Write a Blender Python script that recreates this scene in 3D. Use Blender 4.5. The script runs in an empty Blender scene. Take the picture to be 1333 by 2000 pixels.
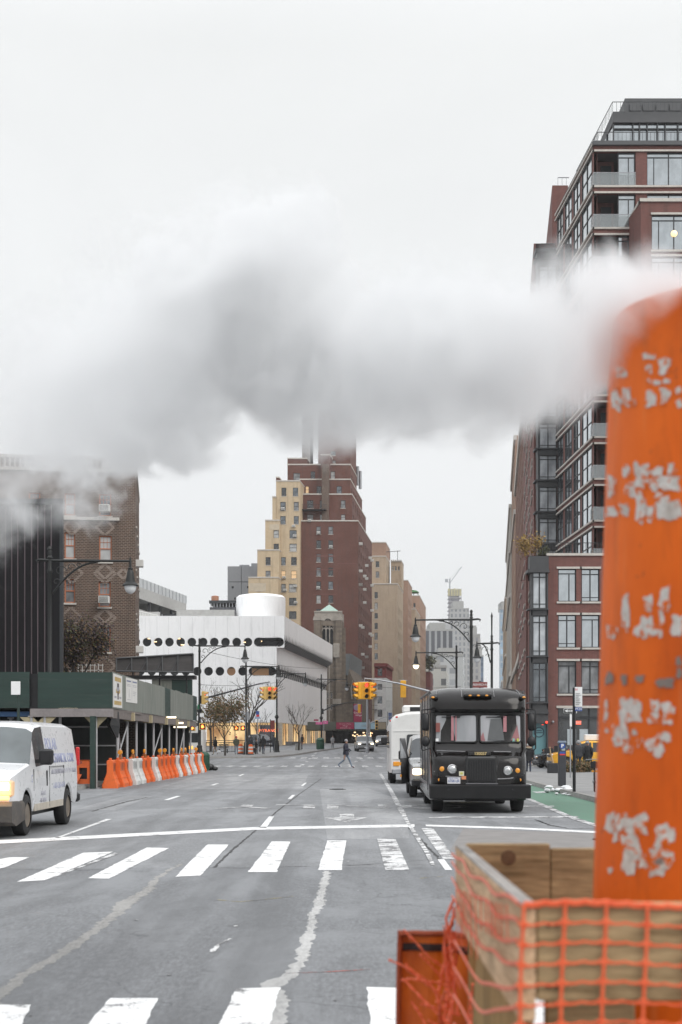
import bpy, math, random
from mathutils import Vector, Matrix
S = bpy.context.scene
COL = S.collection
R = math.radians
random.seed(7)

# ------------------------------------------------------------------ camera
CX, HY, CZ, F = 666.5, 1448.0, 1.72, 2777.8     # optical centre, horizon, eye height, focal length in photo pixels
cam = bpy.data.cameras.new("camera")
cam.sensor_fit = 'VERTICAL'; cam.sensor_height = 36; cam.sensor_width = 24; cam.lens = 50
cam.shift_y = (HY - 1000) / 2000
cam.clip_start = .1; cam.clip_end = 9000
cam.dof.use_dof = True; cam.dof.focus_distance = 48; cam.dof.aperture_fstop = 3.2
co = bpy.data.objects.new("camera", cam); COL.objects.link(co)
co.location = (0, 0, CZ); co.rotation_euler = (R(90), 0, 0)
S.camera = co
S.view_settings.view_transform = 'Standard'; S.view_settings.look = 'None'
S.view_settings.exposure = 0.22; S.view_settings.gamma = 1
S.view_settings.use_curve_mapping = False
S.render.resolution_x, S.render.resolution_y = 682, 1024
cy = S.cycles
cy.use_denoising = True
cy.max_bounces = 12; cy.diffuse_bounces = 3; cy.glossy_bounces = 3; cy.transmission_bounces = 4
cy.volume_bounces = 7; cy.transparent_max_bounces = 10
cy.volume_max_steps = 256
cy.caustics_reflective = False; cy.caustics_refractive = False
cy.sample_clamp_indirect = 6

# ------------------------------------------------------------------ sky + sun (overcast)
SUN_EL, SUN_AZ = 42, 138
w = bpy.data.worlds.new("World"); S.world = w; w.use_nodes = True
nt = w.node_tree; nt.nodes.clear()
def N(t, **k):
    n = nt.nodes.new(t)
    for a, b in k.items(): setattr(n, a, b)
    return n
L = nt.links.new
sky = N('ShaderNodeTexSky', sky_type='NISHITA', sun_disc=False)
sky.sun_elevation = R(SUN_EL); sky.sun_rotation = R(SUN_AZ); sky.air_density = 1; sky.dust_density = 4
bg1 = N('ShaderNodeBackground'); bg1.inputs[1].default_value = .08
L(sky.outputs[0], bg1.inputs[0])
tc = N('ShaderNodeTexCoord'); sep = N('ShaderNodeSeparateXYZ'); L(tc.outputs['Generated'], sep.inputs[0])
rp = N('ShaderNodeValToRGB'); L(sep.outputs[2], rp.inputs[0])
e = rp.color_ramp.elements
e[0].position = 0.0; e[0].color = (.775, .785, .79, 1)
e[1].position = 1.0; e[1].color = (1.8, 1.83, 1.87, 1)
for p, c in ((.2, (.805, .815, .82)), (.44, (.815, .825, .82)), (.62, (1.2, 1.22, 1.24))):
    q = e.new(p); q.color = (*c, 1)
mp = N('ShaderNodeMapping'); mp.inputs['Scale'].default_value = (1.6, 1.6, 4.5); L(tc.outputs['Generated'], mp.inputs[0])
nz = N('ShaderNodeTexNoise'); nz.inputs['Scale'].default_value = 1.7; nz.inputs['Detail'].default_value = 5
nz.inputs['Distortion'].default_value = .6; L(mp.outputs[0], nz.inputs[0])
mr = N('ShaderNodeMapRange'); mr.inputs[1].default_value = .3; mr.inputs[2].default_value = .7
mr.inputs[3].default_value = .955; mr.inputs[4].default_value = 1.035; L(nz.outputs[0], mr.inputs[0])
mx = N('ShaderNodeMix', data_type='RGBA', blend_type='MULTIPLY'); mx.inputs[0].default_value = 1
L(rp.outputs[0], mx.inputs[6]); L(mr.outputs[0], mx.inputs[7])
bg2 = N('ShaderNodeBackground'); bg2.inputs[1].default_value = 1.0; L(mx.outputs[2], bg2.inputs[0])
ms = N('ShaderNodeMixShader'); ms.inputs[0].default_value = .94      # almost closed cloud cover over the clear sky
L(bg1.outputs[0], ms.inputs[1]); L(bg2.outputs[0], ms.inputs[2])
ow = N('ShaderNodeOutputWorld'); L(ms.outputs[0], ow.inputs[0])
sl = bpy.data.lights.new("sun", 'SUN'); sl.energy = 1.35; sl.angle = R(40); sl.color = (1, .96, .9)
so = bpy.data.objects.new("sun", sl); COL.objects.link(so)
_d = Vector((math.sin(R(SUN_AZ)) * math.cos(R(SUN_EL)), math.cos(R(SUN_AZ)) * math.cos(R(SUN_EL)), math.sin(R(SUN_EL))))
so.rotation_euler = _d.to_track_quat('Z', 'Y').to_euler(); so.location = _d * 200

# ------------------------------------------------------------------ helpers
def gz(y):
    "ground height: flat, then a gentle rise of the avenue"
    if y < 85: return 0.
    if y < 160: return .000116 * (y - 85) ** 2
    z = .6525; t = min(y - 160, 100)
    return z + .0174 * t - .000087 * t * t
def X(px, D): return (px - CX) * D / F
def Z(py, D): return CZ + (HY - py) * D / F
def P(px, py, D): return Vector((X(px, D), D, Z(py, D)))
def G(px, py):
    D = CZ * F / max(py - HY, 4)
    for _ in range(30):
        D = (CZ - gz(D)) * F / max(py - HY, 4)
    return Vector((X(px, D), D, gz(D)))

def wloc(o):
    v = Vector()
    while o is not None: v += o.location; o = o.parent
    return v

class MB:
    def __init__(s, M=None): s.v = []; s.f = []; s.m = []; s.M = M; s.mi = 0
    def add(s, vs, fs):
        b = len(s.v)
        if s.M is not None: vs = [s.M @ Vector(v) for v in vs]
        s.v += [tuple(v) for v in vs]
        for f in fs: s.f.append(tuple(i + b for i in f)); s.m.append(s.mi)
        return s
    def poly(s, pts): return s.add(pts, [tuple(range(len(pts)))])
    def quad(s, a, b, c, d): return s.add([a, b, c, d], [(0, 1, 2, 3)])
    def box(s, x0, x1, y0, y1, z0, z1):
        return s.add([(x0,y0,z0),(x1,y0,z0),(x1,y1,z0),(x0,y1,z0),(x0,y0,z1),(x1,y0,z1),(x1,y1,z1),(x0,y1,z1)],
                     [(0,3,2,1),(4,5,6,7),(0,1,5,4),(1,2,6,5),(2,3,7,6),(3,0,4,7)])
    def cbox(s, x0, x1, y0, y1, z0, z1, c=.01):
        "box with chamfered vertical and horizontal edges"
        rings = []
        for z, k in ((z0, c), (z0 + c, 0), (z1 - c, 0), (z1, c)):
            a, b, d, e_ = x0 + k, x1 - k, y0 + k, y1 - k
            rings.append([(a+c,d,z),(b-c,d,z),(b,d+c,z),(b,e_-c,z),(b-c,e_,z),(a+c,e_,z),(a,e_-c,z),(a,d+c,z)])
        return s.loft(rings, caps=True)
    def loft(s, rings, closed=True, caps=False):
        n = len(rings[0]); vs = [p for r in rings for p in r]; fs = []
        for i in range(len(rings) - 1):
            for j in range(n if closed else n - 1):
                k = (j + 1) % n
                fs.append((i*n+j, i*n+k, (i+1)*n+k, (i+1)*n+j))
        if caps:
            fs.append(tuple(range(n - 1, -1, -1))); b = (len(rings) - 1) * n
            fs.append(tuple(b + i for i in range(n)))
        return s.add(vs, fs)
    def tube(s, pts, r, n=8, caps=True):
        pts = [Vector(p) for p in pts]
        rs = r if isinstance(r, (list, tuple)) else [r] * len(pts)
        rings = []; ref = None
        for i, p in enumerate(pts):
            t = (pts[min(i+1, len(pts)-1)] - pts[max(i-1, 0)])
            if t.length < 1e-9: t = Vector((0, 0, 1))
            t.normalize()
            if ref is None:
                ref = Vector((0, 0, 1)) if abs(t.z) < .9 else Vector((1, 0, 0))
            a = t.cross(ref)
            if a.length < 1e-6: a = t.cross(Vector((0, 1, 0.01)))
            a.normalize(); b = a.cross(t); ref = b
            rings.append([p + (a * math.cos(2*math.pi*k/n) + b * math.sin(2*math.pi*k/n)) * rs[i] for k in range(n)])
        return s.loft(rings, True, caps)
    def lathe(s, prof, c=(0,0,0), n=16, axis='z', caps=True):
        rings = []
        for r, h in prof:
            ring = []
            for k in range(n):
                a = 2*math.pi*k/n; x, y = r*math.cos(a), r*math.sin(a)
                q = (x, y, h) if axis == 'z' else ((h, x, y) if axis == 'x' else (x, h, y))
                ring.append((q[0]+c[0], q[1]+c[1], q[2]+c[2]))
            rings.append(ring)
        return s.loft(rings, True, caps)
    def extrude(s, pts, vec):
        n = len(pts); vec = Vector(vec); a = [Vector(p) for p in pts]; b = [p + vec for p in a]
        fs = [tuple(range(n)), tuple(range(2*n-1, n-1, -1))]
        for i in range(n): fs.append((i, (i+1) % n, n + (i+1) % n, n + i))
        return s.add(a + b, fs)
    def ball(s, c, rx, ry=None, rz=None, nu=12, nv=8):
        ry = ry or rx; rz = rz or rx
        prof = [(math.sin(math.pi*i/nv), -math.cos(math.pi*i/nv)) for i in range(nv+1)]
        prof[0] = (.02, -1); prof[-1] = (.02, 1)
        rings = [[(c[0]+rx*r*math.cos(2*math.pi*k/nu), c[1]+ry*r*math.sin(2*math.pi*k/nu), c[2]+rz*h) for k in range(nu)] for r, h in prof]
        return s.loft(rings, True, True)
    def build(s, name, mat=None, parent=None, smooth=None, fix=True, world=True):
        me = bpy.data.meshes.new(name)
        off = wloc(parent) if (parent is not None and world) else Vector()
        me.from_pydata([(v[0]-off.x, v[1]-off.y, v[2]-off.z) for v in s.v], [], s.f)
        mats = mat if isinstance(mat, (list, tuple)) else [mat]
        for m in mats:
            if m is not None: me.materials.append(m)
        if len(mats) > 1:
            me.polygons.foreach_set('material_index', s.m)
        if fix: fix_normals(me)
        if smooth is not None:
            me.polygons.foreach_set('use_smooth', [True]*len(me.polygons)); me.set_sharp_from_angle(angle=R(smooth))
        me.update()
        o = bpy.data.objects.new(name, me); COL.objects.link(o)
        if parent is not None: o.parent = parent
        return o
import bmesh
def fix_normals(me):
    bm = bmesh.new(); bm.from_mesh(me); bmesh.ops.recalc_face_normals(bm, faces=bm.faces[:]); bm.to_mesh(me); bm.free()

def tag(o, label=None, cat=None, group=None, kind=None):
    if label: o['label'] = label
    if cat: o['category'] = cat
    if group: o['group'] = group
    if kind: o['kind'] = kind
    return o
def thing(name, label, cat, loc=(0,0,0), group=None):
    o = bpy.data.objects.new(name, None); COL.objects.link(o); o.location = loc; o.empty_display_size = .3
    return tag(o, label, cat, group)
def copy_tree(o, parent=None):
    c = o.copy(); COL.objects.link(c)
    if parent is not None: c.parent = parent
    for ch in list(o.children): copy_tree(ch, c)
    return c
def place(o, loc, rz=0, sc=None):
    o.location = loc; o.rotation_euler = (0, 0, rz)
    if sc: o.scale = (sc, sc, sc)
    return o

# ------------------------------------------------------------------ materials
MATS = {}
class NT:
    def __init__(s, name):
        s.m = bpy.data.materials.new(name); s.m.use_nodes = True; s.t = s.m.node_tree; s.t.nodes.clear()
        s.out = s.n('ShaderNodeOutputMaterial')
    def n(s, t, **k):
        n = s.t.nodes.new(t)
        for a, b in k.items():
            if isinstance(a, str) and a.startswith('i_'): n.inputs[int(a[2:])].default_value = b
            else: setattr(n, a, b)
        return n
    def l(s, a, b): s.t.links.new(a, b)
    def obj(s): return s.n('ShaderNodeTexCoord').outputs['Object']
    def noise(s, vec, scale, detail=4, rough=.55, dist=0):
        n = s.n('ShaderNodeTexNoise'); n.inputs['Scale'].default_value = scale; n.inputs['Detail'].default_value = detail
        n.inputs['Roughness'].default_value = rough; n.inputs['Distortion'].default_value = dist
        s.l(vec, n.inputs['Vector']); return n.outputs['Fac']
    def map(s, vec, scale=(1,1,1), loc=(0,0,0), rot=(0,0,0)):
        n = s.n('ShaderNodeMapping'); n.inputs['Scale'].default_value = scale; n.inputs['Location'].default_value = loc
        n.inputs['Rotation'].default_value = rot; s.l(vec, n.inputs[0]); return n.outputs[0]
    def rng(s, v, a, b, c=0, d=1, smooth=False):
        n = s.n('ShaderNodeMapRange'); n.interpolation_type = 'SMOOTHSTEP' if smooth else 'LINEAR'
        for i, x in enumerate((a, b, c, d)): n.inputs[i+1].default_value = x
        s.l(v, n.inputs[0]); return n.outputs[0]
    def math(s, op, a, b=0, c=0):
        n = s.n('ShaderNodeMath', operation=op)
        for i, x in enumerate((a, b, c)):
            if hasattr(x, 'is_linked'): s.l(x, n.inputs[i])
            else: n.inputs[i].default_value = x
        return n.outputs[0]
    def mix(s, f, a, b, mode='MIX'):
        n = s.n('ShaderNodeMix', data_type='RGBA', blend_type=mode)
        for x, i in ((f, 0), (a, 6), (b, 7)):
            if hasattr(x, 'is_linked'): s.l(x, n.inputs[i])
            else: n.inputs[i].default_value = x if i == 0 else (*x, 1)[:4]
        return n.outputs[2]
    def bump(s, h, strength=.3, dist=.02):
        n = s.n('ShaderNodeBump'); n.inputs['Strength'].default_value = strength; n.inputs['Distance'].default_value = dist
        s.l(h, n.inputs['Height']); return n.outputs[0]
    def pbr(s, col, rough=.6, metal=0, spec=.5, normal=None, emit=None, estr=0, alpha=None, coat=0, trans=0):
        b = s.n('ShaderNodeBsdfPrincipled')
        def put(k, x):
            if hasattr(x, 'is_linked'): s.l(x, b.inputs[k])
            elif isinstance(x, (tuple, list)): b.inputs[k].default_value = (*x, 1)[:4]
            else: b.inputs[k].default_value = x
        put('Base Color', col); put('Roughness', rough); put('Metallic', metal); put('Specular IOR Level', spec)
        if normal is not None: s.l(normal, b.inputs['Normal'])
        if emit is not None: put('Emission Color', emit); put('Emission Strength', estr)
        if coat: put('Coat Weight', coat); put('Coat Roughness', .05)
        if trans: put('Transmission Weight', trans)
        s.l(b.outputs[0], s.out.inputs[0]); return s.m

def pm(name, col, rough=.6, metal=0, var=.18, scale=3, bump=.0, bscale=None, spec=.5, dirt=None, coat=0, stretch=(1,1,1)):
    "plain painted / plastered / metal surface with uneven tone, wear and a little relief"
    if name in MATS: return MATS[name]
    t = NT(name); v = t.map(t.obj(), stretch)
    f = t.noise(v, scale, 6, .6); f2 = t.noise(v, scale * 7.3, 3, .6)
    k = t.math('ADD', t.math('MULTIPLY', f, .65), t.math('MULTIPLY', f2, .35))
    k = t.rng(k, .3, .7)
    lo = tuple(c * (1 - var) for c in col); hi = tuple(min(1, c * (1 + var)) for c in col)
    c = t.mix(k, lo, hi)
    if dirt:
        c = t.mix(t.rng(t.noise(v, scale * 1.7, 8, .65, .4), .52, .72, 0, dirt[1]), c, dirt[0])
    rr = t.rng(f2, .3, .7, max(0.02, rough - .08), min(1, rough + .08))
    nb = t.bump(t.noise(v, bscale or scale * 12, 4), bump, .01) if bump else None
    MATS[name] = t.pbr(c, rr, metal, spec, nb, coat=coat); return MATS[name]

def brick(name, c1, c2, mortar, bw=.21, bh=.07, ms=.012, patch=.35, dirt=(.05,.045,.04)):
    if name in MATS: return MATS[name]
    t = NT(name); o = t.obj()
    sp = t.n('ShaderNodeSeparateXYZ'); t.l(o, sp.inputs[0])
    u = t.math('ADD', sp.outputs[0], sp.outputs[1]); cb = t.n('ShaderNodeCombineXYZ'); t.l(u, cb.inputs[0]); t.l(sp.outputs[2], cb.inputs[1])
    b = t.n('ShaderNodeTexBrick'); t.l(cb.outputs[0], b.inputs['Vector'])
    b.inputs['Color1'].default_value = (*c1, 1); b.inputs['Color2'].default_value = (*c2, 1); b.inputs['Mortar'].default_value = (*mortar, 1)
    b.inputs['Scale'].default_value = 1; b.inputs['Brick Width'].default_value = bw; b.inputs['Row Height'].default_value = bh
    b.inputs['Mortar Size'].default_value = ms; b.inputs['Mortar Smooth'].default_value = .3; b.inputs['Bias'].default_value = -.1
    f = t.rng(t.noise(o, .35, 6, .6), .35, .68)
    c = t.mix(t.math('MULTIPLY', f, patch), b.outputs[0], tuple(x * .55 for x in c1))
    st = t.rng(t.noise(t.map(o, (1.3, 1.3, .12)), 1.4, 5), .5, .75, 0, .45)
    c = t.mix(st, c, dirt)
    MATS[name] = t.pbr(c, .85, 0, .3, t.bump(b.outputs['Fac'], -.4, .01)); return MATS[name]

def glass(name, col, rough=.06, metal=0., spec=.6, var=.5, wob=.02):
    "window pane seen from outside: dark room behind a reflecting sheet"
    if name in MATS: return MATS[name]
    t = NT(name); o = t.obj()
    f = t.rng(t.noise(t.map(o, (1, 1, .6)), 1.3, 3), .35, .65)
    c = t.mix(f, tuple(x * (1 - var) for x in col), tuple(min(1, x * (1 + var)) for x in col))
    MATS[name] = t.pbr(c, rough, metal, spec, t.bump(t.noise(o, .9, 2), wob, .2)); return MATS[name]

def glow(name, col, strength, base=None):
    if name in MATS: return MATS[name]
    t = NT(name); o = t.obj()
    f = t.rng(t.noise(o, 1.1, 3), .3, .7, .75, 1.15)
    MATS[name] = t.pbr(base or col, .4, 0, .4, None, t.mix(1.0, tuple(col), f, 'MULTIPLY') if False else col, strength); return MATS[name]

def text(s, size, loc, rot, mat, name, parent, ext=.003, sx=1., align='CENTER', bold=0):
    cu = bpy.data.curves.new(name, 'FONT'); cu.body = s; cu.size = size; cu.extrude = ext; cu.align_x = align; cu.align_y = 'CENTER'
    cu.resolution_u = 3; cu.offset = bold
    o = bpy.data.objects.new(name, cu); COL.objects.link(o)
    me = bpy.data.meshes.new_from_object(o.evaluated_get(bpy.context.evaluated_depsgraph_get()))
    bpy.data.objects.remove(o); me.materials.clear(); me.materials.append(mat)
    o = bpy.data.objects.new(name, me); COL.objects.link(o)
    if parent is not None: o.parent = parent; loc = Vector(loc) - wloc(parent)
    o.location = loc; o.rotation_euler = rot; o.scale = (sx, 1, 1)
    return o
UP = (R(90), 0, 0)     # lettering upright, facing the camera

# common materials
M = dict(
 black=pm('black_metal', (.018,.018,.02), .45, .3, .3, 6, .1),
 iron=pm('dark_green_black_iron', (.008,.0095,.0095), .55, .0, .3, 8, .15),
 frame=pm('charcoal_window_frame', (.035,.038,.042), .45, .3, .2, 4),
 rubber=pm('tyre_rubber', (.02,.02,.021), .85, 0, .3, 12, .3),
 steel=pm('galvanised_steel', (.33,.34,.36), .5, .6, .25, 5, .1),
 chrome=pm('chrome', (.7,.7,.7), .12, 1, .05, 5),
 rim=pm('dull_steel_wheel', (.22,.215,.21), .5, .6, .3, 9, .1),
 white=pm('white_paint', (.72,.73,.73), .45, 0, .06, 2, .0),
 wframe=pm('white_window_frame', (.6,.6,.58), .5, 0, .1, 3),
 yellow=pm('signal_yellow_paint', (.72,.36,.02), .45, 0, .15, 4),
 paleyellow=pm('faded_signal_yellow', (.62,.42,.14), .55, 0, .15, 4),
 orange=pm('barrier_orange_plastic', (.72,.13,.02), .5, 0, .15, 5, .1, dirt=((.2,.09,.05), .35)),
 barwhite=pm('barrier_white_plastic', (.62,.63,.62), .5, 0, .12, 5, .1, dirt=((.3,.28,.25), .4)),
 signwhite=pm('sign_white', (.75,.76,.77), .5, 0, .05, 4),
 limestone=pm('limestone_trim', (.52,.49,.45), .8, 0, .15, 3, .1, dirt=((.2,.18,.16), .4)),
 concrete=pm('concrete', (.34,.34,.33), .85, 0, .18, 2.2, .2, dirt=((.16,.15,.14), .4)),
 glass_dark=glass('dark_window_glass', (.03,.034,.038), .06, 0, .9),
 glass_sky=glass('coated_window_glass', (.46,.495,.52), .05, .92, .7, .09, .015),
 glass_blue=glass('grey_window_glass', (.16,.175,.19), .07, .75, .7, .35),
 glass_pale=glass('pale_bay_glass', (.46,.49,.52), .1, .3, .7, .25, .03),  # brightness put into the pane colour instead of left to reflection
 blind=glass('window_with_drawn_blind', (.42,.43,.43), .25, 0, .7, .15),
 curtain=glass('window_with_grey_curtain', (.2,.21,.22), .2, 0, .8, .4),
 lit=glow('lamp_lit_window', (1., .68, .38), .5, (.3,.2,.1)),
 carglass=glass('car_glass', (.05,.055,.06), .05, .35, .8, .2),
 amber=pm('amber_lens', (.75,.3,.02), .25, 0, .1, 9, coat=.5),
 amber_lit=glow('glowing_amber_plate', (1,.42,.05), 1.6, (.8,.35,.05)),
 head_lit=glow('lit_headlamp', (1,.78,.46), 5, (.9,.8,.6)),
 red_lit=glow('lit_red_lamp', (1,.07,.04), 1.5, (.6,.03,.02)),
 red_lens=pm('red_lens', (.5,.02,.02), .25, 0, .1, 9),
 globe=pm('frosted_lamp_globe', (.7,.72,.74), .2, 0, .05, 5),
)
# ------------------------------------------------------------------ ground, road, pavements, markings
def asphalt(name, base, tint=(0,0,0), crack=.5):
    t = NT(name); o = t.obj()
    fine = t.noise(t.map(o, (1, .22, 1)), 30, 4, .75); mid = t.noise(o, 9, 6, .65); big = t.noise(t.map(o, (1, .3, 1)), .6, 7, .66, .8)
    c = t.mix(t.rng(fine, .36, .64), tuple(b * .7 for b in base), tuple(b * 1.36 for b in base))
    c = t.mix(t.math('MULTIPLY', t.rng(mid, .4, .75), .35), c, tuple(b * .6 for b in base))
    c = t.mix(t.math('MULTIPLY', t.rng(big, .46, .62), .7), c, tuple(b * 1.4 + .012 for b in base))
    lane = t.noise(t.map(o, (1.1, .035, 1)), 1.0, 4, .55)
    c = t.mix(t.rng(lane, .48, .68, 0, .55), c, tuple(b * .5 for b in base))
    st = t.noise(t.map(o, (.9, .22, 1)), 1.9, 7, .7, .6); c = t.mix(t.rng(st, .52, .70, 0, .5), c, tuple(b * .58 for b in base)); c = t.mix(t.rng(st, .30, .44, .4, 0), c, tuple(b * 1.45 for b in base))
    vo = t.n('ShaderNodeTexVoronoi', feature='DISTANCE_TO_EDGE'); vo.inputs['Scale'].default_value = .3
    wv = t.n('ShaderNodeVectorMath', operation='ADD'); nn = t.n('ShaderNodeTexNoise'); nn.inputs['Scale'].default_value = 1.2; nn.inputs['Detail'].default_value = 6
    t.l(o, nn.inputs['Vector']); sc = t.n('ShaderNodeVectorMath', operation='SCALE'); sc.inputs['Scale'].default_value = 1.6
    t.l(nn.outputs['Color'], sc.inputs[0]); t.l(o, wv.inputs[0]); t.l(sc.outputs[0], wv.inputs[1]); t.l(wv.outputs[0], vo.inputs['Vector'])
    ck = t.math('MULTIPLY', t.rng(vo.outputs['Distance'], .0, .007, 1, 0), t.rng(t.noise(o, .2, 2), .44, .54))
    c = t.mix(t.math('MULTIPLY', ck, crack), c, tuple(b * .25 for b in base))
    spots = t.rng(t.noise(o, 2.3, 2), .70, .74)
    c = t.mix(t.math('MULTIPLY', spots, .4), c, tuple(b * .5 for b in base))
    h = t.math('ADD', t.math('MULTIPLY', fine, .5), t.math('MULTIPLY', mid, .6))
    return t.pbr(c, t.rng(fine, .3, .7, .62, .85), 0, .35, t.bump(h, .45, .012))
A_ROAD = asphalt('worn_grey_asphalt', (.185, .191, .2))
A_OLD = asphalt('older_pale_asphalt', (.235, .24, .248), crack=.8)
A_NEW = asphalt('newer_dark_asphalt', (.155, .161, .17))
A_SEAL = asphalt('pale_trench_repair', (.36, .36, .358), crack=.2)
A_FAINT = asphalt('faded_trench_repair', (.235, .232, .226), crack=.2)
def marking(name, col, wear, under=(.15,.15,.155)):
    t = NT(name); o = t.obj()
    n1 = t.noise(o, 3.1, 8, .68, .3); n2 = t.noise(o, 38, 4, .7)
    k = t.math('ADD', t.math('MULTIPLY', n1, .68), t.math('MULTIPLY', n2, .32))
    f = t.rng(k, wear - .025, wear + .025)
    c = t.mix(t.rng(n2, .3, .7), tuple(x * .86 for x in col), col)
    c = t.mix(t.rng(t.noise(t.map(o, (1, .2, 1)), 1.2, 5), .45, .75, 0, .4), c, tuple(x * .6 for x in col))
    return t.pbr(t.mix(f, c, under), .7, 0, .35, t.bump(n2, .3, .006))
PAINT = marking('white_road_paint', (.74,.745,.75), .575)
PAINT_W = marking('worn_white_road_paint', (.68,.685,.69), .50)
PAINT_Y = marking('half_gone_road_paint', (.6,.605,.61), .49, (.2,.2,.205))
GREEN = marking('green_bike_lane_paint', (.105,.205,.148), .58, (.12,.15,.135))

def strip_mesh(mb, xs, ys, z):
    base = len(mb.v)
    mb.add([(x, y, gz(y) + z) for y in ys for x in xs],
           [(j*len(xs)+i, j*len(xs)+i+1, (j+1)*len(xs)+i+1, (j+1)*len(xs)+i) for j in range(len(ys)-1) for i in range(len(xs)-1)])
YS = [-60, -20, 0, 40, 85] + [85 + 7.5*i for i in range(1, 24)] + [280, 400, 800, 1600, 4000]
g = MB(); strip_mesh(g, [-3000, -300, -60, 0, 60, 300, 3000], YS, -.004)
tag(g.build('ground', pm('city_ground', (.16,.16,.16), .9, 0, .3, .2)), kind='structure')
g = MB(); strip_mesh(g, [-60, -20, 0, 20, 60], YS[1:-2], 0)
tag(g.build('road', A_ROAD), kind='structure')

LAY = [0]
def sheet(name, polys, mat, layer, px=True):
    mb = MB()
    for poly in polys:
        pts = [G(*p) if px else Vector((p[0], p[1], gz(p[1]))) for p in poly]
        mb.poly([(p.x, p.y, p.z + .0015 * layer) for p in pts])
    o = mb.build(name, mat, fix=False); me = o.data
    for p in me.polygons:
        if p.normal.z < 0: p.flip()
    return tag(o, kind='structure')
def ragged(pts, amp, step=.12, seed=1):
    "break the outline of a ground polygon (metres) into an uneven edge"
    rnd = random.Random(seed); out = []; off = 0
    for i, a in enumerate(pts):
        a = Vector(a[:2]); b = Vector(pts[(i+1) % len(pts)][:2]); n = max(1, int((b-a).length / step))
        d = (b - a); nrm = Vector((-d.y, d.x)).normalized() if d.length > 0 else d
        for k in range(n):
            off = .55*off + rnd.uniform(-amp, amp)*.9; out.append(tuple(a + d * (k/n) + nrm * off))
    return out
def band(center, widths, amp, seed):
    "ragged strip along a centre line given in photo pixels"
    pts = [G(*p) for p in center]; l, r = [], []
    for i, p in enumerate(pts):
        t = (pts[min(i+1, len(pts)-1)] - pts[max(i-1, 0)]).normalized(); n = Vector((-t.y, t.x, 0))
        l.append(p + n * widths[i] / 2); r.append(p - n * widths[i] / 2)
    return ragged([tuple(p) for p in l + r[::-1]], amp, .045, seed)
# resurfaced areas
near = ragged([(-16, 19.2), (-4.5, 19.2), (-1.3, 19.4), (1.55, 19.4), (3.5, 20.4), (9, 20.4), (9, -8), (-16, -8)], .03, .4, 2)
sheet('resurfaced_asphalt', [near], A_NEW, 1, False)
sheet('asphalt_patch', [[(297,1542),(480,1541),(592,1540),(602,1514),(500,1512),(390,1513)]], A_OLD, 1)
sheet('asphalt_patch', [[(640,1640),(800,1637),(790,1565),(720,1540),(625,1541)]], A_OLD, 1)
sheet('asphalt_patch', [[(880,1660),(1240,1665),(1240,1630),(905,1619)]], pm('brownish_concrete_patch', (.2,.19,.185), .85, 0, .2, 2, .3), 1)
sheet('asphalt_patch', [[(150,1580),(250,1553),(300,1555),(225,1583)]], A_OLD, 1)
# pale jagged trench repairs
c1 = [(640,1701),(630,1740),(622,1775),(612,1790),(606,1825),(592,1850),(590,1875),(570,1902),(540,1918),(528,1930),(548,1955),(535,2010),(520,2100)]
sheet('trench_repair', [band(c1, [.09,.09,.10,.08,.09,.10,.08,.10,.15,.16,.12,.12,.12], .022, 4)], A_SEAL, 2, False)
c2 = [(352,1688),(310,1712),(290,1738),(245,1765),(215,1795),(165,1832),(110,1868),(50,1905),(0,1945),(-60,1990)]
sheet('trench_repair', [band(c2, [.05,.08,.12,.2,.1,.09,.09,.12,.12,.12], .03, 5)], A_FAINT, 2, False)
# dark joints between paving lanes
TAR = pm('tar_joint', (.03,.03,.031), .7, 0, .3, 9)
sheet('tar_joint', [band([(420,1694),(452,1662),(500,1622),(540,1586),(585,1551),(628,1521)], [.035,.04,.03,.04,.035,.035], .012, 6)], TAR, 2, False)
sheet('tar_joint', [band([(795,1612),(830,1648),(870,1690)], [.03,.05,.03], .015, 7)], TAR, 2, False)
sheet('tar_joint', [band([(395,1694),(470,1696),(560,1693),(700,1690),(845,1679)], [.02,.03,.03,.02,.02], .01, 8)], TAR, 2, False)
sheet('tar_joint', [band([(0,1697),(160,1700),(300,1694)], [.02,.04,.02], .01, 9)], TAR, 2, False)
sheet('tar_joint', [band([(180,1585),(240,1568),(290,1557)], [.05,.1,.04], .03, 10)], TAR, 2, False)
sheet('tar_joint', [band([(1045,1601),(1075,1612),(1110,1618),(1165,1619)], [.03,.05,.08,.05], .03, 11)], TAR, 3, False)
# white paint
bars = [[(-60,1690),(20,1675),(57,1675),(13,1694),(-60,1712)], [(33,1723),(88,1720),(222,1664),(163,1666)], [(172,1716),(213,1717),(331,1657),(287,1656)],
        [(343,1713),(392,1711),(448,1650),(405,1650)], [(485,1704),(540,1704),(568,1644),(531,1644)], [(621,1700),(667,1700),(677,1642),(640,1642)]]
def rag(b, s): return ragged([tuple(G(*p)) for p in b], .007, .07, s)
for i_, b in enumerate(bars): sheet('crosswalk_bar', [rag(b, 40+i_)], PAINT, 4, False)
sheet('crosswalk_bar', [[(753,1700),(800,1700),(773,1639),(737,1639)]], PAINT_W, 4)
sheet('crosswalk_bar', [[(90,1719),(112,1712),(232,1668),(224,1666)]], PAINT_W, 4)
for b in ([(-60,2100),(-60,1966),(0,1964),(61,1964),(0,2100)], [(70,2120),(216,1951),(310,1951),(230,2120)],
          [(365,2140),(461,1932),(547,1930),(495,2140)], [(735,2140),(717,1929),(785,1931),(790,2140)], [(1010,2140),(975,1931),(1062,1931),(1090,2140)]):
    sheet('crosswalk_bar', [rag(b, int(b[1][0])+90)], PAINT, 4, False)
sheet('stop_line', [[(-40,1643.5),(496,1616),(810,1610.5),(810,1615.5),(496,1621.5),(-40,1650.5)]], PAINT, 4)
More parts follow.
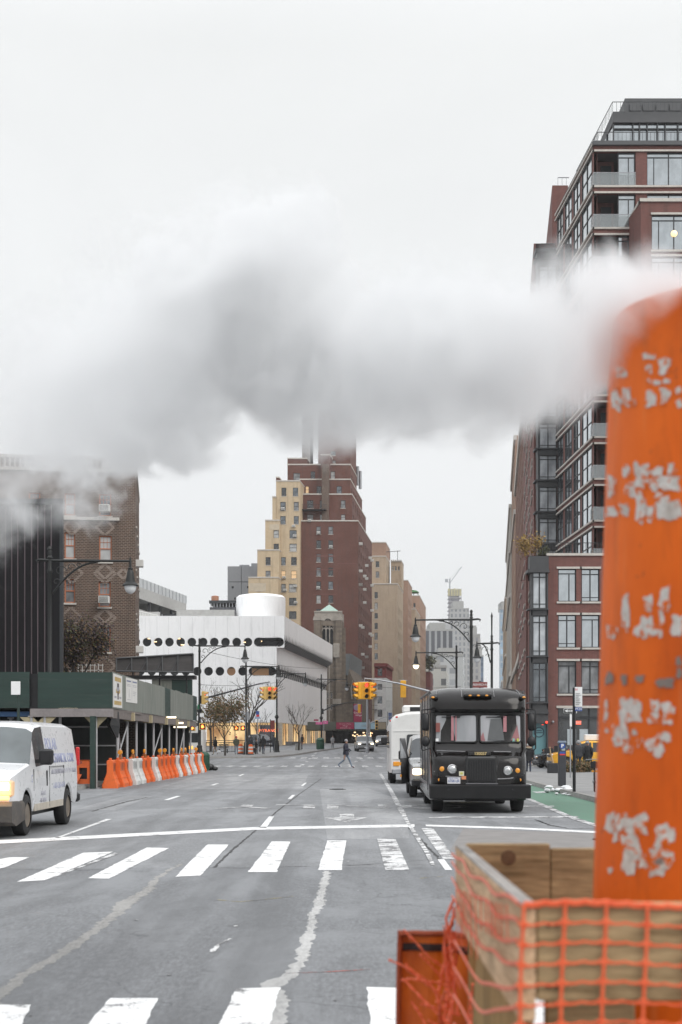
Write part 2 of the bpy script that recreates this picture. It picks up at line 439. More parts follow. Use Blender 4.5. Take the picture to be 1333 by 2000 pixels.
sheet('stop_line', [[(832,1611),(1000,1616),(1250,1628),(1250,1632),(1000,1619.5),(832,1614.5)]], PAINT, 4)
for b in ([(108,1637),(116,1637),(219,1600),(208,1600)], [(320,1563),(330,1563),(354,1555),(345,1555)], [(411,1534),(418,1534),(429,1530),(423,1530)],
          [(507,1617),(521,1617),(536,1595),(526,1595)], [(562,1561),(569,1561),(577,1553),(571,1553)], [(588,1535),(593,1535),(600,1529),(596,1529)], [(465,1516),(470,1516),(478,1512),(474,1512)]):
    sheet('lane_dash', [b], PAINT, 4)
sheet('lane_line', [[(741,1511),(746,1511),(768,1545),(788,1580),(800,1606),(815,1628),(838,1664),(850,1690),(842,1690),(829,1664),(806,1628),(793,1606),(777,1580),(760,1545)]], PAINT_W, 5)
sheet('lane_line', [[(823,1618),(846,1618),(868,1648),(889,1678),(866,1678),(845,1650)]], PAINT_W, 4)
sheet('lane_line', [[(855,1679),(868,1679),(884,1700),(870,1700)]], PAINT, 4)
sheet('bay_line', [[(838,1595.5),(1000,1594.8),(1130,1594.5),(1130,1597),(1000,1597.2),(838,1598)]], PAINT_W, 4)
sheet('bay_line', [[(1000,1574.2),(1083,1574.2),(1083,1575.8),(1000,1575.8)]], PAINT_W, 4)
sheet('direction_arrow', [[(664,1590),(692,1590),(692,1597),(720,1597),(676,1606),(634,1597),(664,1597)]], PAINT_W, 4)
t_ = text('ONLY', 1.55, (.12, 37.6, .007), (0, 0, R(180)), PAINT_Y, 'lane_word', None, 0, 1.75, bold=.02); t_.scale = (1.62, 2.1, 1); t_['kind'] = 'structure'
for k in range(26):                          # far crossings of the junction
    x = -9.6 + k * .92
    sheet('crosswalk_bar', [[(x, 95), (x + .42, 95), (x + .42, 99), (x, 99)]], PAINT_W, 4, False)
for k in range(18):
    y = 100 + k * 1.6
    sheet('crosswalk_bar', [[(6.3, y), (10, y), (10, y + .7), (6.3, y + .7)]], PAINT_W, 4, False)
for k in range(12):
    x = -4.6 + k * 1.0
    sheet('crosswalk_bar', [[(x, 126), (x + .5, 126), (x + .5, 131), (x, 131)]], PAINT_W, 4, False)
for k in range(6):
    y0 = 100 + 12 * k
    sheet('lane_dash', [[(-2.9 + .02*k, y0), (-2.65+.02*k, y0), (-2.65+.02*k, y0 + 4), (-2.9+.02*k, y0 + 4)]], PAINT_W, 4, False)
    sheet('lane_dash', [[(.4 + .6*k, y0), (.65 + .6*k, y0), (.8+.6*k, y0 + 4), (.55+.6*k, y0 + 4)]], PAINT_W, 4, False)
sheet('bike_lane', [[(5.35,18),(5.25,32),(5.75,45),(6.35,58),(6.9,70),(8.0,70),(7.55,58.6),(7.26,48),(7.15,40),(7.12,18)]], GREEN, 3, False)
sheet('bike_lane_edge_line', [[(5.2,18),(5.1,32),(5.62,45),(6.22,58),(6.8,70),(6.93,70),(6.37,58),(5.78,45),(5.28,32),(5.38,18)]], PAINT_W, 5, False)
sheet('bike_lane_symbol', [[(1040,1546.6),(1072,1546),(1073,1548),(1050,1549.5)]], PAINT_W, 5)
sheet('bike_lane_symbol', [[(1026,1544),(1033,1543.5),(1033,1545),(1026,1545.6)]], PAINT_W, 5)
YEL = marking('faint_yellow_chalk', (.4,.34,.16), .5)
sheet('chalk_mark', [band([(425,1758),(470,1762),(520,1757),(575,1751)], [.02,.03,.03,.02], .01, 12)], YEL, 3, False)
sheet('chalk_mark', [band([(820,1716),(850,1713),(880,1712)], [.02,.02,.02], .01, 13)], YEL, 3, False)
sheet('chalk_mark', [band([(412,1860),(432,1843),(450,1834)], [.03,.04,.03], .015, 14)], PAINT_W, 3, False)
RB = marking('faint_red_chalk', (.4,.12,.1), .5)
sheet('chalk_mark', [band([(560,1902),(640,1899),(725,1894)], [.015,.02,.015], .008, 15)], RB, 3, False)
rl = random.Random(3)
for i, (a, b) in enumerate([(655,1955),(267,1798),(462,1810),(530,1622),(610,1615),(60,1985),(1060,1590),(700,1740),(560,1620),(690,1655),(705,1668),(680,1683),(330,1905)]):
    p = G(a, b); s = rl.uniform(.012, .026)
    pts = [(p.x + s*rl.uniform(.6,1.2)*math.cos(k*1.05), p.y + 1.6*s*rl.uniform(.6,1.2)*math.sin(k*1.05)) for k in range(6)]
    sheet('paint_spatter', [pts], PAINT_W, 5, False)
for (a, b, r_) in ((1195,1640,.33),(660,1542,.3)):
    p = G(a, b); mb = MB()
    mb.lathe([(.02,.018),(r_-.04,.018),(r_-.03,.014),(r_,.014),(r_,.002)], (p.x, p.y, p.z), 24)
    for k in range(-3, 4): mb.box(p.x-.2, p.x+.2, p.y+k*.07-.012, p.y+k*.07+.012, .018, .022)
    tag(mb.build('manhole_cover', M['iron']), kind='structure')

# raised pavements
PAVE = None
def paving(name, base, size=1.5):
    t = NT(name); o = t.obj(); b = t.n('ShaderNodeTexBrick'); t.l(o, b.inputs['Vector']); b.offset = 0
    b.inputs['Scale'].default_value = 1; b.inputs['Brick Width'].default_value = size; b.inputs['Row Height'].default_value = size
    b.inputs['Mortar Size'].default_value = .012; b.inputs['Color1'].default_value = (*base, 1); b.inputs['Color2'].default_value = (*(x*.88 for x in base), 1)
    b.inputs['Mortar'].default_value = (*(x*.45 for x in base), 1)
    c = t.mix(t.rng(t.noise(o, .9, 7, .65), .42, .7, 0, .5), b.outputs[0], tuple(x * .62 for x in base))
    c = t.mix(t.rng(t.noise(o, 40, 3), .3, .7, 0, .22), c, tuple(x * .5 for x in base))
    c = t.mix(t.rng(t.noise(o, 3, 2), .70, .72, 0, .6), c, tuple(x * .35 for x in base))
    return t.pbr(c, .85, 0, .3, t.bump(t.noise(o, 30, 4), .2, .01))
PAVE = paving('pavement_flags', (.27,.27,.27))
KERB = pm('granite_kerb', (.23,.225,.215), .8, 0, .25, 3, .3, dirt=((.1,.095,.09), .5))
def pavement(name, street, back, step=None):
    "slab 0.14 m high; STREET is its kerb side (metres), BACK the rest of its outline"
    mb = MB(); pts = street + back
    mb.poly([(x, y, gz(y) + .14) for x, y in pts])
    o = mb.build(name, PAVE, fix=False)
    if o.data.polygons[0].normal.z < 0: o.data.polygons[0].flip()
    tag(o, kind='structure')
    # kerb stones along the street side
    c = Vector((sum(p[0] for p in pts)/len(pts), sum(p[1] for p in pts)/len(pts))); rings = []
    for i, p in enumerate(street):
        a = Vector(street[max(i-1,0)]); b = Vector(street[min(i+1,len(street)-1)]); t = (b-a).normalized(); n = Vector((-t.y, t.x))
        if n.dot(c - Vector(p)) < 0: n = -n
        z = gz(p[1]); q = Vector(p); q2 = q + n*.18; q0 = q - n*.03
        rings.append([(q0.x,q0.y,z-.02),(q.x,q.y,z+.125),(q.x+n.x*.02,q.y+n.y*.02,z+.144),(q2.x,q2.y,z+.144),(q2.x,q2.y,z-.02)])
    k = MB(); k.loft(rings, True, True); tag(k.build('kerb', KERB, smooth=40), kind='structure')
pavement('pavement', [(7.0,-20),(7.12,20),(7.15,40),(7.27,48.4),(7.56,58.6),(8.0,67),(8.6,71.5),(9.6,74),(11.5,75),(60,75)], [(60,-20)])
pavement('pavement', [(60,95.2),(13.6,95.2),(12.5,95.8),(11.9,97),(11.9,101),(15.2,130),(22.5,200),(33,300)], [(60,300)])
pavement('pavement', [(-9.3,20),(-9.3,50),(-9.25,80),(-9.6,83.5),(-11,84.8),(-60,84.8)], [(-60,20)])
pavement('pavement', [(-60,127),(-9.6,127),(-7.4,128),(-5.9,131),(-4.6,138),(-3.2,150),(-1.6,162),(-.4,170),(6.5,240),(13,300)], [(-60,300)])
# ------------------------------------------------------------------ building tools
def facade(mb, o, u, w, h, ops, depth=.22):
    "wall face with real openings and reveals; o bottom corner (left as seen from outside), u unit vector along it"
    o = Vector(o); u = Vector(u).normalized(); n = Vector((u.y, -u.x, 0)); k = -n * depth
    ops = [(max(a,0), max(b,0), min(a+c,w), min(b+d,h)) for a, b, c, d in ops]
    us = sorted({0, w, *[round(q[0],4) for q in ops], *[round(q[2],4) for q in ops]}); vs = sorted({0, h, *[round(q[1],4) for q in ops], *[round(q[3],4) for q in ops]})
    pt = lambda a, b: o + u * a + Vector((0, 0, b))
    for j in range(len(vs)-1):
        run = None
        for i in range(len(us)-1):
            a, b = (us[i]+us[i+1])/2, (vs[j]+vs[j+1])/2
            solid = not any(q[0]-1e-4 < a < q[2]+1e-4 and q[1]-1e-4 < b < q[3]+1e-4 for q in ops)
            if solid and run is None: run = us[i]
            if run is not None and (not solid or i == len(us)-2):
                end = us[i] if not solid else us[i+1]
                mb.quad(pt(run,vs[j]), pt(end,vs[j]), pt(end,vs[j+1]), pt(run,vs[j+1])); run = None
    for a, b, c, d in ops:
        A, B, C_, D_ = pt(a,b), pt(c,b), pt(c,d), pt(a,d)
        mb.quad(A, A+k, B+k, B); mb.quad(B, B+k, C_+k, C_); mb.quad(C_, C_+k, D_+k, D_); mb.quad(D_, D_+k, A+k, A)
WCACHE = {}
def win_meshes(style, w, h, fm):
    key = (style, round(w, 2), round(h, 2), fm.name)
    if key in WCACHE: return WCACHE[key]
    m = MB(); t = .07; dd = .1
    def fr(x0, x1, z0, z1, y0=0, y1=dd): m.box(x0, x1, y0, y1, z0, z1)
    if style == 'plain':
        t = .06
    fr(0, w, 0, t); fr(0, w, h-t, h); fr(0, t, t, h-t); fr(w-t, w, t, h-t)
    if style in ('sash', 'plain'):
        fr(t, w-t, h*.5-.03, h*.5+.03, .01)
    if style == 'sash':
        for k in (1, 2): fr(t+(w-2*t)*k/3-.012, t+(w-2*t)*k/3+.012, h*.5+.03, h-t, .03)
        fr(t, w-t, h*.75-.012, h*.75+.012, .03, .08)
    if style == 'casement':
        fr(t, w-t, h*.84, h*.84+t, .005); fr(w*.62-.035, w*.62+.035, t, h*.84, .005)
    if style == 'triple':
        fr(t, w-t, h*.84, h*.84+t, .005); fr(w*.2-.03, w*.2+.03, t, h*.84, .005); fr(w*.6-.04, w*.6+.04, t, h-t, .004)
    if style == 'twin':
        fr(t, w-t, h*.82, h*.82+t, .005); fr(w*.5-.04, w*.5+.04, t, h-t, .004); fr(t, w-t, h*.12, h*.12+.05, .006)
    if style == 'double':
        fr(w*.5-.05, w*.5+.05, t, h-t, .003); fr(t, w-t, h*.5-.03, h*.5+.03, .01)
    o = m.build('window', fm); me = o.data; bpy.data.objects.remove(o)
    m = MB(); m.quad((t*.6, .06, t*.6), (w-t*.6, .06, t*.6), (w-t*.6, .06, h-t*.6), (t*.6, .06, h-t*.6))
    o = m.build('pane', M['glass_dark'], fix=False); pe = o.data; bpy.data.objects.remove(o)
    WCACHE[key] = (me, pe); return me, pe
SILLS = {}
def window(bld, o, u, w, h, style, fm, pm_, depth=.12, sill=None):
    "a window: frame, pane and sill, set DEPTH behind the wall face"
    me, pe = win_meshes(style, w, h, fm)
    u = Vector(u).normalized(); n = Vector((u.y, -u.x, 0)); p = Vector(o) - n * depth - wloc(bld)
    a = bpy.data.objects.new('window', me); COL.objects.link(a); a.parent = bld
    a.location = p; a.rotation_euler = (0, 0, math.atan2(u.y, u.x))
    b = bpy.data.objects.new('pane', pe); COL.objects.link(b); b.parent = a
    b.material_slots[0].link = 'OBJECT'; b.material_slots[0].material = pm_
    if sill:
        key = (round(w, 2), sill.name)
        if key not in SILLS:
            m = MB(); m.box(-.08, w+.08, -depth-.07, .0, -.11, -.005); q = m.build('sill', sill); SILLS[key] = q.data; bpy.data.objects.remove(q)
        s = bpy.data.objects.new('sill', SILLS[key]); COL.objects.link(s); s.parent = a
    return a
rw = random.Random(11)
def pick(d):
    r = rw.random() * sum(d.values())
    for k, v in d.items():
        r -= v
        if r <= 0: return M[k]
    return M[k]
OLDMIX = {'glass_dark': 5, 'glass_blue': 3, 'blind': 2.2, 'curtain': 2.2, 'lit': .08}
def wall_with_windows(bld, mb, o, u, w, h, wins, style, fm, mix, depth=.22, sill=None, wd=.12):
    "wins: (u, v, width, height[, style])"
    facade(mb, o, u, w, h, [q[:4] for q in wins], depth)
    uu = Vector(u).normalized()
    for q in wins:
        window(bld, Vector(o) + uu * q[0] + Vector((0, 0, q[1])), u, q[2], q[3], q[4] if len(q) > 4 else style, fm, pick(mix), wd, sill)
def acunit(bld, p, rz=0, w=.62, d=.45, h=.42):
    m = MB(Matrix.Translation(p) @ Matrix.Rotation(rz, 4, 'Z')); m.cbox(-w/2, w/2, -d, .05, 0, h, .02)
    m.mi = 1
    for k in range(5): m.box(-w/2+.05, w/2-.05, -d-.006, -d+.01, .06+k*.07, .09+k*.07)
    return m.build('air_conditioner', [M['wframe'], M['frame']], bld)
def rest(mb, pts, z0, z1, skip=()):
    "plain walls and roof of a block: pts plan outline, skip the edges listed"
    n = len(pts)
    for i in range(n):
        if i in skip: continue
        a, b = pts[i], pts[(i+1) % n]; mb.quad((*a, z0), (*b, z0), (*b, z1), (*a, z1))
    mb.poly([(*p, z1) for p in pts])
# ------------------------------------------------------------------ buildings, left side and along the avenue
BR_APT = brick('umber_brick', (.105,.062,.045), (.062,.042,.034), (.27,.225,.19), .26, .1, .016, .35)
BR_BROWN = brick('oxblood_brick', (.15,.053,.038), (.10,.038,.03), (.18,.115,.095), .3, .09, .012, .45)
BR_TAN = brick('buff_brick', (.58,.455,.30), (.49,.375,.24), (.52,.44,.33), .3, .09, .012, .25, (.2,.15,.1))
BR_TAN2 = brick('sand_brick', (.44,.345,.25), (.35,.265,.19), (.42,.35,.28), .3, .09, .012, .25, (.2,.15,.11))
BR_PINK = brick('salmon_brick', (.37,.225,.16), (.28,.165,.12), (.36,.28,.22), .3, .09, .012, .3, (.18,.12,.1))
TERRA = pm('terracotta_window_frame', (.42,.15,.075), .6, 0, .15, 4)
# --- dark clad building
dk = thing('clad_building', 'black vertically ribbed metal clad building rising above the green sidewalk shed', 'building', (X(122,66), 66, 0))
mb = MB(); xr = X(122,66); xl = -24; zt = Z(985,66)
rest(mb, [(xl,66),(xr,66),(xr-2.9,80),(xl-6,80)], 0, zt)
mb.build('wall', pm('black_cladding', (.0085,.008,.01), .7, 0, .5, .8, .1, spec=.25, stretch=(6,6,.25)), dk)
mb = MB(); x = xl; k = 0
rnd = random.Random(5)
while x < X(106,66):
    mb.box(x, x+.035, 65.9, 66.02, .2, zt - .05); x += .3 + rnd.uniform(-.02,.02)
mb.build('standing_seam', pm('seam_edge', (.11,.085,.095), .5, .3, .5, .7, stretch=(5,5,.4)), dk)
mb = MB(); mb.box(xl, xr+.06, 65.86, 66.3, zt, zt+.25); mb.box(xr-.1, xr+.05, 65.88, 66.1, .1, zt); mb.build('coping', M['frame'], dk)

# --- brown brick apartment house
D0 = 85; xr = X(265,D0); apt = thing('brick_apartment_building', 'brown patterned brick apartment house with terracotta window frames beside the ribbed dark building', 'building', (xr, D0, 0))
uf = Vector((1, .128, 0)).normalized(); us = Vector((-.128, 1, 0)).normalized(); wl_ = 14; o_ = Vector((xr, D0, 0)) - uf * wl_
H_ = Z(893, D0)
def ap(px, py, pw, ph):   # photo rectangle on that front
    x0 = X(px, D0 - .3); x1 = X(px+pw, D0-.3); u0 = wl_ - (xr - x0)/uf.x
    return (u0, Z(py+ph, D0), (x1-x0)/uf.x, (ph)*D0/F)
mb = MB(); wins = [ap(128,1042,20,51), ap(128,1132,20,47), ap(194,966,23,43), ap(194,1047,24,51), ap(193,1137,23,49), ap(193,1225,23,49), ap(128,966,20,43), ap(128,1225,20,47), ap(60,1047,22,51), ap(60,966,22,43)]
wall_with_windows(apt, mb, o_, uf, wl_, H_, wins, 'sash', TERRA, {'blind':5,'curtain':3,'glass_blue':2}, .2, M['limestone'], .1)
sw = [(s, Z(y+50,D0), 1.1, 1.45) for y in (970,1055,1143,1228) for s in (1.6, 5.5, 9.5, 13)]
wall_with_windows(apt, mb, (xr,D0,0), us, 16, H_, sw, 'sash', TERRA, {'blind':4,'glass_blue':4}, .15, M['limestone'], .06)
a, b = o_, Vector((xr,D0,0)); c, d = b + us*16, a + us*16
mb.quad(a, d, d + Vector((0,0,H_)), a + Vector((0,0,H_))); mb.quad(c, d, d + Vector((0,0,H_)), c + Vector((0,0,H_)))
mb.quad(*[q + Vector((0,0,H_-.05)) for q in (a,b,c,d)])
mb.build('wall', BR_APT, apt)
mb = MB(Matrix.Translation(o_) @ Matrix.Rotation(math.atan2(uf.y,uf.x), 4, 'Z'))
for k in range(44):
    if 3 < k < 44: mb.box(k*.3+.3, k*.3+.42, -.1, .06, H_-.75, H_-.2)
mb.box(0, wl_+.05, -.14, .1, H_-.2, H_-.05); mb.box(0, wl_+.05, -.12, .1, H_-.95, H_-.75); mb.box(wl_-.9, wl_+.04, -.14, 16, H_-.05, H_+.28)
mb.build('parapet', pm('parapet_stone', (.36,.33,.3), .8, 0, .2, 3, .1), apt)
mb = MB(Matrix.Translation(o_) @ Matrix.Rotation(math.atan2(uf.y,uf.x), 4, 'Z'))
zc = Z(1015, D0); mb.box(wl_-6.3, wl_-.95, -.12, .06, zc-.09, zc+.09); mb.build('string_course', M['limestone'], apt)
PHB = pm('pale_header_brick', (.27,.22,.19), .85, 0, .25, 8)
def diamond(px, py, s):
    mb = MB(Matrix.Translation(o_) @ Matrix.Rotation(math.atan2(uf.y,uf.x), 4, 'Z'))
    u0, v0, _, _ = ap(px, py, 1, 1)
    for (x0, z0, x1, z1) in ((-s,0,0,s),(0,s,s,0),(s,0,0,-s),(0,-s,-s,0)):
        n = 7
        for i in range(n):
            t = (i+.5)/n; x, z = u0+x0+(x1-x0)*t, v0+z0+(z1-z0)*t
            mb.box(x-.1, x+.1, -.012, .01, z-.028, z+.028)
    mb.build('brick_pattern', PHB, apt)
for px, py, s in ((142,1120,.62),(205,1120,.62),(205,1116,.45),(205,1206,.62),(140,1206,.6),(205,1203,.42),(240,1120,.3),(205,1300,.6),(142,1030,.5),(205,1030,.5)): diamond(px, py, s)
for px, py, s in ((206,1001,0),(205,1179,0)):
    q = P(px, py, D0-.6); acunit(apt, q)
for s, y in ((1.9,1100),(2.2,1271)): acunit(apt, Vector((xr,D0,Z(y,D0))) + us*s, R(90)+math.atan2(uf.y,uf.x))
mb = MB(); q = P(170,1303,D0-.9)
for k in range(9): mb.box(q.x-1+k*.24, q.x-.97+k*.24, q.y-.02, q.y+.02, q.z-1, q.z+.2)
for k in range(4): mb.box(q.x-1.05, q.x+1, q.y-.03, q.y+.01, q.z-.8+k*.3, q.z-.77+k*.3)
mb.build('window_grille', M['wframe'], apt)

# --- white porthole building with overhanging tiers
WD = 190; wht = thing('porthole_building', 'white tiled building with overhanging tiers, two rows of portholes and a lit glass lobby', 'building', (X(555,WD), WD, gz(WD)))
WHITE = pm('white_mosaic_tile', (.9,.91,.92), .55, 0, .05, .6, .03, stretch=(1,1,.3), dirt=((.55,.56,.56), .35))
adir = Vector((.1076, 1, 0)).normalized()
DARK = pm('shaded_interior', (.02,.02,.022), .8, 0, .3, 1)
def hole_tile(mb, x0, x1, z0, z1, y, hw, hh, depth):
    cx, cz = (x0+x1)/2, (z0+z1)/2; n = 28; inner, outer, back = [], [], []
    straight = hw - hh
    for k in range(n):
        a = 2*math.pi*(k+.5)/n; cx_, sz = math.cos(a), math.sin(a)
        ix = cx + (straight if cx_ > 0 else -straight) + hh*cx_ if straight > 0 else cx + hw*cx_
        inner.append((ix, y, cz+hh*sz)); back.append((ix, y+depth, cz+hh*sz))
        m = max(abs(cx_)/((x1-x0)/2), abs(sz)/((z1-z0)/2)); outer.append((cx+cx_/m, y, cz+sz/m))
    # square the corners
    for cxx, czz in ((x0,z0),(x1,z0),(x1,z1),(x0,z1)):
        j = min(range(n), key=lambda i: (outer[i][0]-cxx)**2+(outer[i][2]-czz)**2); outer[j] = (cxx, y, czz)
    mb.loft([outer, inner, back])
tiers = [(1203, 1254, 555, 0.0), (1254, 1311, 541.5, .35), (1311, 1411, 540, .6)]
x_left = X(150, WD); mb = MB(); gl = MB(); lit = MB(); joints = MB()
r_ = 8.6*WD/F; per = 21.9*WD/F; hb = 11*WD/F
rows = [(1254, [287.4+21.9*k-21.9*6 for k in range(16)], (497, 556)), (1311, [385.4+22.2*k-22.2*10 for k in range(15)], (487, 541))]
ztop = Z(1203, WD); zbot = Z(1411, WD)
prev = ztop
for zc_, cs, slot in rows:
    zc_ = Z(zc_-.0, WD); xe = X(slot[1], WD)
    mb.quad((x_left,WD,zc_+hb),(xe,WD,zc_+hb),(xe,WD,prev),(x_left,WD,prev)); prev = zc_-hb
    first = X(cs[0], WD) - per/2
    mb.quad((x_left,WD,zc_-hb),(first,WD,zc_-hb),(first,WD,zc_+hb),(x_left,WD,zc_+hb))
    step = (X(cs[1],WD)-X(cs[0],WD))
    for c_ in cs: cxx = X(c_, WD); hole_tile(mb, cxx-step/2, cxx+step/2, zc_-hb, zc_+hb, WD, r_, r_, .55)
    sx0 = X(cs[-1],WD)+step/2
    hole_tile(mb, sx0, xe, zc_-hb, zc_+hb, WD, (xe-sx0)/2-.06, r_, .55)
xe = X(540,WD); mb.quad((x_left,WD,zbot),(xe,WD,zbot),(xe,WD,prev),(x_left,WD,prev))
# soffits and side faces of the tiers
zs1t, zs1b, zs2t, zs2b = Z(1250,WD), Z(1261,WD), Z(1306,WD), Z(1319,WD)
Ls = 57.5
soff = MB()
def side(px, z0, z1, inset=0):
    a = Vector((X(px,WD)-inset, WD, 0)); b = a + adir*Ls; return a, b
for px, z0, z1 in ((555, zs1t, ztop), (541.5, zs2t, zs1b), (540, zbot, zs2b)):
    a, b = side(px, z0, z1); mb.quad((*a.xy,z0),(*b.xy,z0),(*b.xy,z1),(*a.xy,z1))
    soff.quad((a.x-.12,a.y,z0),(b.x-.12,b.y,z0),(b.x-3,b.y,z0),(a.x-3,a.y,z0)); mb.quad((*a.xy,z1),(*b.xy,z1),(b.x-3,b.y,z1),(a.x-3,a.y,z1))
    mb.quad((*b.xy,z0),(b.x-30,b.y,z0),(b.x-30,b.y,z1),(*b.xy,z1))
b = Vector((X(555,WD),WD,0)) + adir*Ls
mb.quad((x_left,WD,ztop),(X(555,WD),WD,ztop),(b.x,b.y,ztop),(x_left,b.y,ztop))
mb.quad((x_left,WD,zbot),(X(540,WD),WD,zbot),(b.x-1,b.y,zbot),(x_left,b.y,zbot))
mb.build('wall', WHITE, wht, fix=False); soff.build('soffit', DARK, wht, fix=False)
for px, z0, z1 in ((541, zs1b, zs1t), (533, zs2b, zs2t)):     # recessed ribbon windows of the side face
    a, b = side(px, 0, 0, 0); gl.quad((*a.xy,z0-.4),(*b.xy,z0-.4),(*b.xy,z1+.4),(*a.xy,z1+.4))
gl.quad((x_left,WD+.5,Z(1345,WD)),(X(539,WD),WD+.5,Z(1345,WD)),(X(539,WD),WD+.5,Z(1240,WD)),(x_left,WD+.5,Z(1240,WD))); gl.quad((X(539,WD),WD+.5,Z(1263,WD)),(X(554,WD),WD+.5,Z(1263,WD)),(X(554,WD),WD+.5,Z(1240,WD)),(X(539,WD),WD+.5,Z(1240,WD)))
gl.build('ribbon_window', glass('porthole_glass', (.02,.021,.023), .15, 0, .25), wht, fix=False)
fins = MB(); slot_ = MB()
for px0, px1, z0, z1 in ((541.5, 555, zs1b, zs1t), (540, 541.5, zs2b, zs2t)):
    a0 = Vector((X(px0,WD)-.12, WD, 0)); a1 = Vector((X(px1,WD)-.12, WD, 0)); e_ = adir*Ls
    slot_.quad((a0.x,a0.y,z0-.02),(a0.x+e_.x,a0.y+e_.y,z0-.02),(a1.x+e_.x,a1.y+e_.y,z1+.02),(a1.x,a1.y,z1+.02))
    for k in range(28):
        d_ = adir*(Ls*(k+.5)/28); q0, q1 = a0+d_, a1+d_; w_ = .13
        fins.add([(q0.x-.1,q0.y-w_,z0),(q0.x+.035,q0.y-w_,z0),(q1.x+.035,q1.y-w_,z1),(q1.x-.1,q1.y-w_,z1),(q0.x-.1,q0.y+w_,z0),(q0.x+.035,q0.y+w_,z0),(q1.x+.035,q1.y+w_,z1),(q1.x-.1,q1.y+w_,z1)],
                 [(0,1,2,3),(4,7,6,5),(0,4,5,1),(1,5,6,2),(2,6,7,3),(3,7,4,0)])
slot_.build('slot_window', M['black'], wht, fix=False)
fins.build('fin_grille', WHITE, wht)
for px, z1 in ((555, zs1t), (541.5, zs2t)):
    m = MB(); vs = []
    for k in range(161):
        q = Vector((X(px,WD)+.03, WD, 0)) + adir*(Ls*k/160); vs += [(q.x,q.y,z1), (q.x,q.y,z1+(.06 if k % 4 != 2 else .85))]
    m.add(vs, [(2*k,2*k+2,2*k+3,2*k+1) for k in range(160)]); m.build('sawtooth_trim', M['frame'], wht, fix=False)
for k in range(1, 40):
    x = X(284 - 23.0*6 + 23.0*k, WD)
    if x < X(538,WD): joints.box(x-.012, x+.012, WD-.006, WD+.02, zbot+.1, Z(1322,WD)); joints.box(x-.012, x+.012, WD-.006, WD+.02, Z(1243,WD), ztop-.1); joints.box(x-.012, x+.012, WD-.006, WD+.02, Z(1300,WD), Z(1265.5,WD))
joints.build('tile_joint', pm('tile_joint', (.48,.49,.5), .7), wht)
m = MB()
for (a_, b_, y) in ((288,299,1247),(301,306,1253),(318,322,1262),(338,352,1247),(353,368,1259),(476,480,1254),(510,512,1252)):
    m.box(X(a_,WD), X(b_,WD), WD+.42, WD+.46, Z(y+.8,WD), Z(y-.8,WD))
m.build('ceiling_light', glow('warm_ceiling_light', (1,.72,.4), 2.2), wht)
m = MB()
for a_, b_ in ((444,460),(492,525)): m.quad((X(a_,WD),WD+.47,Z(1319,WD)),(X(b_,WD),WD+.47,Z(1319,WD)),(X(b_,WD),WD+.47,Z(1305,WD)),(X(a_,WD),WD+.47,Z(1305,WD)))
m.build('room_glow', glow('room_glow_sheet', (1,.55,.25), .1, (.12,.07,.04)), wht, fix=False)  # flat glowing sheets stand in for lamp light in the rooms
# lobby: warm glass hall under the tiers
zg = gz(WD) - .3
t = NT('glowing_lobby_wall'); o = t.obj(); f = t.rng(t.noise(t.map(o, (.5,.5,.25)), 1.2, 4, .6), .36, .66)
c = t.mix(f, (.28,.13,.045), (1.,.72,.36)); LOB = t.pbr((.4,.3,.18), .6, 0, .3, None, c, .95)  # wall emits its own mottled glow in place of lobby lamps
m = MB(); a = Vector((X(400,WD),WD+3,0)); b = Vector((X(534,WD),WD+3,0)); c_ = b + adir*56
m.quad((a.x,a.y,zg),(b.x,b.y,zg),(b.x,b.y,zbot),(a.x,a.y,zbot)); m.quad((b.x,b.y,zg),(c_.x,c_.y,zg),(c_.x,c_.y,zbot),(b.x,b.y,zbot))
m.build('lobby_wall', LOB, wht, fix=False)
m = MB(); gx = Vector((X(536,WD),WD+.8,0)); x = X(395,WD)
while x < gx.x: m.box(x-.05, x+.05, WD+.75, WD+.9, zg, zbot); x += 1.45
for k in range(22):
    q = gx + adir*(k*2.6); m.box(q.x-.05, q.x+.05, q.y-.05, q.y+.05, zg, zbot)
m.box(X(395,WD), gx.x, WD+.74, WD+.92, zg+1.0, zg+1.08); m.box(X(395,WD), gx.x, WD+.74, WD+.92, zbot-.5, zbot-.42)
m.build('lobby_mullion', M['frame'], wht)
m = MB()
for s in (2, 12, 22, 32, 42, 52): q = gx + adir*s; m.box(q.x+.15, q.x+.75, q.y-.4, q.y+.4, zg, zbot)
m.build('pier', pm('buff_pier', (.55,.5,.42), .7), wht)
m = MB(); m.box(X(508,WD), X(536,WD), WD-.6, WD-.2, zg, zg+3.1); m.build('entrance_screen', pm('grey_screen', (.09,.09,.1), .4), wht)
text('ENTRANCE', .55, (X(524,WD), WD-.63, zg+2.35), UP, glow('red_letters',(1,.2,.08),1.2), 'lettering', wht)
m = MB(); q = gx + adir*8
for s in (5, 9, 13): q = gx + adir*s; m.box(q.x+.8, q.x+1.6, q.y-1.8, q.y+1.8, zg, zg+.9)
m.build('planter_wall', pm('grey_block', (.16,.16,.165), .8, 0, .2, 2), wht)
drum = MB(); q = Vector((X(510,206), 206, 0)); rr = 48*206/F
drum.lathe([(rr,ztop-.3),(rr,Z(1168,206)),(rr-.35,Z(1164,206)),(rr-1.2,Z(1162,206)),(.05,Z(1161,206))], (q.x,q.y,0), 40); drum.build('rooftop_drum', WHITE, wht, smooth=40)
m = MB(); m.box(X(345,204), X(458,204), 204, 206, ztop-.2, Z(1191,204)); m.box(X(270,200), X(310,200), 201, 202, ztop-.2, Z(1195,201)); m.build('roof_parapet', M['concrete'], wht)
m = MB()
for k in range(12): x = X(272,196)+k*.22; m.box(x-.03, x+.03, 196, 196.06, ztop-.2, ztop+1.1-.05*k)
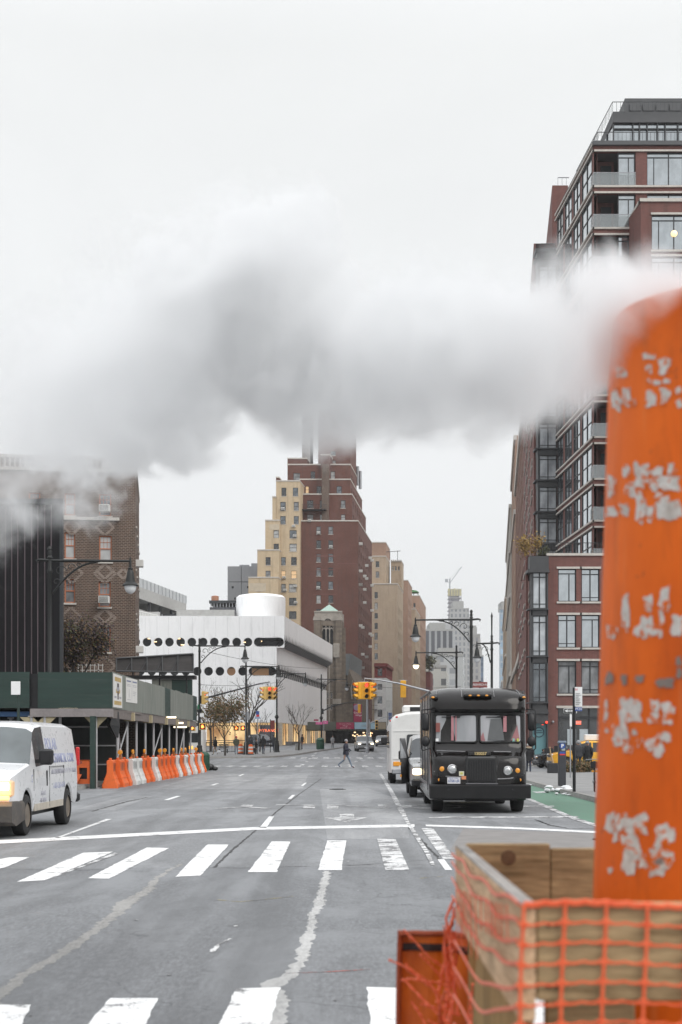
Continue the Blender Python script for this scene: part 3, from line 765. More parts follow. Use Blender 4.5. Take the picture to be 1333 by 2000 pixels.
m.tube([(X(272,196),196,ztop+1.2),(X(310,196),196,ztop+.6)], .05, 6); m.tube([(X(272,196),196,ztop+.6),(X(310,196),196,ztop+.15)], .04, 6)
m.build('roof_railing', M['wframe'], wht)

# --- concrete block with a sloping deck behind the white building
cb = thing('concrete_deck_building', 'grey concrete building with an open upper deck behind the white porthole building', 'building', (X(272,205),205,0))
d2 = Vector((.156,1,0)).normalized(); a = Vector((X(266,205),205,0)); b = a + d2*26.2; zt = Z(1128,205)
mb = MB(); rest(mb, [(a.x-14,a.y),(a.x,a.y),(b.x,b.y),(b.x-14,b.y)], 10, zt-4.4); rest(mb, [(a.x-14,a.y),(a.x+.4,a.y),(b.x+.4,b.y),(b.x-14,b.y)], zt-3.0, zt-1.3)
mb.build('wall', M['concrete'], cb)
m = MB()
for k in range(5): q = a + d2*(1+k*6); m.box(q.x-.3, q.x+.1, q.y-.3, q.y+.3, zt-4.4, zt-3.0)
m.build('column', M['frame'], cb)
m = MB()
m.quad((a.x+.4,a.y,zt-1.3),(b.x+.4,b.y,zt-1.3),(b.x+.4,b.y,zt),(a.x+.4,a.y,zt)); m.build('parapet_screen', pm('pale_mesh_screen', (.42,.44,.45), .6, 0, .1, 2), cb, fix=False)
m = MB()
for k in range(14): q = a + d2*(k*2); m.box(q.x+.4, q.x+.5, q.y-.04, q.y+.04, zt-1.3, zt+.03)
m.build('parapet_post', M['steel'], cb)
m = MB(); q = a + d2*15; m.box(q.x, q.x+3, q.y-3, q.y+2, zt-4.5, zt-4.2); m.build('canopy', M['frame'], cb)
lowd = thing('low_dark_building', 'low charcoal rooftop block carrying an orange tank beside the white drum', 'building', (X(435,245),245,0))
mb = MB(); mb.box(X(410,245), X(464,245), 245, 256, 5, Z(1186,245)); mb.build('wall', pm('charcoal_wall', (.06,.062,.07), .7, 0, .2, 1), lowd)
m = MB(); m.box(X(409,245), X(465,245), 244.7, 257, Z(1178,245), Z(1173,245)); m.build('roof', M['frame'], lowd)
m = MB()
for k in range(9): x = X(412+k*6,245); m.box(x, x+.12, 244.9, 245.2, Z(1186,245), Z(1178,245))
m.build('roof_post', M['steel'], lowd)
m = MB(); m.lathe([(.65,Z(1173,247)),(.65,Z(1164,247)),(.1,Z(1162.5,247))], (X(420,247),247.5,0), 16); m.build('tank', pm('orange_tank', (.42,.2,.12), .7, 0, .15, 2), lowd)
gy = thing('grey_panel_building', 'plain pale grey panelled building behind the buff stepped tower', 'building', (X(475,330),330,0))
mb = MB(); mb.box(X(445,330), X(520,330), 330, 345, 0, Z(1106,330)); mb.build('wall', pm('grey_panels', (.3,.31,.325), .7, 0, .1, .4, stretch=(1,1,.2)), gy)
m = MB()
for px, py in ((453,1145),(483,1145),(458,1167),(490,1187)): m.box(X(px,330), X(px+4,330), 329.9, 330.1, Z(py+4,330), Z(py,330))
m.build('vent', M['black'], gy)
m = MB(); m.box(X(448,330), X(503,330), 329.95, 330.1, Z(1137,330), Z(1136,330)); m.box(X(471.5,330), X(472.2,330), 329.96, 330.1, 0, Z(1106,330)); m.build('panel_joint', M['frame'], gy)
m = MB(); m.box(X(468,332), X(487,332), 332, 335, Z(1106,330), Z(1101,330)); m.box(X(491,332), X(510,332), 332, 336, Z(1106,330), Z(1098,330)); m.build('rooftop_plant', M['steel'], gy)

# --- buff stepped tower and oxblood stepped tower
def px_wins(D, x0, rects, zb, style='plain'):
    return [(X(a,D)-x0, Z(b+d,D)-zb, c*D/F, d*D/F) for a, b, c, d in rects]
def c4(x0, x1, y0, y1): return (440+x0*.24, 820+y0*.24, (x1-x0)*.24, (y1-y0)*.24)
tan = thing('stepped_buff_tower', 'buff brick apartment tower climbing in steps against the oxblood brick tower', 'building', (X(560,298),298,0))
def stepped(bld, D, px0, px1, ytop, ybot, rects, brickm, depth, mix=OLDMIX, fm=None, sidewins=None, name='wall', cap=True):
    x0, x1 = X(px0,D), X(px1,D); zb, zt = (Z(ybot,D) if ybot else 0), Z(ytop,D); mb = MB()
    wall_with_windows(bld, mb, (x0,D,zb), (1,0,0), x1-x0, zt-zb, px_wins(D,x0,rects,zb), 'plain', fm or M['frame'], mix, .25, M['limestone'], .16)
    b = Vector((x1,D,0)) + adir*depth; a = Vector((x0,D,0)) + adir*depth
    if sidewins: wall_with_windows(bld, mb, (x1,D,zb), adir, depth, zt-zb, sidewins, 'plain', fm or M['frame'], mix, .2, None, .1)
    else: mb.quad((x1,D,zb),(b.x,b.y,zb),(b.x,b.y,zt),(x1,D,zt))
    mb.quad((x0,D,zb),(a.x,a.y,zb),(a.x,a.y,zt),(x0,D,zt)); mb.quad((a.x,a.y,zb),(b.x,b.y,zb),(b.x,b.y,zt),(a.x,a.y,zt))
    mb.quad((x0,D,zt-.02),(x1,D,zt-.02),(b.x,b.y,zt-.02),(a.x,a.y,zt-.02))
    mb.build(name, brickm, bld, fix=False)
    if cap:
        m = MB(); m.box(x0-.06, x1+.06, D-.1, D+.3, zt-.04, zt+.22)
        m.add([(x1-.3,D+.3,zt-.04),(x1+.08,D+.3,zt-.04),(b.x+.08,b.y,zt-.04),(b.x-.3,b.y,zt-.04),(x1-.3,D+.3,zt+.22),(x1+.08,D+.3,zt+.22),(b.x+.08,b.y,zt+.22),(b.x-.3,b.y,zt+.22)],
              [(0,1,5,4),(1,2,6,5),(2,3,7,6),(3,0,4,7),(4,5,6,7)]); m.build('coping', M['limestone'], bld)
stepped(tan, 298, 539.6, 586, 940, None, [c4(459,499,552,620),c4(552,595,552,620),c4(450,494,668,738),c4(560,600,668,738),c4(450,494,783,848),c4(560,600,783,848),
   c4(525,583,898,962),c4(525,583,1008,1070),c4(457,494,1117,1182),c4(538,583,1117,1182),c4(457,494,1228,1292),c4(538,583,1228,1292),c4(457,494,1335,1400),c4(521,581,1335,1400),c4(521,581,1448,1510),c4(521,581,1557,1620),c4(521,581,1670,1730)], BR_TAN, 10)
stepped(tan, 297.7, 532.4, 539.6, 971, 1040, [], BR_TAN, 10)
stepped(tan, 297.2, 518.5, 547, 1017, 1300, [c4(395,438,1008,1062),c4(395,438,898,962)], BR_TAN, 10)
stepped(tan, 295.5, 503, 545.8, 1075, 1300, [c4(330,371,1117,1182),c4(330,371,1228,1285)], BR_TAN, 6)
stepped(tan, 294, 485.6, 543.5, 1128.5, 1300, [c4(250,305,1328,1390)], BR_TAN, 8)
stepped(tan, 299.5, 539.6, 545.5, 933, 960, [], BR_BROWN, 3)
brn = thing('stepped_oxblood_tower', 'tall oxblood brick tower with setbacks near the top vanishing into the steam', 'building', (X(640,300),300,0))
sidew = []
for r in range(17):
    for k in range(7): sidew.append((1.6+k*4.7, Z(1046,300)-r*2.9-1.6, 1.5, 1.8))
rows = [(868,930),(980,1046),(1092,1157),(1203,1270),(1315,1378),(1427,1490),(1539,1600),(1651,1712),(1763,1824),(1875,1936)]
stepped(brn, 300, 581, 700, 1018, None, [c4(x0,x1,a,b) for a,b in rows for x0,x1 in ((743,780),(841,879))], BR_BROWN, 34, sidewins=[s for s in sidew if s[1] > 12])
def side2(z0, rows_, n): return [(2+k*4.6, z0+r*2.9, 1.4, 1.7) for r in range(rows_) for k in range(n)]
stepped(brn, 303, 585.5, 688, 966, 1025, [c4(668,718,655,718),c4(772,810,655,718),c4(942,980,655,718),c4(668,718,770,815),c4(772,810,770,815),c4(945,978,770,815)], BR_BROWN, 33, sidewins=side2(.8,2,6))
stepped(brn, 305, 586, 685, 937, 970, [c4(655,682,540,597),c4(745,784,540,605),c4(908,949,540,605)], BR_BROWN, 27, sidewins=side2(.6,1,5))
stepped(brn, 308, 562, 685, 908, 945, [c4(557,610,432,495),c4(697,733,420,487),c4(860,895,420,487)], BR_BROWN, 14, sidewins=side2(.6,1,2))
stepped(brn, 307, 627, 645, 889, 940, [], BR_BROWN, 5); stepped(brn, 309, 562, 600, 896, 915, [], BR_BROWN, 8)
stepped(brn, 312, 622, 685, 800, 915, [c4(860,900,255,290),c4(860,900,330,352)], BR_BROWN, 13)
stepped(brn, 313, 590.5, 606.5, 805, 915, [], pm('pale_chimney_render', (.3,.29,.29), .8), 5)
stepped(brn, 302.5, 629, 642.5, 906, 1018, [], BR_APT, 1.2, cap=False)
m = MB(); zz = Z(996,302)
m.box(X(586,302), X(638,302), 301.2, 303, zz-.08, zz+.05)
for k in range(18): x = X(586,302)+k*.33; m.box(x-.02, x+.02, 301.2, 301.25, zz, zz+1)
m.box(X(586,302), X(638,302), 301.18, 301.26, zz+1, zz+1.06); m.build('fire_escape', M['black'], brn)
for px, py0, py1 in ((699,911,948),(704,920,955)):
    m = MB(); q = P(px,py1,325); m.tube([q, (q.x,q.y,Z(py0,325))], .35, 8); m.build('flue', M['steel'], brn)
ra = random.Random(9)
for k in range(34):
    s = sidew[ra.randrange(len(sidew))]
    if s[1] < 12: continue
    acunit(brn, Vector((X(700,300),300,0)) + adir*(s[0]+.7) + Vector((0,0,s[1]-.1)), R(90)-.1, .8, .7, .55)
for bld, D, lst in ((tan, 297.9, ((553,996),(574,1030),(576,1049),(555,1130),(577,1147),(557,1155),(578,1179))), (brn, 299.9, ((622.5,1043),(646.5,1070),(622,1150),(605,1019)))):
    for px, py in lst: acunit(bld, P(px, py, D) - Vector((0,0,.0)), 0, .75, .35, .5)
STAIN = pm('patched_brick', (.17,.075,.065), .9, 0, .3, 1.5)
for x0_, x1_, y0_, y1_ in ((615,655,1085,1087),(615,655,1112,1113.5),(612,658,1160,1161.5),(660,697,1100,1101)):
    m = MB(); m.box(X(x0_,300), X(x1_,300), 299.985, 300.02, Z(y1_,300), Z(y0_,300)); m.build('brick_course', STAIN, brn)
PTC = pm('pale_patched_brick', (.5,.43,.33), .9, 0, .15, 1.5)
m = MB(); m.box(X(527,297.2), X(546,297.2), 297.185, 297.22, Z(1035,297.2), Z(1024,297.2)); m.build('render_patch', PTC, tan)
m = MB(); m.box(X(487,294), X(520,294), 293.985, 294.02, Z(1155,294), Z(1139,294)); m.build('render_patch', PTC, tan)

# --- stone church with a copper capped tower
STONE = brick('grey_brown_ashlar', (.23,.19,.15), (.14,.115,.095), (.2,.175,.15), .9, .42, .02, .5)
PALE = pm('pale_tower_stone', (.34,.31,.275), .85, 0, .2, 1.2, .1, dirt=((.12,.1,.09), .6))
COPPER = pm('verdigris_copper', (.30,.42,.365), .6, 0, .15, 1.5, stretch=(3,1,.4))
chu = thing('stone_church', 'grey brown stone church with a square tower capped by a green copper pyramid', 'church', (X(640,258),258,0))
CD = 258; x0, x1 = X(616,CD), X(666,CD); zt = Z(1212,CD); s_ = CD/F
bw0, bw1 = X(630,CD), X(651.5,CD); bz0, bz1 = Z(1262,CD), Z(1222,CD)
mb = MB(); facade(mb, (x0,CD,0), (1,0,0), x1-x0, zt, [(bw0-x0, bz0, bw1-bw0, bz1-bz0)], .5)
mb.quad((x1,CD,0),(x1+.6,CD+5.5,0),(x1+.6,CD+5.5,zt),(x1,CD,zt)); mb.quad((x0,CD,0),(x0+.6,CD+5.5,0),(x0+.6,CD+5.5,zt),(x0,CD,zt)); mb.build('tower', STONE, chu, fix=False)
# belfry: pale upper stage with a pointed opening
mb = MB(); cxm = (bw0+bw1)/2; hw_ = (bw1-bw0)/2; top = Z(1196,CD)
arc = [(cxm+hw_*math.cos(t)*1.0, zt+.1+ (Z(1209,CD)-zt)*math.sin(t)) for t in [math.pi*k/12 for k in range(13)]]
outer = [(x1+.1,zt)] + [(x1+.1, top)]*1
ptsR = [(cxm+hw_, bz1)]; n = 8
arch = [(cxm + hw_*(1-(k/n)**1.6), bz1 + (Z(1208,CD)-bz1)*(1-(1-k/n)**1.6)) for k in range(n+1)]
arch = arch + [(2*cxm - a, b) for a, b in arch[-2::-1]]
pts = [(x1+.12,CD-.06,zt)] + [(x1+.12,CD-.06,top),(x0-.12,CD-.06,top),(x0-.12,CD-.06,zt)] + [(a,CD-.06,max(b,zt)) for a,b in arch[::-1]]
mb.extrude(pts, (0,.5,0)); mb.quad((x1+.12,CD,zt),(x1+.6,CD+5.5,zt),(x1+.6,CD+5.5,top),(x1+.12,CD,top))
for a in (x0-.35, x1-1.0):
    for zz, e_ in ((zt+.05,.25),(zt+.3,.18),(zt+.55,.1)): mb.box(a-e_+.2, a+1.35+e_-.2, CD-.45, CD-.05, zz, zz+.24)
mb.box(x0-.2, x1+.3, CD-.2, CD+5.6, top, top+.25); mb.build('belfry', PALE, chu, fix=False)
m = MB()
for a in (x0-.25, x1-.95): m.box(a, a+1.2, CD-.4, CD+.02, 0, zt)
m.box(x1-.2, x1+.9, CD+.6, CD+1.6, 0, zt-1.2); m.build('buttress', STONE, chu)
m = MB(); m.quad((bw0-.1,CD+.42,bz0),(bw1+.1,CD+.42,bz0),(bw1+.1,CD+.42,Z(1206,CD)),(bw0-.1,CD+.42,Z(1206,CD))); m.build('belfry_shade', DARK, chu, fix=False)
m = MB()
for k in (1,2): x = bw0+(bw1-bw0)*k/3; m.box(x-.08, x+.08, CD+.1, CD+.3, bz0, Z(1219,CD))
m.box(bw0, bw1, CD+.12, CD+.28, Z(1228,CD), Z(1226.5,CD))
for k in range(3):
    c0 = bw0+(bw1-bw0)*(k+.5)/3; w_ = (bw1-bw0)/6
    m.tube([(c0-w_,CD+.2,Z(1232,CD)),(c0-w_*.6,CD+.2,Z(1228,CD)),(c0,CD+.2,Z(1225,CD)),(c0+w_*.6,CD+.2,Z(1228,CD)),(c0+w_,CD+.2,Z(1232,CD))], .07, 6)
    m.tube([(c0-w_,CD+.2,Z(1226,CD)),(c0,CD+.2,Z(1217,CD)),(c0+w_,CD+.2,Z(1226,CD))], .06, 6)
m.tube([(bw0,CD+.2,Z(1222,CD)),(cxm,CD+.2,Z(1209,CD)),(bw1,CD+.2,Z(1222,CD))], .1, 6)
m.build('tracery', PALE, chu)
m = MB(); ax = (X(643.5,CD+2.8), CD+2.8, Z(1177.5,CD)); q = [(X(625,CD),CD+.2,top+.25),(X(661.5,CD),CD+.2,top+.25),(X(662.5,CD),CD+5.2,top+.25),(X(626,CD),CD+5.2,top+.25)]
for i in range(4): m.poly([q[i], q[(i+1)%4], ax])
m.build('roof', COPPER, chu)
m = MB(); m.cbox(X(651,CD),X(664,CD),CD-.55,CD-.2,Z(1285,CD),Z(1257,CD),.1); m.box(X(650,CD),X(667,CD),CD-.7,CD-.2,Z(1375,CD),Z(1365,CD)); m.build('carved_stone', PALE, chu)
nv = MB(); n0, n1 = X(668,266), X(686,266); ze = Z(1318,266); zr = Z(1277,266)
for i in range(1): nv.extrude([(n0-6,266,0),(n1+1.2,266,0),(n1+1.2,266,ze-2.5),(n1,266,ze),(n1-1.2,266,zr-.4),(n0-6,266,zr-.4)], (2.5,22,0))
nv.build('nave', STONE, chu)
m = MB(); m.add([(n0,265.6,ze),(n1-.6,265.6,ze-.1),(n1,265.6,zr),(n0+.3,265.6,zr),(n0+2.5,288,ze),(n1+2.2,288,ze-.1),(n1+2.4,288,zr),(n0+2.6,288,zr)], [(0,1,2,3),(0,4,5,1),(1,5,6,2),(2,6,7,3)])
m.build('roof', pm('grey_slate', (.17,.19,.2), .6, 0, .2, 1.2, stretch=(1,1,4)), chu)
lw = MB(); facade(lw, (X(598,255),255,0), (1,0,0), X(650,255)-X(598,255), Z(1296,255), [(X(a,255)-X(598,255), Z(b+11,255), .34, 1.05) for b in (1353.5,1376) for a in (632,639,646)], .3); lw.build('wall', STONE, chu, fix=False)
for b in (1353.5,1376):
    for a in (632,639,646): window(chu, (X(a,255),255,Z(b+11,255)), (1,0,0), .34, 1.05, 'none', M['limestone'], M['glass_dark'], .2)
m = MB()
for a in (643.5,637): m.box(X(a,255)-.1, X(a,255)+.1, 254.8, 255.05, 0, Z(1300,255))
m.box(X(598,255), X(650,255), 254.85, 255.1, Z(1351,255), Z(1349.5,255)); m.build('stone_mullion', PALE, chu)
m = MB(); arcp = [(X(688,265.4),265.4,Z(1365,265)),(X(686,265.4),265.4,Z(1345,265)),(X(689,265.4),265.4,Z(1327,265)),(X(692,265.4),265.4,Z(1345,265)),(X(694,265.4),265.4,Z(1365,265))]
m.tube(arcp, .15, 6); m.build('arch_moulding', PALE, chu)

# --- small white house with a red top storey
rh = thing('narrow_white_house', 'narrow white house with a red top storey and fire escape beside the oxblood tower', 'building', (X(742,338),338,0))
REDW = brick('bright_red_brick', (.27,.045,.04), (.2,.035,.03), (.2,.08,.07), .3, .09, .01, .3)
WHW = pm('white_painted_brick', (.72,.73,.73), .8, 0, .12, .8, .1, dirt=((.3,.3,.3), .4))
sw = [(2+k*3.2, 3+r*3.4, 1.1, 1.9) for r in range(3) for k in range(6)]
stepped(rh, 338, 731.6, 754.6, 1324, None, [(738,1336,9,11),(738,1360,9,14),(738,1386,9,14)], WHW, 21, sidewins=sw, cap=False)
stepped(rh, 338, 731.6, 754.6, 1298, 1324, [(738,1306,9,14)], REDW, 21, sidewins=[(2+k*3.2,.8,1.1,1.7) for k in range(6)], cap=False)
m = MB(); xx0, xx1 = X(731,338), X(755.4,338); b = Vector((xx1,338,0)) + adir*21; zz = Z(1298,338)
m.box(xx0, xx1, 337.6, 338.4, zz-.5, zz+.3); m.add([(xx1-.4,338.4,zz-.5),(xx1+.2,338.4,zz-.5),(b.x+.2,b.y,zz-.5),(b.x-.4,b.y,zz-.5),(xx1-.4,338.4,zz+.3),(xx1+.2,338.4,zz+.3),(b.x+.2,b.y,zz+.3),(b.x-.4,b.y,zz+.3)], [(0,1,5,4),(1,2,6,5),(2,3,7,6),(4,5,6,7)])
m.build('cornice', pm('red_cornice', (.2,.035,.03), .6), rh)
m = MB()
for y in (1337,1361,1386):
    m.box(X(727,338), X(737,338), 336.6, 338, Z(y,338)-.1, Z(y,338)); 
    for k in range(6): m.box(X(727,338)+k*.24, X(727,338)+.03+k*.24, 336.6, 336.64, Z(y,338), Z(y-8,338))
    m.box(X(727,338), X(737,338), 336.58, 336.66, Z(y-8,338), Z(y-8.6,338))
m.build('fire_escape', M['black'], rh)

# --- further apartment blocks on the left side of the avenue
def c5(x0, x1, y0, y1): return (640+x0*.285, 1030+y0*.285, (x1-x0)*.285, (y1-y0)*.285)
ta = thing('cream_apartment_block', 'cream brick apartment block with a crenellated water tower next to the oxblood tower', 'building', (X(750,362),362,0))
stepped(ta, 362, 718, 777, 1141, None, [c5(323,345,a,b) for a,b in ((443,487),(516,560),(587,625),(655,697),(722,770),(795,835),(862,905),(930,970))], BR_TAN2, 22, sidewins=[(2+k*4.5, 18+r*3.3, 1.5, 1.9) for r in range(6) for k in range(4)])
stepped(ta, 368, 718, 754, 1087, 1150, [c5(331,355,232,273),c5(331,355,302,345)], BR_TAN2, 14, sidewins=[(2+k*4.5, 1.5+r*3.3, 1.4, 1.8) for r in range(2) for k in range(3)])
stepped(ta, 368.2, 718, 754, 1060, 1087, [], BR_PINK, 14)
stepped(ta, 378, 764, 785, 1097, 1150, [(766,1106,3,8),(772,1106,3,8),(778,1106,3,8)], BR_TAN2, 8)
m = MB()
for k in range(6): m.box(X(764+k*3.7,378), X(766+k*3.7,378), 377.7, 378.3, Z(1097,378), Z(1093.5,378))
m.build('battlement', PALE, ta)
m = MB(); m.tube([(X(755,370),370,Z(1078,370)),(X(783,370),370,Z(1076,370))], .08, 5)
for px in (762,777): m.tube([(X(px,370),370,Z(1094,370)),(X(px,370),370,Z(1076,370))], .07, 5)
m.build('aerial', M['black'], ta)
tb = thing('salmon_apartment_block', 'salmon brick apartment block rising behind the cream block', 'building', (X(790,392),392,0))
stepped(tb, 392, 770, 797, 1134, None, [(783,1185,5,8),(783,1205,5,8)], BR_PINK, 20, sidewins=[(2+k*4, 20+r*3.3, 1.5, 1.8) for r in range(7) for k in range(4)])
tc_ = thing('buff_apartment_block', 'buff brick apartment block with a blank side wall in front of the salmon pergola block', 'building', (X(800,410),410,0))
stepped(tc_, 410, 776, 812, 1190, None, [(784,1201,16,10)], BR_TAN2, 26, sidewins=[(2+k*4, 6+r*3.4, 1.5, 1.8) for r in range(10) for k in range(5)])
td = thing('pergola_apartment_block', 'salmon brick apartment block with a green roof pergola farther up the avenue', 'building', (X(812,440),440,0))
stepped(td, 440, 790, 820, 1164, None, [(800,1178,4,8),(808,1178,4,8)], BR_PINK, 40, sidewins=[(2+k*4.2, 6+r*3.4, 1.6, 1.9) for r in range(11) for k in range(8)])
m = MB(); q = P(800,1160,442); w_ = 17*442/F
for x in (0, w_*.5, w_): m.box(q.x+x-.1, q.x+x+.1, 442, 442.2, Z(1165,442), Z(1157,442))
m.add([(q.x-.3,441,Z(1157,442)),(q.x+w_+.3,441,Z(1157,442)),(q.x+w_+.3,446,Z(1157,442)),(q.x-.3,446,Z(1157,442)),(q.x+.6,441.6,Z(1152,442)),(q.x+w_-.6,441.6,Z(1153.5,442)),(q.x+w_-.6,446,Z(1153.5,442)),(q.x+.6,446,Z(1152,442))],[(0,1,5,4),(1,2,6,5),(2,3,7,6),(3,0,4,7),(4,5,6,7),(0,3,2,1)])
m.build('pergola', pm('green_canvas', (.05,.14,.05), .8), td)
te = thing('red_corner_block', 'dark red brick block with a small roof tree far up the avenue', 'building', (X(834,480),480,0))
stepped(te, 480, 822, 841, 1312, None, [], brick('wine_brick', (.2,.05,.05), (.15,.04,.04), (.18,.1,.1), .4, .1, .01), 20)

# --- distant midtown blocks: window bands are part of each wall's pattern
def grid_wall(name, wall, pane, bw, bh, ms=.35, offset=0, metal=.4, squash=1):
    t = NT(name); o = t.obj(); sp = t.n('ShaderNodeSeparateXYZ'); t.l(o, sp.inputs[0])
    u = t.math('ADD', sp.outputs[0], sp.outputs[1]); cb = t.n('ShaderNodeCombineXYZ'); t.l(u, cb.inputs[0]); t.l(sp.outputs[2], cb.inputs[1])
    b = t.n('ShaderNodeTexBrick'); b.offset = offset; t.l(cb.outputs[0], b.inputs['Vector']); b.inputs['Scale'].default_value = 1
    b.inputs['Brick Width'].default_value = bw; b.inputs['Row Height'].default_value = bh; b.inputs['Mortar Size'].default_value = ms; b.inputs['Mortar Smooth'].default_value = .05
    b.inputs['Color1'].default_value = (*pane, 1); b.inputs['Color2'].default_value = (*(x*1.9 for x in pane), 1); b.inputs['Mortar'].default_value = (*wall, 1)
    c = t.mix(t.rng(t.noise(o, .03, 4), .4, .7, 0, .2), b.outputs[0], tuple(x*.6 for x in wall))
    return t.pbr(c, t.rng(b.outputs['Fac'], 0, 1, .2, .8), 0, .5)
far = [
 ('dark_striped_office', 'broad grey office block with tall black window strips far up the avenue', 900, 829, 885, 1232, 60, grid_wall('black_strip_glazing', (.3,.31,.32), (.028,.03,.038), 3.7, 26, .75)),
 ('grey_gridded_tower', 'pale grey tower with a dense grid of small windows beneath the tower under construction', 1100, 879, 916, 1190, 50, grid_wall('grey_grid_windows', (.36,.36,.36), (.13,.14,.15), 3.2, 4.4, .85)),
 ('grey_gridded_wing', 'lower grey wing at the right flank of the gridded tower', 1110, 905, 930, 1224, 40, grid_wall('grey_grid_windows_small', (.34,.34,.34), (.16,.16,.17), 3.2, 4.4, .8)),
 ('slim_grey_tower', 'slim grey stepped tower behind the street lamp', 850, 918, 938, 1241, 40, grid_wall('grey_slim_windows', (.32,.31,.3), (.14,.14,.15), 2.8, 3.8, .7)),
 ('pale_white_block', 'pale white apartment block with few dark windows at the far end of the avenue', 520, 830, 872, 1304, 30, grid_wall('white_block_windows', (.5,.5,.47), (.12,.13,.14), 4.6, 5.2, 1.4)),
 ('pale_grey_block', 'pale grey loft building with large panes behind the white apartment block', 620, 846, 905, 1281, 30, grid_wall('grey_block_windows', (.42,.43,.43), (.2,.21,.22), 6, 5, 1.3)),
 ('blue_glass_tower', 'thin blue glass tower seen against the sky along the right hand facades', 700, 976, 1003, 1190, 30, grid_wall('blue_curtain_wall', (.34,.4,.45), (.2,.28,.36), 3, 3.4, .5)),
 ('dark_glass_tower', 'narrow dark blue glass tower far away to the right of the grey towers', 1000, 937, 944.5, 1282, 30, grid_wall('dark_curtain_wall', (.16,.19,.24), (.07,.1,.15), 3, 3.6, .4)),
 ('low_grey_terrace', 'low grey terrace closing the view at the far end of the street', 1300, 925, 990, 1405, 30, grid_wall('terrace_windows', (.3,.3,.3), (.12,.12,.13), 4, 4, 1.1)),
]
for nm, lab, D, a, b, yt, dep, mt in far:
    r = thing(nm, lab, 'building', (X(a,D), D, 0)); mb = MB(); x0, x1 = X(a,D), X(b,D); e = adir*dep
    rest(mb, [(x0,D),(x1,D),(x1+e.x,D+e.y),(x0+e.x,D+e.y)], 0, Z(yt,D)); mb.build('wall', mt, r)
    m = MB(); h = .006*D
    m.box(x0+(x1-x0)*.2, x0+(x1-x0)*.75, D+3, D+dep*.6, Z(yt,D), Z(yt,D)+h); m.box(x0-.2, x1+.2, D-.25, D+.8, Z(yt,D)-.1, Z(yt,D)+.9); m.build('roof', M['concrete'], r)
    if nm == 'dark_striped_office':
        m = MB(); m.box(X(846,D), X(884,D), D+12, D+40, Z(yt,D), Z(1213,D)); m.box(X(850,D), X(862,D), D+9, D+12, Z(yt,D), Z(1221,D)); m.build('rooftop_plant', pm('pale_plant_room', (.42,.43,.44), .8), r)
uc = thing('tower_under_construction', 'unfinished skyscraper with open floors, yellow netting and a crane on top', 'building', (X(889,1500),1500,0))
mb = MB(); x0, x1 = X(877,1500), X(901,1500); z = Z(1215,1500)
core = MB(); core.box(x0+2, x1-2, 1502, 1520, 0, Z(1152,1500)); core.build('core', pm('lilac_grey_core', (.23,.21,.25), .8), uc)
while z < Z(1152,1500): mb.box(x0, x1, 1500, 1522, z, z+.9); z += 4.2
mb.build('floor_slab', pm('raw_slab', (.36,.35,.36), .8), uc)
m = MB(); rnd = random.Random(4)
for k in range(7): x = x0+(x1-x0)*k/6; m.box(x-.35, x+.35, 1499.6, 1500.4, Z(1215,1500), Z(1150,1500))
m.build('steel_column', pm('steel_column', (.2,.19,.21), .6), uc)
m = MB()
for k in range(5): x = x0-1+(x1-x0+2)*k/5; m.box(x, x+(x1-x0)/6, 1499, 1499.4, Z(1164,1500), Z(1149,1500)+rnd.uniform(-1,1))
m.build('safety_net', pm('yellow_net', (.42,.38,.2), .8), uc)
m = MB(); q = P(879,1150,1500); m.tube([q, (q.x,q.y,Z(1130,1500))], .7, 4); m.tube([(q.x-4,q.y,Z(1134,1500)),(q.x,q.y,Z(1139,1500)),(X(902,1500),1500,Z(1107,1500))], .35, 4); m.tube([(q.x,q.y,Z(1130,1500)),(X(900,1500),1500,Z(1108,1500))], .12, 4); m.box(q.x-5,q.x-2,q.y-1,q.y+1,Z(1137,1500),Z(1131,1500))
m.build('crane', pm('pale_crane', (.3,.32,.34), .6), uc)
# ------------------------------------------------------------------ red brick apartment building on the right
BR_RED = brick('plum_red_brick', (.19,.068,.058), (.135,.05,.045), (.2,.14,.125), .24, .08, .012, .25)
GREYM = pm('grey_metal_spandrel', (.06,.062,.066), .5, .3, .15, 2)
RMIX = {'glass_sky': 9, 'blind': .4}
LMIX = {'glass_sky': 6, 'glass_blue': 3, 'curtain': 1, 'lit': .15}
glb = thing('red_brick_apartment_building', 'plum red brick apartment building with charcoal bay windows and terraces, steam drifting across it', 'building', (X(1070,100),100,0))
D1 = 100
def fr_w(D, px, py, pw, ph, x0, zb=0): return (X(px,D)-x0, Z(py+ph,D)-zb, pw*D/F, ph*D/F)
# low block, front
x0 = X(1070,D1); x1 = 26.0; zt = Z(1084,D1); mb = MB()
wins = [fr_w(D1,1090.5,y,35.5,64,x0) for y in (1111,1201,1291)] + [fr_w(D1,1136,y,35.5,64,x0) for y in (1111,1201,1291)] + [fr_w(D1,px,y,35.5,64,x0) for y in (1111,1201,1291) for px in (1195,1241,1300)]
store = [(X(1090,D1)-x0, 0.1, 5.6, Z(1383,D1)-.1)]
facade(mb, (x0,D1,0), (1,0,0), x1-x0, zt, wins+store, .25)
mixes = [LMIX, LMIX, {'glass_blue':3,'curtain':3}]
for i, q in enumerate(wins):
    r = i % 3; window(glb, (x0+q[0], D1, q[1]), (1,0,0), q[2], q[3], 'twin' if i % 2 else 'casement', M['frame'], pick([{'glass_sky':1},{'glass_sky':3,'blind':1},{'glass_blue':3,'curtain':2}][r]), .14)
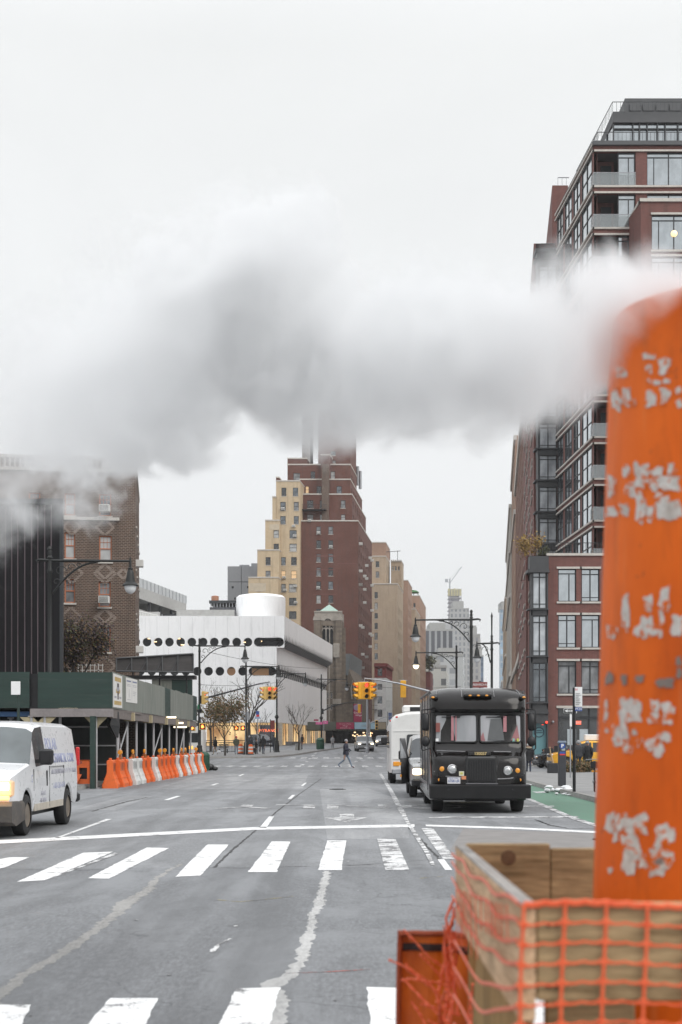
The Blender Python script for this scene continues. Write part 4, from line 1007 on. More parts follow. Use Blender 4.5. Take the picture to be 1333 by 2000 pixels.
# side toward the avenue
sdir = adir; sl_ = 30; xs, ys = X(1030,D1), D1+.6
mb.quad((xs,ys,0),(xs+sdir.x*sl_,ys+sdir.y*sl_,0),(xs+sdir.x*sl_,ys+sdir.y*sl_,zt),(xs,ys,zt))
mb.quad((xs,D1+.6,0),(X(1034,D1),D1+.6,0),(X(1034,D1),D1+.6,zt),(xs,D1+.6,zt))
mb.poly([(x0-.5,D1,zt-.02),(x1,D1,zt-.02),(x1,D1+16,zt-.02),(xs+1.6,D1+16,zt-.02),(xs,ys,zt-.02)])
mb.build('wall', BR_RED, glb, fix=False)
m = MB()
for i, q in enumerate(wins):
    ex = .38 if i < 3 else .1
    m.box(x0+q[0]-.1, x0+q[0]+q[2]+ex, D1-.06, D1+.1, q[1]+q[3], q[1]+q[3]+.15); m.box(x0+q[0]-.1, x0+q[0]+q[2]+ex, D1-.09, D1+.1, q[1]-.13, q[1])
m.box(x0+store[0][0]-.1, x0+store[0][0]+5.8, D1-.08, D1+.1, Z(1383,D1), Z(1378.5,D1)); m.box(x0-.05, x1, D1-.1, D1+.3, zt-.05, zt+.12)
m.build('stone_lintel', M['limestone'], glb)
m = MB()
for y in (1175, 1265, 1355):
    for s_ in (1.5, 8, 16, 24):
        for zz in (Z(y+2,D1), Z(y-60,D1)):
            a = Vector((xs,ys,0)) + sdir*s_; b = a + sdir*3.6; m.add([(a.x-.1,a.y,zz),(b.x-.1,b.y,zz),(b.x+.1,b.y,zz),(a.x+.1,a.y,zz),(a.x-.1,a.y,zz+.16),(b.x-.1,b.y,zz+.16),(b.x+.1,b.y,zz+.16),(a.x+.1,a.y,zz+.16)], [(0,1,5,4),(1,2,6,5),(2,3,7,6),(3,0,4,7),(4,5,6,7),(0,3,2,1)])
m.build('ledge', M['limestone'], glb)
# corner bay of the low block
bx0, bx1 = X(1036,D1), X(1069.5,D1); m = MB(); gl = []
m.box(bx0-.1, bx1+.02, D1-.55, D1+.6, Z(1116,D1), Z(1088,D1)); m.box(bx0-.25, bx1+.05, D1-.7, D1+.6, Z(1120,D1), Z(1114,D1))
for y in (1190, 1282, 1372): m.box(bx0+.02, bx1-.02, D1-.4, D1+.5, Z(y+13,D1), Z(y,D1)); m.box(bx0-.22, bx1+.03, D1-.6, D1+.5, Z(y+2,D1), Z(y,D1))
m.box(bx0-.1, bx1, D1-.45, D1+.6, Z(1413,D1), Z(1385,D1)); m.box(bx0-.2, bx1+.02, D1-.6, D1+.6, Z(1394,D1), Z(1391,D1))
m.box(bx0, bx0+.12, D1-.4, D1+.5, 0, Z(1116,D1)); m.box(bx1-.1, bx1, D1-.4, D1+.5, 0, Z(1116,D1))
m.build('bay_frame', GREYM, glb)
for y, h, g in ((1116,74,'glass_sky'),(1203,79,'glass_sky'),(1295,77,'glass_blue')):
    window(glb, (bx0+.12, D1-.3, Z(y+h,D1)), (1,0,0), bx1-bx0-.22, h*D1/F, 'twin', M['frame'], M['glass_pale' if g == 'glass_sky' else g], 0)
    window(glb, (bx0+.02, D1+.55, Z(y+h,D1)), (0,-1,0), .9, h*D1/F, 'none', M['frame'], M[g], 0)
m = MB(); m.box(bx0+.14, bx1-.1, D1-.1, D1+.1, .15, Z(1413,D1)); m.build('door', pm('teal_door_panel', (.12,.26,.29), .4, 0, .1, 2), glb)
m = MB(); tor = [(X(1053,D1)+.33*math.cos(2*math.pi*k/24), D1-.12, Z(1430,D1)+.33*math.sin(2*math.pi*k/24)) for k in range(25)]; m.tube(tor, .035, 6)
m.box(X(1046,D1), X(1060,D1), D1-.13, D1-.1, Z(1431,D1)-.03, Z(1431,D1)+.03); m.box(X(1048,D1), X(1058,D1), D1-.13, D1-.1, Z(1427,D1)-.03, Z(1427,D1)+.03); m.build('door_emblem', pm('navy_paint', (.03,.06,.09), .5), glb)
m = MB(); m.ball((X(1066,D1), D1-.5, Z(1411,D1)), .09); m.box(X(1058,D1), X(1062,D1), D1-.14, D1-.11, Z(1416,D1), Z(1415,D1)); m.build('red_lamp', M['red_lit'], glb)
# storefront
m = MB(); sx = X(1090,D1)
for k in range(6): m.box(sx+k*1.1, sx+.1+k*1.1, D1+.28, D1+.45, .1, Z(1383,D1))
m.box(sx, sx+5.6, D1+.26, D1+.45, Z(1402,D1)-.1, Z(1402,D1)+.1); m.box(sx, sx+5.6, D1+.27, D1+.5, .1, .55); m.build('storefront_frame', M['frame'], glb)
m = MB(); m.quad((sx,D1+.4,.1),(sx+5.6,D1+.4,.1),(sx+5.6,D1+.4,Z(1383,D1)),(sx,D1+.4,Z(1383,D1))); m.build('storefront_glass', M['glass_dark'], glb, fix=False)
m = MB()
for a, b in ((1110,1127),(1134,1151)): m.box(X(a,D1), X(b,D1), D1+.33, D1+.38, .7, Z(1424,D1))
m.build('poster_panel', pm('pale_window_poster', (.42,.47,.5), .4), glb)
m = MB(); m.box(X(1126,D1), X(1136,D1), D1+.1, D1+.2, Z(1415,D1), Z(1408,D1)); m.build('exit_sign', glow('exit_red', (1,.13,.06), .9, (.7,.1,.05)), glb)
text('EXIT', .2, (X(1131,D1), D1+.09, Z(1411.5,D1)), UP, M['signwhite'], 'lettering', glb)
m = MB(); q = (X(1080,D1), D1-.12, Z(1410,D1)); m.ball(q, .1, .1, .1); m.box(q[0]-.03,q[0]+.03,D1-.1,D1+.02,q[2]-.03,q[2]+.03); m.build('wall_lamp', M['steel'], glb)

# upper tower
_t = NT('railing_glass'); _b = _t.n('ShaderNodeBsdfPrincipled'); _b.inputs['Base Color'].default_value = (.5,.54,.55,1); _b.inputs['Roughness'].default_value = .08; _b.inputs['Metallic'].default_value = .6
_tr = _t.n('ShaderNodeBsdfTransparent'); _mx = _t.n('ShaderNodeMixShader'); _mx.inputs[0].default_value = .32; _t.l(_tr.outputs[0], _mx.inputs[1]); _t.l(_b.outputs[0], _mx.inputs[2]); _t.l(_mx.outputs[0], _t.out.inputs[0]); RAILG = _t.m
DT = 112; tx0 = X(1160,DT); tx1 = 29.0; ztt = Z(283,DT); zb_ = zt - .1; st = 81.6*DT/F
ldir = Vector((-.045,1,0)).normalized(); llen = 15.1
far_ = Vector((tx0,DT,0)) + ldir*llen
nst = 10
mb = MB(); wins = []
base = ztt - .55
rx = X(1207,DT) - tx0
ops = []
for k in range(nst):
    z0 = base - (k+1)*st + .62; h = st - .62
    if z0 < zb_: break
    ops.append((0.02, z0, X(1242,DT)-tx0-.02, h)); wins.append((z0, h))
    ops.append((X(1264,DT)-tx0, z0, 2.9, h)); ops.append((X(1264,DT)-tx0+3.2, z0, 1.6, h))
facade(mb, (tx0,DT,0), (1,0,0), tx1-tx0, ztt, [(a, b, c, d) for a,b,c,d in ops], .3)
lops = []
for z0, h in wins:
    for s0, s1 in ((.5,3.0),(3.9,6.6),(7.4,10.0),(10.7,14.3)): lops.append((s0+.2, z0, s1-s0, h))
facade(mb, far_, -ldir, llen, ztt, lops, .1)
mb.quad((tx0,DT,ztt-.02),(tx1,DT,ztt-.02),(tx1,DT+16,ztt-.02),(far_.x,far_.y,ztt-.02))
mb.build('wall', BR_RED, glb, fix=False)
bands = MB()
for z0, h in wins:
    zc = z0 + h
    for (a, b) in ((zc, zc+.14), (zc+.48, zc+.62)):
        bands.box(tx0-.12, tx1, DT-.14, DT+.02, a, b)
        q0 = Vector((tx0-.14,DT-.14,0)); q1 = q0 + ldir*(llen+.1)
        bands.add([(q0.x,q0.y,a),(q1.x,q1.y,a),(q1.x+.16,q1.y,a),(q0.x+.16,q0.y,a),(q0.x,q0.y,b),(q1.x,q1.y,b),(q1.x+.16,q1.y,b),(q0.x+.16,q0.y,b)], [(0,1,5,4),(1,2,6,5),(2,3,7,6),(3,0,4,7),(4,5,6,7),(0,3,2,1)])
bands.build('stone_band', M['limestone'], glb)
for i, (z0, h) in enumerate(wins):
    m = MB(); m.box(tx0+.05, tx1, DT+.32, DT+14, z0+h+.02, z0+h+.4); m.build('terrace_ceiling', pm('ceiling_grey', (.11,.1,.1), .8), glb)
    # recessed terrace: brick return, dark door, glazed corner
    m = MB(); m.box(tx0+.3, tx0+.34+.0, DT+.3, DT+2.0, z0, z0+h); 
    m.box(tx0+.02, X(1207,DT)+.05, DT+1.9, DT+2.05, z0, z0+h); m.build('terrace_wall', BR_RED, glb)
    m = MB(); m.box(X(1182,DT), X(1203,DT), DT+1.82, DT+1.9, z0, z0+h*.86); m.build('terrace_door', M['frame'], glb)
    window(glb, (X(1183,DT), DT+1.8, z0+.06), (1,0,0), .78, h*.6, 'none', M['frame'], M['blind'], 0)
    window(glb, (X(1208,DT), DT+.05, z0), (1,0,0), X(1241.5,DT)-X(1208,DT), h, 'casement', M['frame'], M['glass_sky'], .1)
    m = MB(); m.box(tx0-.03, X(1242,DT), DT-.06, DT-.04, z0, z0+1.0); m.box(tx0-.05, tx0-.03, DT-.06, DT+1.2, z0, z0+1.0)
    m.mi = 1; m.box(tx0-.06, X(1242,DT), DT-.08, DT-.02, z0+1.0, z0+1.04)
    m.build('glass_railing', [RAILG, M['steel']], glb)
    window(glb, (X(1264,DT), DT, z0), (1,0,0), 2.9, h, 'triple', M['frame'], pick(RMIX), .14); window(glb, (X(1264,DT)+3.2, DT, z0), (1,0,0), 1.6, h, 'casement', M['frame'], pick(RMIX), .14)
    for s0, s1 in ((3.9,6.6),(7.4,10.0),(.5,3.0),(10.7,14.3)):
        a = far_ - ldir*(s0+.2)
        window(glb, (a.x,a.y,z0), -ldir, s1-s0, h, 'double', M['frame'], M['glass_sky'] if s0 > 3 else M['glass_dark'], -.03)
# projecting wing at the frame's edge
DW = 108.5; wx0 = X(1252,DW); zw = Z(393,DW); mb = MB(); ops = []
k = 0
while True:
    z1 = Z(419.5,DW) - k*st*DW/DT; z0 = z1 - 68.5*DW/F
    if z0 < zt: break
    ops.append((X(1273,DW)-wx0, z0, 2.9, z1-z0)); k += 1
facade(mb, (wx0,DW,0), (1,0,0), tx1-wx0, zw, ops, .25); mb.quad((wx0,DW,0),(wx0-.2,DT,0),(wx0-.2,DT,zw),(wx0,DW,zw)); mb.quad((wx0,DW,zw-.02),(tx1,DW,zw-.02),(tx1,DT,zw-.02),(wx0,DT,zw-.02)); mb.build('wall', BR_RED, glb, fix=False)
m = MB(); m.box(wx0-.1, tx1, DW-.12, DW+.4, zw-.05, zw+.2); m.box(wx0-.1, wx0+.1, DW-.1, DT, zw-.05, zw+.2)
for q in ops: m.box(wx0+q[0]-.05, tx1, DW-.08, DW+.05, q[1]+q[3], q[1]+q[3]+.16); m.box(wx0+q[0]-.05, tx1, DW-.1, DW+.05, q[1]-.16, q[1])
m.build('stone_band', M['limestone'], glb)
for i, q in enumerate(ops): window(glb, (wx0+q[0], DW, q[1]), (1,0,0), q[2], q[3], 'triple', M['frame'], M['glass_sky'], .14)
m = MB(); m.ball((X(1318,DW), DW+.15, Z(455,DW)), .25); m.build('globe_lamp', glow('warm_globe', (1,.75,.4), 1.0), glb)
# penthouse
m = MB(); m.box(X(1160,DT)-.1, tx1, DT-.25, DT+.3, Z(285,DT), Z(277,DT)); m.box(X(1197,115), tx1, 114.9, 128, Z(240,115), Z(219,115)); m.box(X(1221,120), tx1, 120, 128, Z(220,120), Z(192,120))
for a in range(5): m.box(X(1230+a*26,120), X(1252+a*26,120), 119.9, 120.1, Z(217,120), Z(204,120))
m.build('penthouse', pm('penthouse_grey', (.075,.078,.083), .6, .1, .15, 1.5), glb)
m = MB(); m.mi = 0; m.quad((X(1199,115.2),115.2,Z(278,115)),(tx1,115.2,Z(278,115)),(tx1,115.2,Z(240,115)),(X(1199,115.2),115.2,Z(240,115))); e = Vector((X(1199,115.2),115.2,0)); f_ = e + ldir*12
m.quad((e.x,e.y,Z(278,115)),(f_.x,f_.y,Z(278,115)),(f_.x,f_.y,Z(240,115)),(e.x,e.y,Z(240,115))); m.build('penthouse_glass', M['glass_sky'], glb, fix=False)
m = MB()
for px in (1199,1237,1250,1265,1285,1300,1325,1345): m.box(X(px,115)-.04, X(px,115)+.04, 115.0, 115.2, Z(279,115), Z(238,115))
m.box(X(1199,115), tx1, 115.02, 115.2, Z(251,115)-.04, Z(251,115)+.04)
for k in range(6): q = e + ldir*(k*2.2); m.box(q.x-.08, q.x+.04, q.y-.05, q.y+.05, Z(279,115), Z(238,115))
m.build('penthouse_mullion', M['frame'], glb)
m = MB()
for (D, a, b, y0, y1) in ((112.1,1168,1345,277,258),(114.6,1197,1345,219,199)):
    m.box(X(a,D), X(b,D), D-.02, D+.02, Z(y1,D)-.03, Z(y1,D)+.02)
    x = X(a,D)
    while x < X(b,D): m.box(x-.012, x+.012, D-.015, D+.015, Z(y0,D), Z(y1,D)); x += .32
    q0 = Vector((X(a,D),D,0)); q1 = q0 + ldir*14; m.tube([(q0.x,q0.y,Z(y1,D)),(q1.x,q1.y,Z(y1,D))], .03, 5)
    for k in range(28): q = q0 + ldir*(k*.5); m.box(q.x-.012, q.x+.012, q.y-.012, q.y+.012, Z(y0,D), Z(y1,D))
m.build('terrace_railing', M['frame'], glb)
# left wing with stacked bays
DV = 127; vx0, vx1 = X(1050,DV), X(1087,DV); zv = Z(492,DV); mb = MB()
xL = X(1029,132); zL = Z(505,132)
mb.quad((X(1043,128),128,0),(vx0,128,0),(vx0,128,zL),(X(1043,128),128,zL))
q0 = Vector((X(1043,128),128,0)); q1 = q0 + sdir*47
mb.quad((q0.x,q0.y,0),(q1.x,q1.y,0),(q1.x,q1.y,zL),(q0.x,q0.y,zL)); mb.quad((q0.x,q0.y,zL),(q1.x,q1.y,zL),(q1.x+14,q1.y,zL),(vx1,128,zL))
mb.quad((X(1079,134),134,Z(500,134)),(X(1110,134),134,Z(500,134)),(X(1110,134),134,Z(362,134)),(X(1079,134),134,Z(362,134)))
q2 = Vector((X(1079,134),134,0)); q3 = q2 + sdir*20; mb.quad((q2.x,q2.y,Z(500,134)),(q3.x,q3.y,Z(500,134)),(q3.x,q3.y,Z(362,134)),(q2.x,q2.y,Z(362,134)))
mb.build('wall', BR_RED, glb, fix=False)
m = MB(); m.box(vx0-.25, vx1, DV-.7, DV+1, zv-.2, zv+.1); m.box(vx0-.1, vx1, DV-.5, DV+1, zv-.9, zv-.2)
y = zv - .9; bays = []; stv = 61.5*DV/F
y = Z(522,DV)
while y - stv > zt - 3:
    m.box(vx0-.05, vx1, DV-.45, DV+.9, y-.0, y+.6); m.box(vx0-.28, vx1+.02, DV-.65, DV+.9, y+.5, y+.62); bays.append((y-stv+.62, stv-.62)); y -= stv
m.box(vx0-.02, vx0+.12, DV-.42, DV+.8, zt-3, zv); m.build('bay_frame', GREYM, glb)
for i, (z0, h) in enumerate(bays):
    window(glb, (vx0+.12, DV-.35, z0), (1,0,0), vx1-vx0-.14, h, 'twin', M['frame'], M['glass_pale'], 0); window(glb, (vx0+.02, DV+.6, z0), (0,-1,0), .9, h, 'none', M['frame'], M['glass_sky'], 0)
window(glb, (vx0+.12, DV-.35, Z(521,DV)), (1,0,0), vx1-vx0-.14, 1.0, 'none', M['frame'], M['glass_sky'], 0)
m = MB()
for z0, h in bays:
    for dz in (0, h): 
        for s_ in (4, 14, 24, 34):
            a = q0 + sdir*s_; b = q0 + sdir*(s_+5); zz = z0+dz; m.add([(a.x-.1,a.y,zz),(b.x-.1,b.y,zz),(b.x+.1,b.y,zz),(a.x+.1,a.y,zz),(a.x-.1,a.y,zz+.16),(b.x-.1,b.y,zz+.16),(b.x+.1,b.y,zz+.16),(a.x+.1,a.y,zz+.16)], [(0,1,5,4),(1,2,6,5),(2,3,7,6),(3,0,4,7),(4,5,6,7),(0,3,2,1)])
m.build('ledge', M['limestone'], glb)
m = MB()
for (D, a, b, y0, y1) in ((127.2,1056,1086,492,476),(134.2,1090,1112,362,347)):
    m.box(X(a,D), X(b,D), D-.02, D+.02, Z(y1,D)-.03, Z(y1,D)+.03); x = X(a,D)
    while x < X(b,D): m.box(x-.012, x+.012, D-.015, D+.015, Z(y0,D), Z(y1,D)); x += .4
for k in range(24): x = X(1060,100.5)+k*.18; m.box(x-.01, x+.01, 100.45, 100.5, zt, zt+.9)
m.box(X(1060,100.5), X(1180,100.5), 100.44, 100.51, zt+.9, zt+.94); m.build('terrace_railing', M['frame'], glb)

# facades continuing up the right side of the avenue
def right_block(name, label, px, D, L_, ytop, mat_, nrow, trim, wmix=OLDMIX, off=0):
    r = thing(name, label, 'building', (X(px,D), D, 0)); mb = MB(); a = Vector((X(px,D),D,0)); b = a + adir*L_; zt_ = Z(ytop,D)
    hst = 3.4; n = int(zt_/hst); ops = []
    for i in range(1, n):
        for k in range(int(L_/5.5)):
            if len(ops) < 95: ops.append((2+k*5.5, zt_ - i*hst - 1.2, 1.6, 2.0))
    ops = [o for o in ops if o[1] > 3]
    wall_with_windows(r, mb, b, -adir, L_, zt_, [(L_-o[0]-o[2], o[1], o[2], o[3]) for o in ops], 'plain', M['frame'], wmix, .2, None, .1)
    mb.quad((a.x,a.y,0),(a.x+30,a.y,0),(a.x+30,a.y,zt_),(a.x,a.y,zt_)); mb.quad((a.x,a.y,zt_),(b.x,b.y,zt_),(b.x+30,b.y,zt_),(a.x+30,a.y,zt_))
    mb.build('wall', mat_, r, fix=False)
    m = MB()
    for z in trim:
        z = zt_*z; m.add([(a.x-.3,a.y-.2,z),(b.x-.3,b.y,z),(b.x+.2,b.y,z),(a.x+.2,a.y-.3,z),(a.x-.35,a.y-.2,z+.8),(b.x-.35,b.y,z+.8),(b.x+.2,b.y,z+.8),(a.x+.2,a.y-.3,z+.8)], [(0,1,5,4),(1,2,6,5),(2,3,7,6),(3,0,4,7),(4,5,6,7),(0,3,2,1)])
    m.build('cornice', M['limestone'], r); return r
right_block('russet_apartment_block', 'russet brick apartment block directly beyond the plum brick building', 1022, 178, 60, 800, brick('russet_brick', (.19,.085,.06), (.14,.065,.05), (.2,.14,.11), .3, .09, .012), 12, (.985,.3))
right_block('orange_brick_block', 'orange brown brick block behind the russet block with pale courses', 1007, 240, 50, 850, BR_PINK, 12, (.985,.75,.25))
right_block('cream_stone_block', 'cream stone loft building with heavy cornices farther up the right side', 997, 292, 90, 985, pm('cream_stone', (.44,.42,.38), .8, 0, .15, .5), 12, (.985,.8,.62,.3))
right_block('tan_brick_block', 'tan brick building near the far end of the right side', 988, 400, 120, 1165, BR_TAN2, 10, (.985,.6))
right_block('grey_end_block', 'low grey building at the far end of the right side', 981, 560, 150, 1330, pm('grey_render', (.3,.3,.3), .8, 0, .15, .5), 6, (.985,))
# ------------------------------------------------------------------ sidewalk shed on the left
PLY = pm('green_painted_plywood', (.015,.036,.03), .7, 0, .35, .9, .15, stretch=(.4,.4,3), dirt=((.06,.075,.065), .35))
PLYW = pm('weathered_grey_green_plywood', (.175,.185,.165), .8, 0, .3, 1.2, .15, stretch=(2,2,.25), dirt=((.06,.1,.08), .8))
TIMBER = pm('grey_timber_beam', (.15,.13,.12), .85, 0, .3, 2, .2, stretch=(.3,3,3))
BUFFB = pm('buff_beam_end', (.36,.31,.2), .8, 0, .2, 3)
POSTM = pm('grey_painted_post', (.42,.42,.435), .55, .3, .2, 4, .1)
shed = thing('sidewalk_shed', 'green plywood sidewalk shed on steel posts wrapping around the corner', 'scaffold', (-8.4, 52, 0))
za, zb = Z(1383,52), Z(1313,52); xa = X(220,52); x_f, y_f = X(385,86), 86
s_dir = (Vector((x_f,y_f,0)) - Vector((xa,52,0))).normalized(); SL = (Vector((x_f,y_f,0)) - Vector((xa,52,0))).length
# frontal parapet in two panels with a dark gap, returning parapet in weathered boards
for a, b, c_ in ((-19, X(60,52), -.15), (X(75,52), xa, 0)):
    m = MB(); m.box(a, b, 52-.05+c_, 52.02+c_, za, zb); m.build('parapet_panel', PLY, shed)
m = MB(); m.box(X(60,52)-.02, X(75,52)+.02, 52.05, 52.1, za, zb-.05); m.build('parapet_gap', M['black'], shed)
nB = 14; rnd = random.Random(8)
for k in range(nB):
    a = Vector((xa,52,0)) + s_dir*(SL*k/nB); b = Vector((xa,52,0)) + s_dir*(SL*(k+1)/nB - .015); t = .03 + rnd.uniform(-.006,.006)
    dz0, dz1 = za + (.0 if k < 13 else .02), zb + .17*(k+.5)/nB + rnd.uniform(-.02,.02)
    m = MB(); m.add([(a.x,a.y,dz0),(b.x,b.y,dz0),(b.x,b.y,dz1),(a.x,a.y,dz1),(a.x-t,a.y,dz0),(b.x-t,b.y,dz0),(b.x-t,b.y,dz1),(a.x-t,a.y,dz1)], [(0,1,2,3),(4,7,6,5),(0,4,5,1),(1,5,6,2),(2,6,7,3),(3,7,4,0)])
    m.build('parapet_panel', PLYW if k not in (7, 13) else PLY, shed)
m = MB(); m.box(-19, xa-.05, 52.1, 60, za-.1, za); m.add([(xa-.04,52.1,za-.1),(x_f-.04,y_f,za-.1),(x_f-5,y_f,za-.1),(xa-5,52.1,za-.1),(xa-.04,52.1,za),(x_f-.04,y_f,za),(x_f-5,y_f,za),(xa-5,52.1,za)], [(0,3,2,1),(4,5,6,7),(0,1,5,4),(1,2,6,5),(2,3,7,6),(3,0,4,7)])
m.build('deck', TIMBER, shed)
m = MB(); m.box(X(60,52), xa+.02, 51.9, 52.12, za-.32, za-.02); m.build('fascia_beam', pm('pale_mauve_beam', (.22,.2,.2), .8, 0, .25, 2, .1), shed)
m = MB(); a = Vector((xa-.02,52.2,0)); b = Vector((x_f-.02,y_f,0)); m.add([(a.x,a.y,za-.36),(b.x,b.y,za-.36),(b.x,b.y,za-.06),(a.x,a.y,za-.06),(a.x-.15,a.y,za-.36),(b.x-.15,b.y,za-.36),(b.x-.15,b.y,za-.06),(a.x-.15,a.y,za-.06)], [(0,1,2,3),(4,7,6,5),(0,4,5,1),(1,5,6,2),(2,6,7,3),(3,7,4,0)])
m.build('fascia_beam', TIMBER, shed)
for px in (258, 293, 324, 345, 367):
    D = 52 + (px-220)/(385-220.)*34*1.0; 
    # depth along the shed line for that pixel
    s = next(t for t in [i*.1 for i in range(400)] if CX + (xa + s_dir.x*t)*F/(52 + s_dir.y*t) >= px); q = Vector((xa,52,0)) + s_dir*s
    m = MB(); m.box(q.x-.3, q.x+.1, q.y-.14, q.y+.14, za-.4, za-.06); m.build('beam_end', BUFFB, shed)
def post(x, y, h=None, r=.055, base=True):
    h = h or za - .3; m = MB(); z0 = gz(y)
    m.lathe([(r,z0+.02),(r,h)], (x,y,0), 10)
    m.box(x-.14, x+.14, y-.14, y+.14, z0, z0+.03); m.box(x-.12, x+.12, y-.05, y+.05, h-.02, h+.02)
    m.mi = 0
    return m.build('post', POSTM, shed)
for px, D in ((62,52),(88,52),(118,52.6),(188,52.1)): post(X(px,D), D, za-.3)
for t in (3.0, 5.6, 8.4, 11.4, 14.4, 17.6, 21, 24.6, 28.4, 32.6):
    q = Vector((xa-.25,52,0)) + s_dir*t; post(q.x, q.y)
for t in (4, 9.5, 15, 21, 27, 33):
    q = Vector((xa-4.6,52,0)) + s_dir*t; post(q.x, q.y)
m = MB(); m.box(X(178,51.7)-.02, X(178,51.7)+.16, 51.6, 51.9, 0, za-.3); m.build('timber_post', PLY, shed)
m = MB()
for px, D in ((62,52),(88,52),(188,52.1)):
    x = X(px,D)
    for sgn in (-1, 1): m.add([(x+sgn*.05,D-.03,za-.75),(x+sgn*.12,D-.03,za-.75+.12),(x+sgn*.42,D-.03,za-.33),(x+sgn*.05,D-.03,za-.33),(x+sgn*.05,D+.03,za-.75),(x+sgn*.12,D+.03,za-.63),(x+sgn*.42,D+.03,za-.33),(x+sgn*.05,D+.03,za-.33)], [(0,1,2,3),(4,7,6,5),(0,4,5,1),(1,5,6,2),(2,6,7,3),(3,7,4,0)])
m.build('bracket', BUFFB, shed)
for t0, t1, flip in ((1.5,5.6,0),(12.5,17.6,0),(24.6,28.6,0),(2.5,4.2,1)):
    a = Vector((xa-.2,52,0)) + s_dir*t0; b = Vector((xa-.2,52,0)) + s_dir*t1; m = MB()
    m.tube([(a.x,a.y,za-.5 if flip else .55),(b.x,b.y,.6 if flip else za-.45)], .03, 6); m.build('brace', POSTM, shed)
for z in (.8, 1.55, 2.3):
    m = MB(); a = Vector((xa-4.6,53,0)); b = Vector((x_f-4.6,y_f,0)); m.tube([(a.x,a.y,z),(b.x,b.y,z)], .03, 6); m.tube([(-17,56.5,z),(xa-.6,56.5,z)], .03, 6); m.build('rail', POSTM, shed)
m = MB(); m.box(-18, xa-.6, 57.2, 57.3, 0, za-.15); a = Vector((xa-5.3,57,0)); b = Vector((x_f-5.3,y_f,0)); m.add([(a.x,a.y,0),(b.x,b.y,0),(b.x,b.y,za-.15),(a.x,a.y,za-.15)], [(0,1,2,3)])
m.add([(x_f-5.3,y_f-.2,0),(x_f-.45,y_f-.2,0),(x_f-.45,y_f-.2,za-.1),(x_f-5.3,y_f-.2,za-.1)], [(0,1,2,3)])  # end sheet added to keep the view under the deck dark
m.build('hoarding', pm('dark_hoarding', (.017,.02,.02), .8, 0, .5, 1.5, .1, stretch=(3,3,.2)), shed, fix=False)
m = MB(); q = Vector((xa-.1,53,0))
m.loft([[(q.x-.05,q.y,za-.1),(q.x+.1,q.y+.5,za-.1),(q.x-.2,q.y+1.2,za-.1),(q.x-.3,q.y+.4,za-.1)],[(q.x-.12,q.y-.2,za-.6),(q.x+.14,q.y+.5,za-.65),(q.x-.2,q.y+1.4,za-.6),(q.x-.35,q.y+.4,za-.6)],[(q.x,q.y+.4,za-1.05),(q.x+.06,q.y+.6,za-1.1),(q.x-.1,q.y+.8,za-1.0),(q.x-.1,q.y+.5,za-1.0)]], True, True)
m.build('tarpaulin', pm('black_tarp', (.012,.012,.013), .4, 0, .3, 6, .5), shed)
m = MB(); m.box(X(-8,52.5), X(58,52.5), 52.5, 52.55, za-.3, za-.12); m.build('tarpaulin', pm('blue_tarp', (.05,.14,.32), .5, 0, .2, 4, .4), shed)
for px, D, y in ((133,53.5,1385),(330,70,1401),(345,75,1412),(352,78,1420)):
    m = MB(); q = P(px,y,D); m.box(q.x-.35, q.x+.35, q.y, q.y+.12, q.z-.04, q.z+.04); m.build('shed_lamp', glow('shed_tube_lamp', (1,.85,.6), 2.2), shed)
# taller green hoarding at the far end and the billboard frame above it
hd = thing('plywood_hoarding', 'green and grey plywood hoarding standing above the far end of the sidewalk shed', 'hoarding', (X(340,88),88,4))
m = MB(); m.box(X(336,88), X(376,88), 88, 88.1, Z(1375,88), Z(1326,88)); m.build('panel', PLY, hd)
m = MB(); m.box(X(297,88), X(336,88), 88, 88.08, Z(1370,88), Z(1325,88)); m.build('panel', PLYW, hd)
m = MB(); m.box(X(290,88), X(372,88), 87.8, 88.3, Z(1325,88), Z(1321,88)); m.build('coping', M['steel'], hd)
m = MB()
for px in (300,340,374): m.box(X(px,88.4)-.05, X(px,88.4)+.05, 88.2, 88.4, 2.6, Z(1325,88))
m.build('prop', M['black'], hd)
bb = thing('billboard', 'back of a grey billboard with steel frame standing over the sidewalk shed', 'billboard', (X(300,84),84,4))
BBW = pm('grey_billboard_back', (.095,.09,.09), .8, 0, .35, 1.4, .2, stretch=(.6,.6,2.5))
def bq(px, py): return Vector((X(px,83-(px-228)*.008), 83-(px-228)*.008, Z(py,83-(px-228)*.008)))
tl, tr, br, bl = bq(228,1286), bq(378,1277), bq(378,1313), bq(228,1311)
m = MB(); m.add([bl, br, tr, tl] + [q + Vector((0,.08,0)) for q in (bl, br, tr, tl)], [(0,1,2,3),(4,7,6,5),(0,4,5,1),(1,5,6,2),(2,6,7,3),(3,7,4,0)]); m.build('panel', BBW, bb)
m = MB()
for k in range(6):
    a, b = bl.lerp(br, k/5), tl.lerp(tr, k/5); m.tube([a + Vector((0,-.06,0)), b + Vector((0,-.06,0))], .045, 4)
    if k < 5 and k: m.tube([a + Vector((-.35,-.07,.05)), a.lerp(b,.75) + Vector((.0,-.07,0))], .022, 4)
for a, b in ((tl,tr),(bl,br)): m.tube([a + Vector((0,-.06,0)), b + Vector((0,-.06,0))], .05, 4)
m.build('frame', pm('billboard_steel', (.12,.125,.13), .6, .3), bb)
m = MB(); a, b = bl + Vector((.3,.2,-.12)), br + Vector((0,.2,-.12)); m.box(a.x, b.x, a.y-.6, a.y+.6, min(a.z,b.z)-.22, min(a.z,b.z)-.02); m.build('catwalk', M['black'], bb)
m = MB()
for k in (.2, .55, .9): q = bl.lerp(br, k); m.box(q.x-.04, q.x+.04, q.y+.5, q.y+.58, 4.3, q.z)
m.build('leg', M['black'], bb)
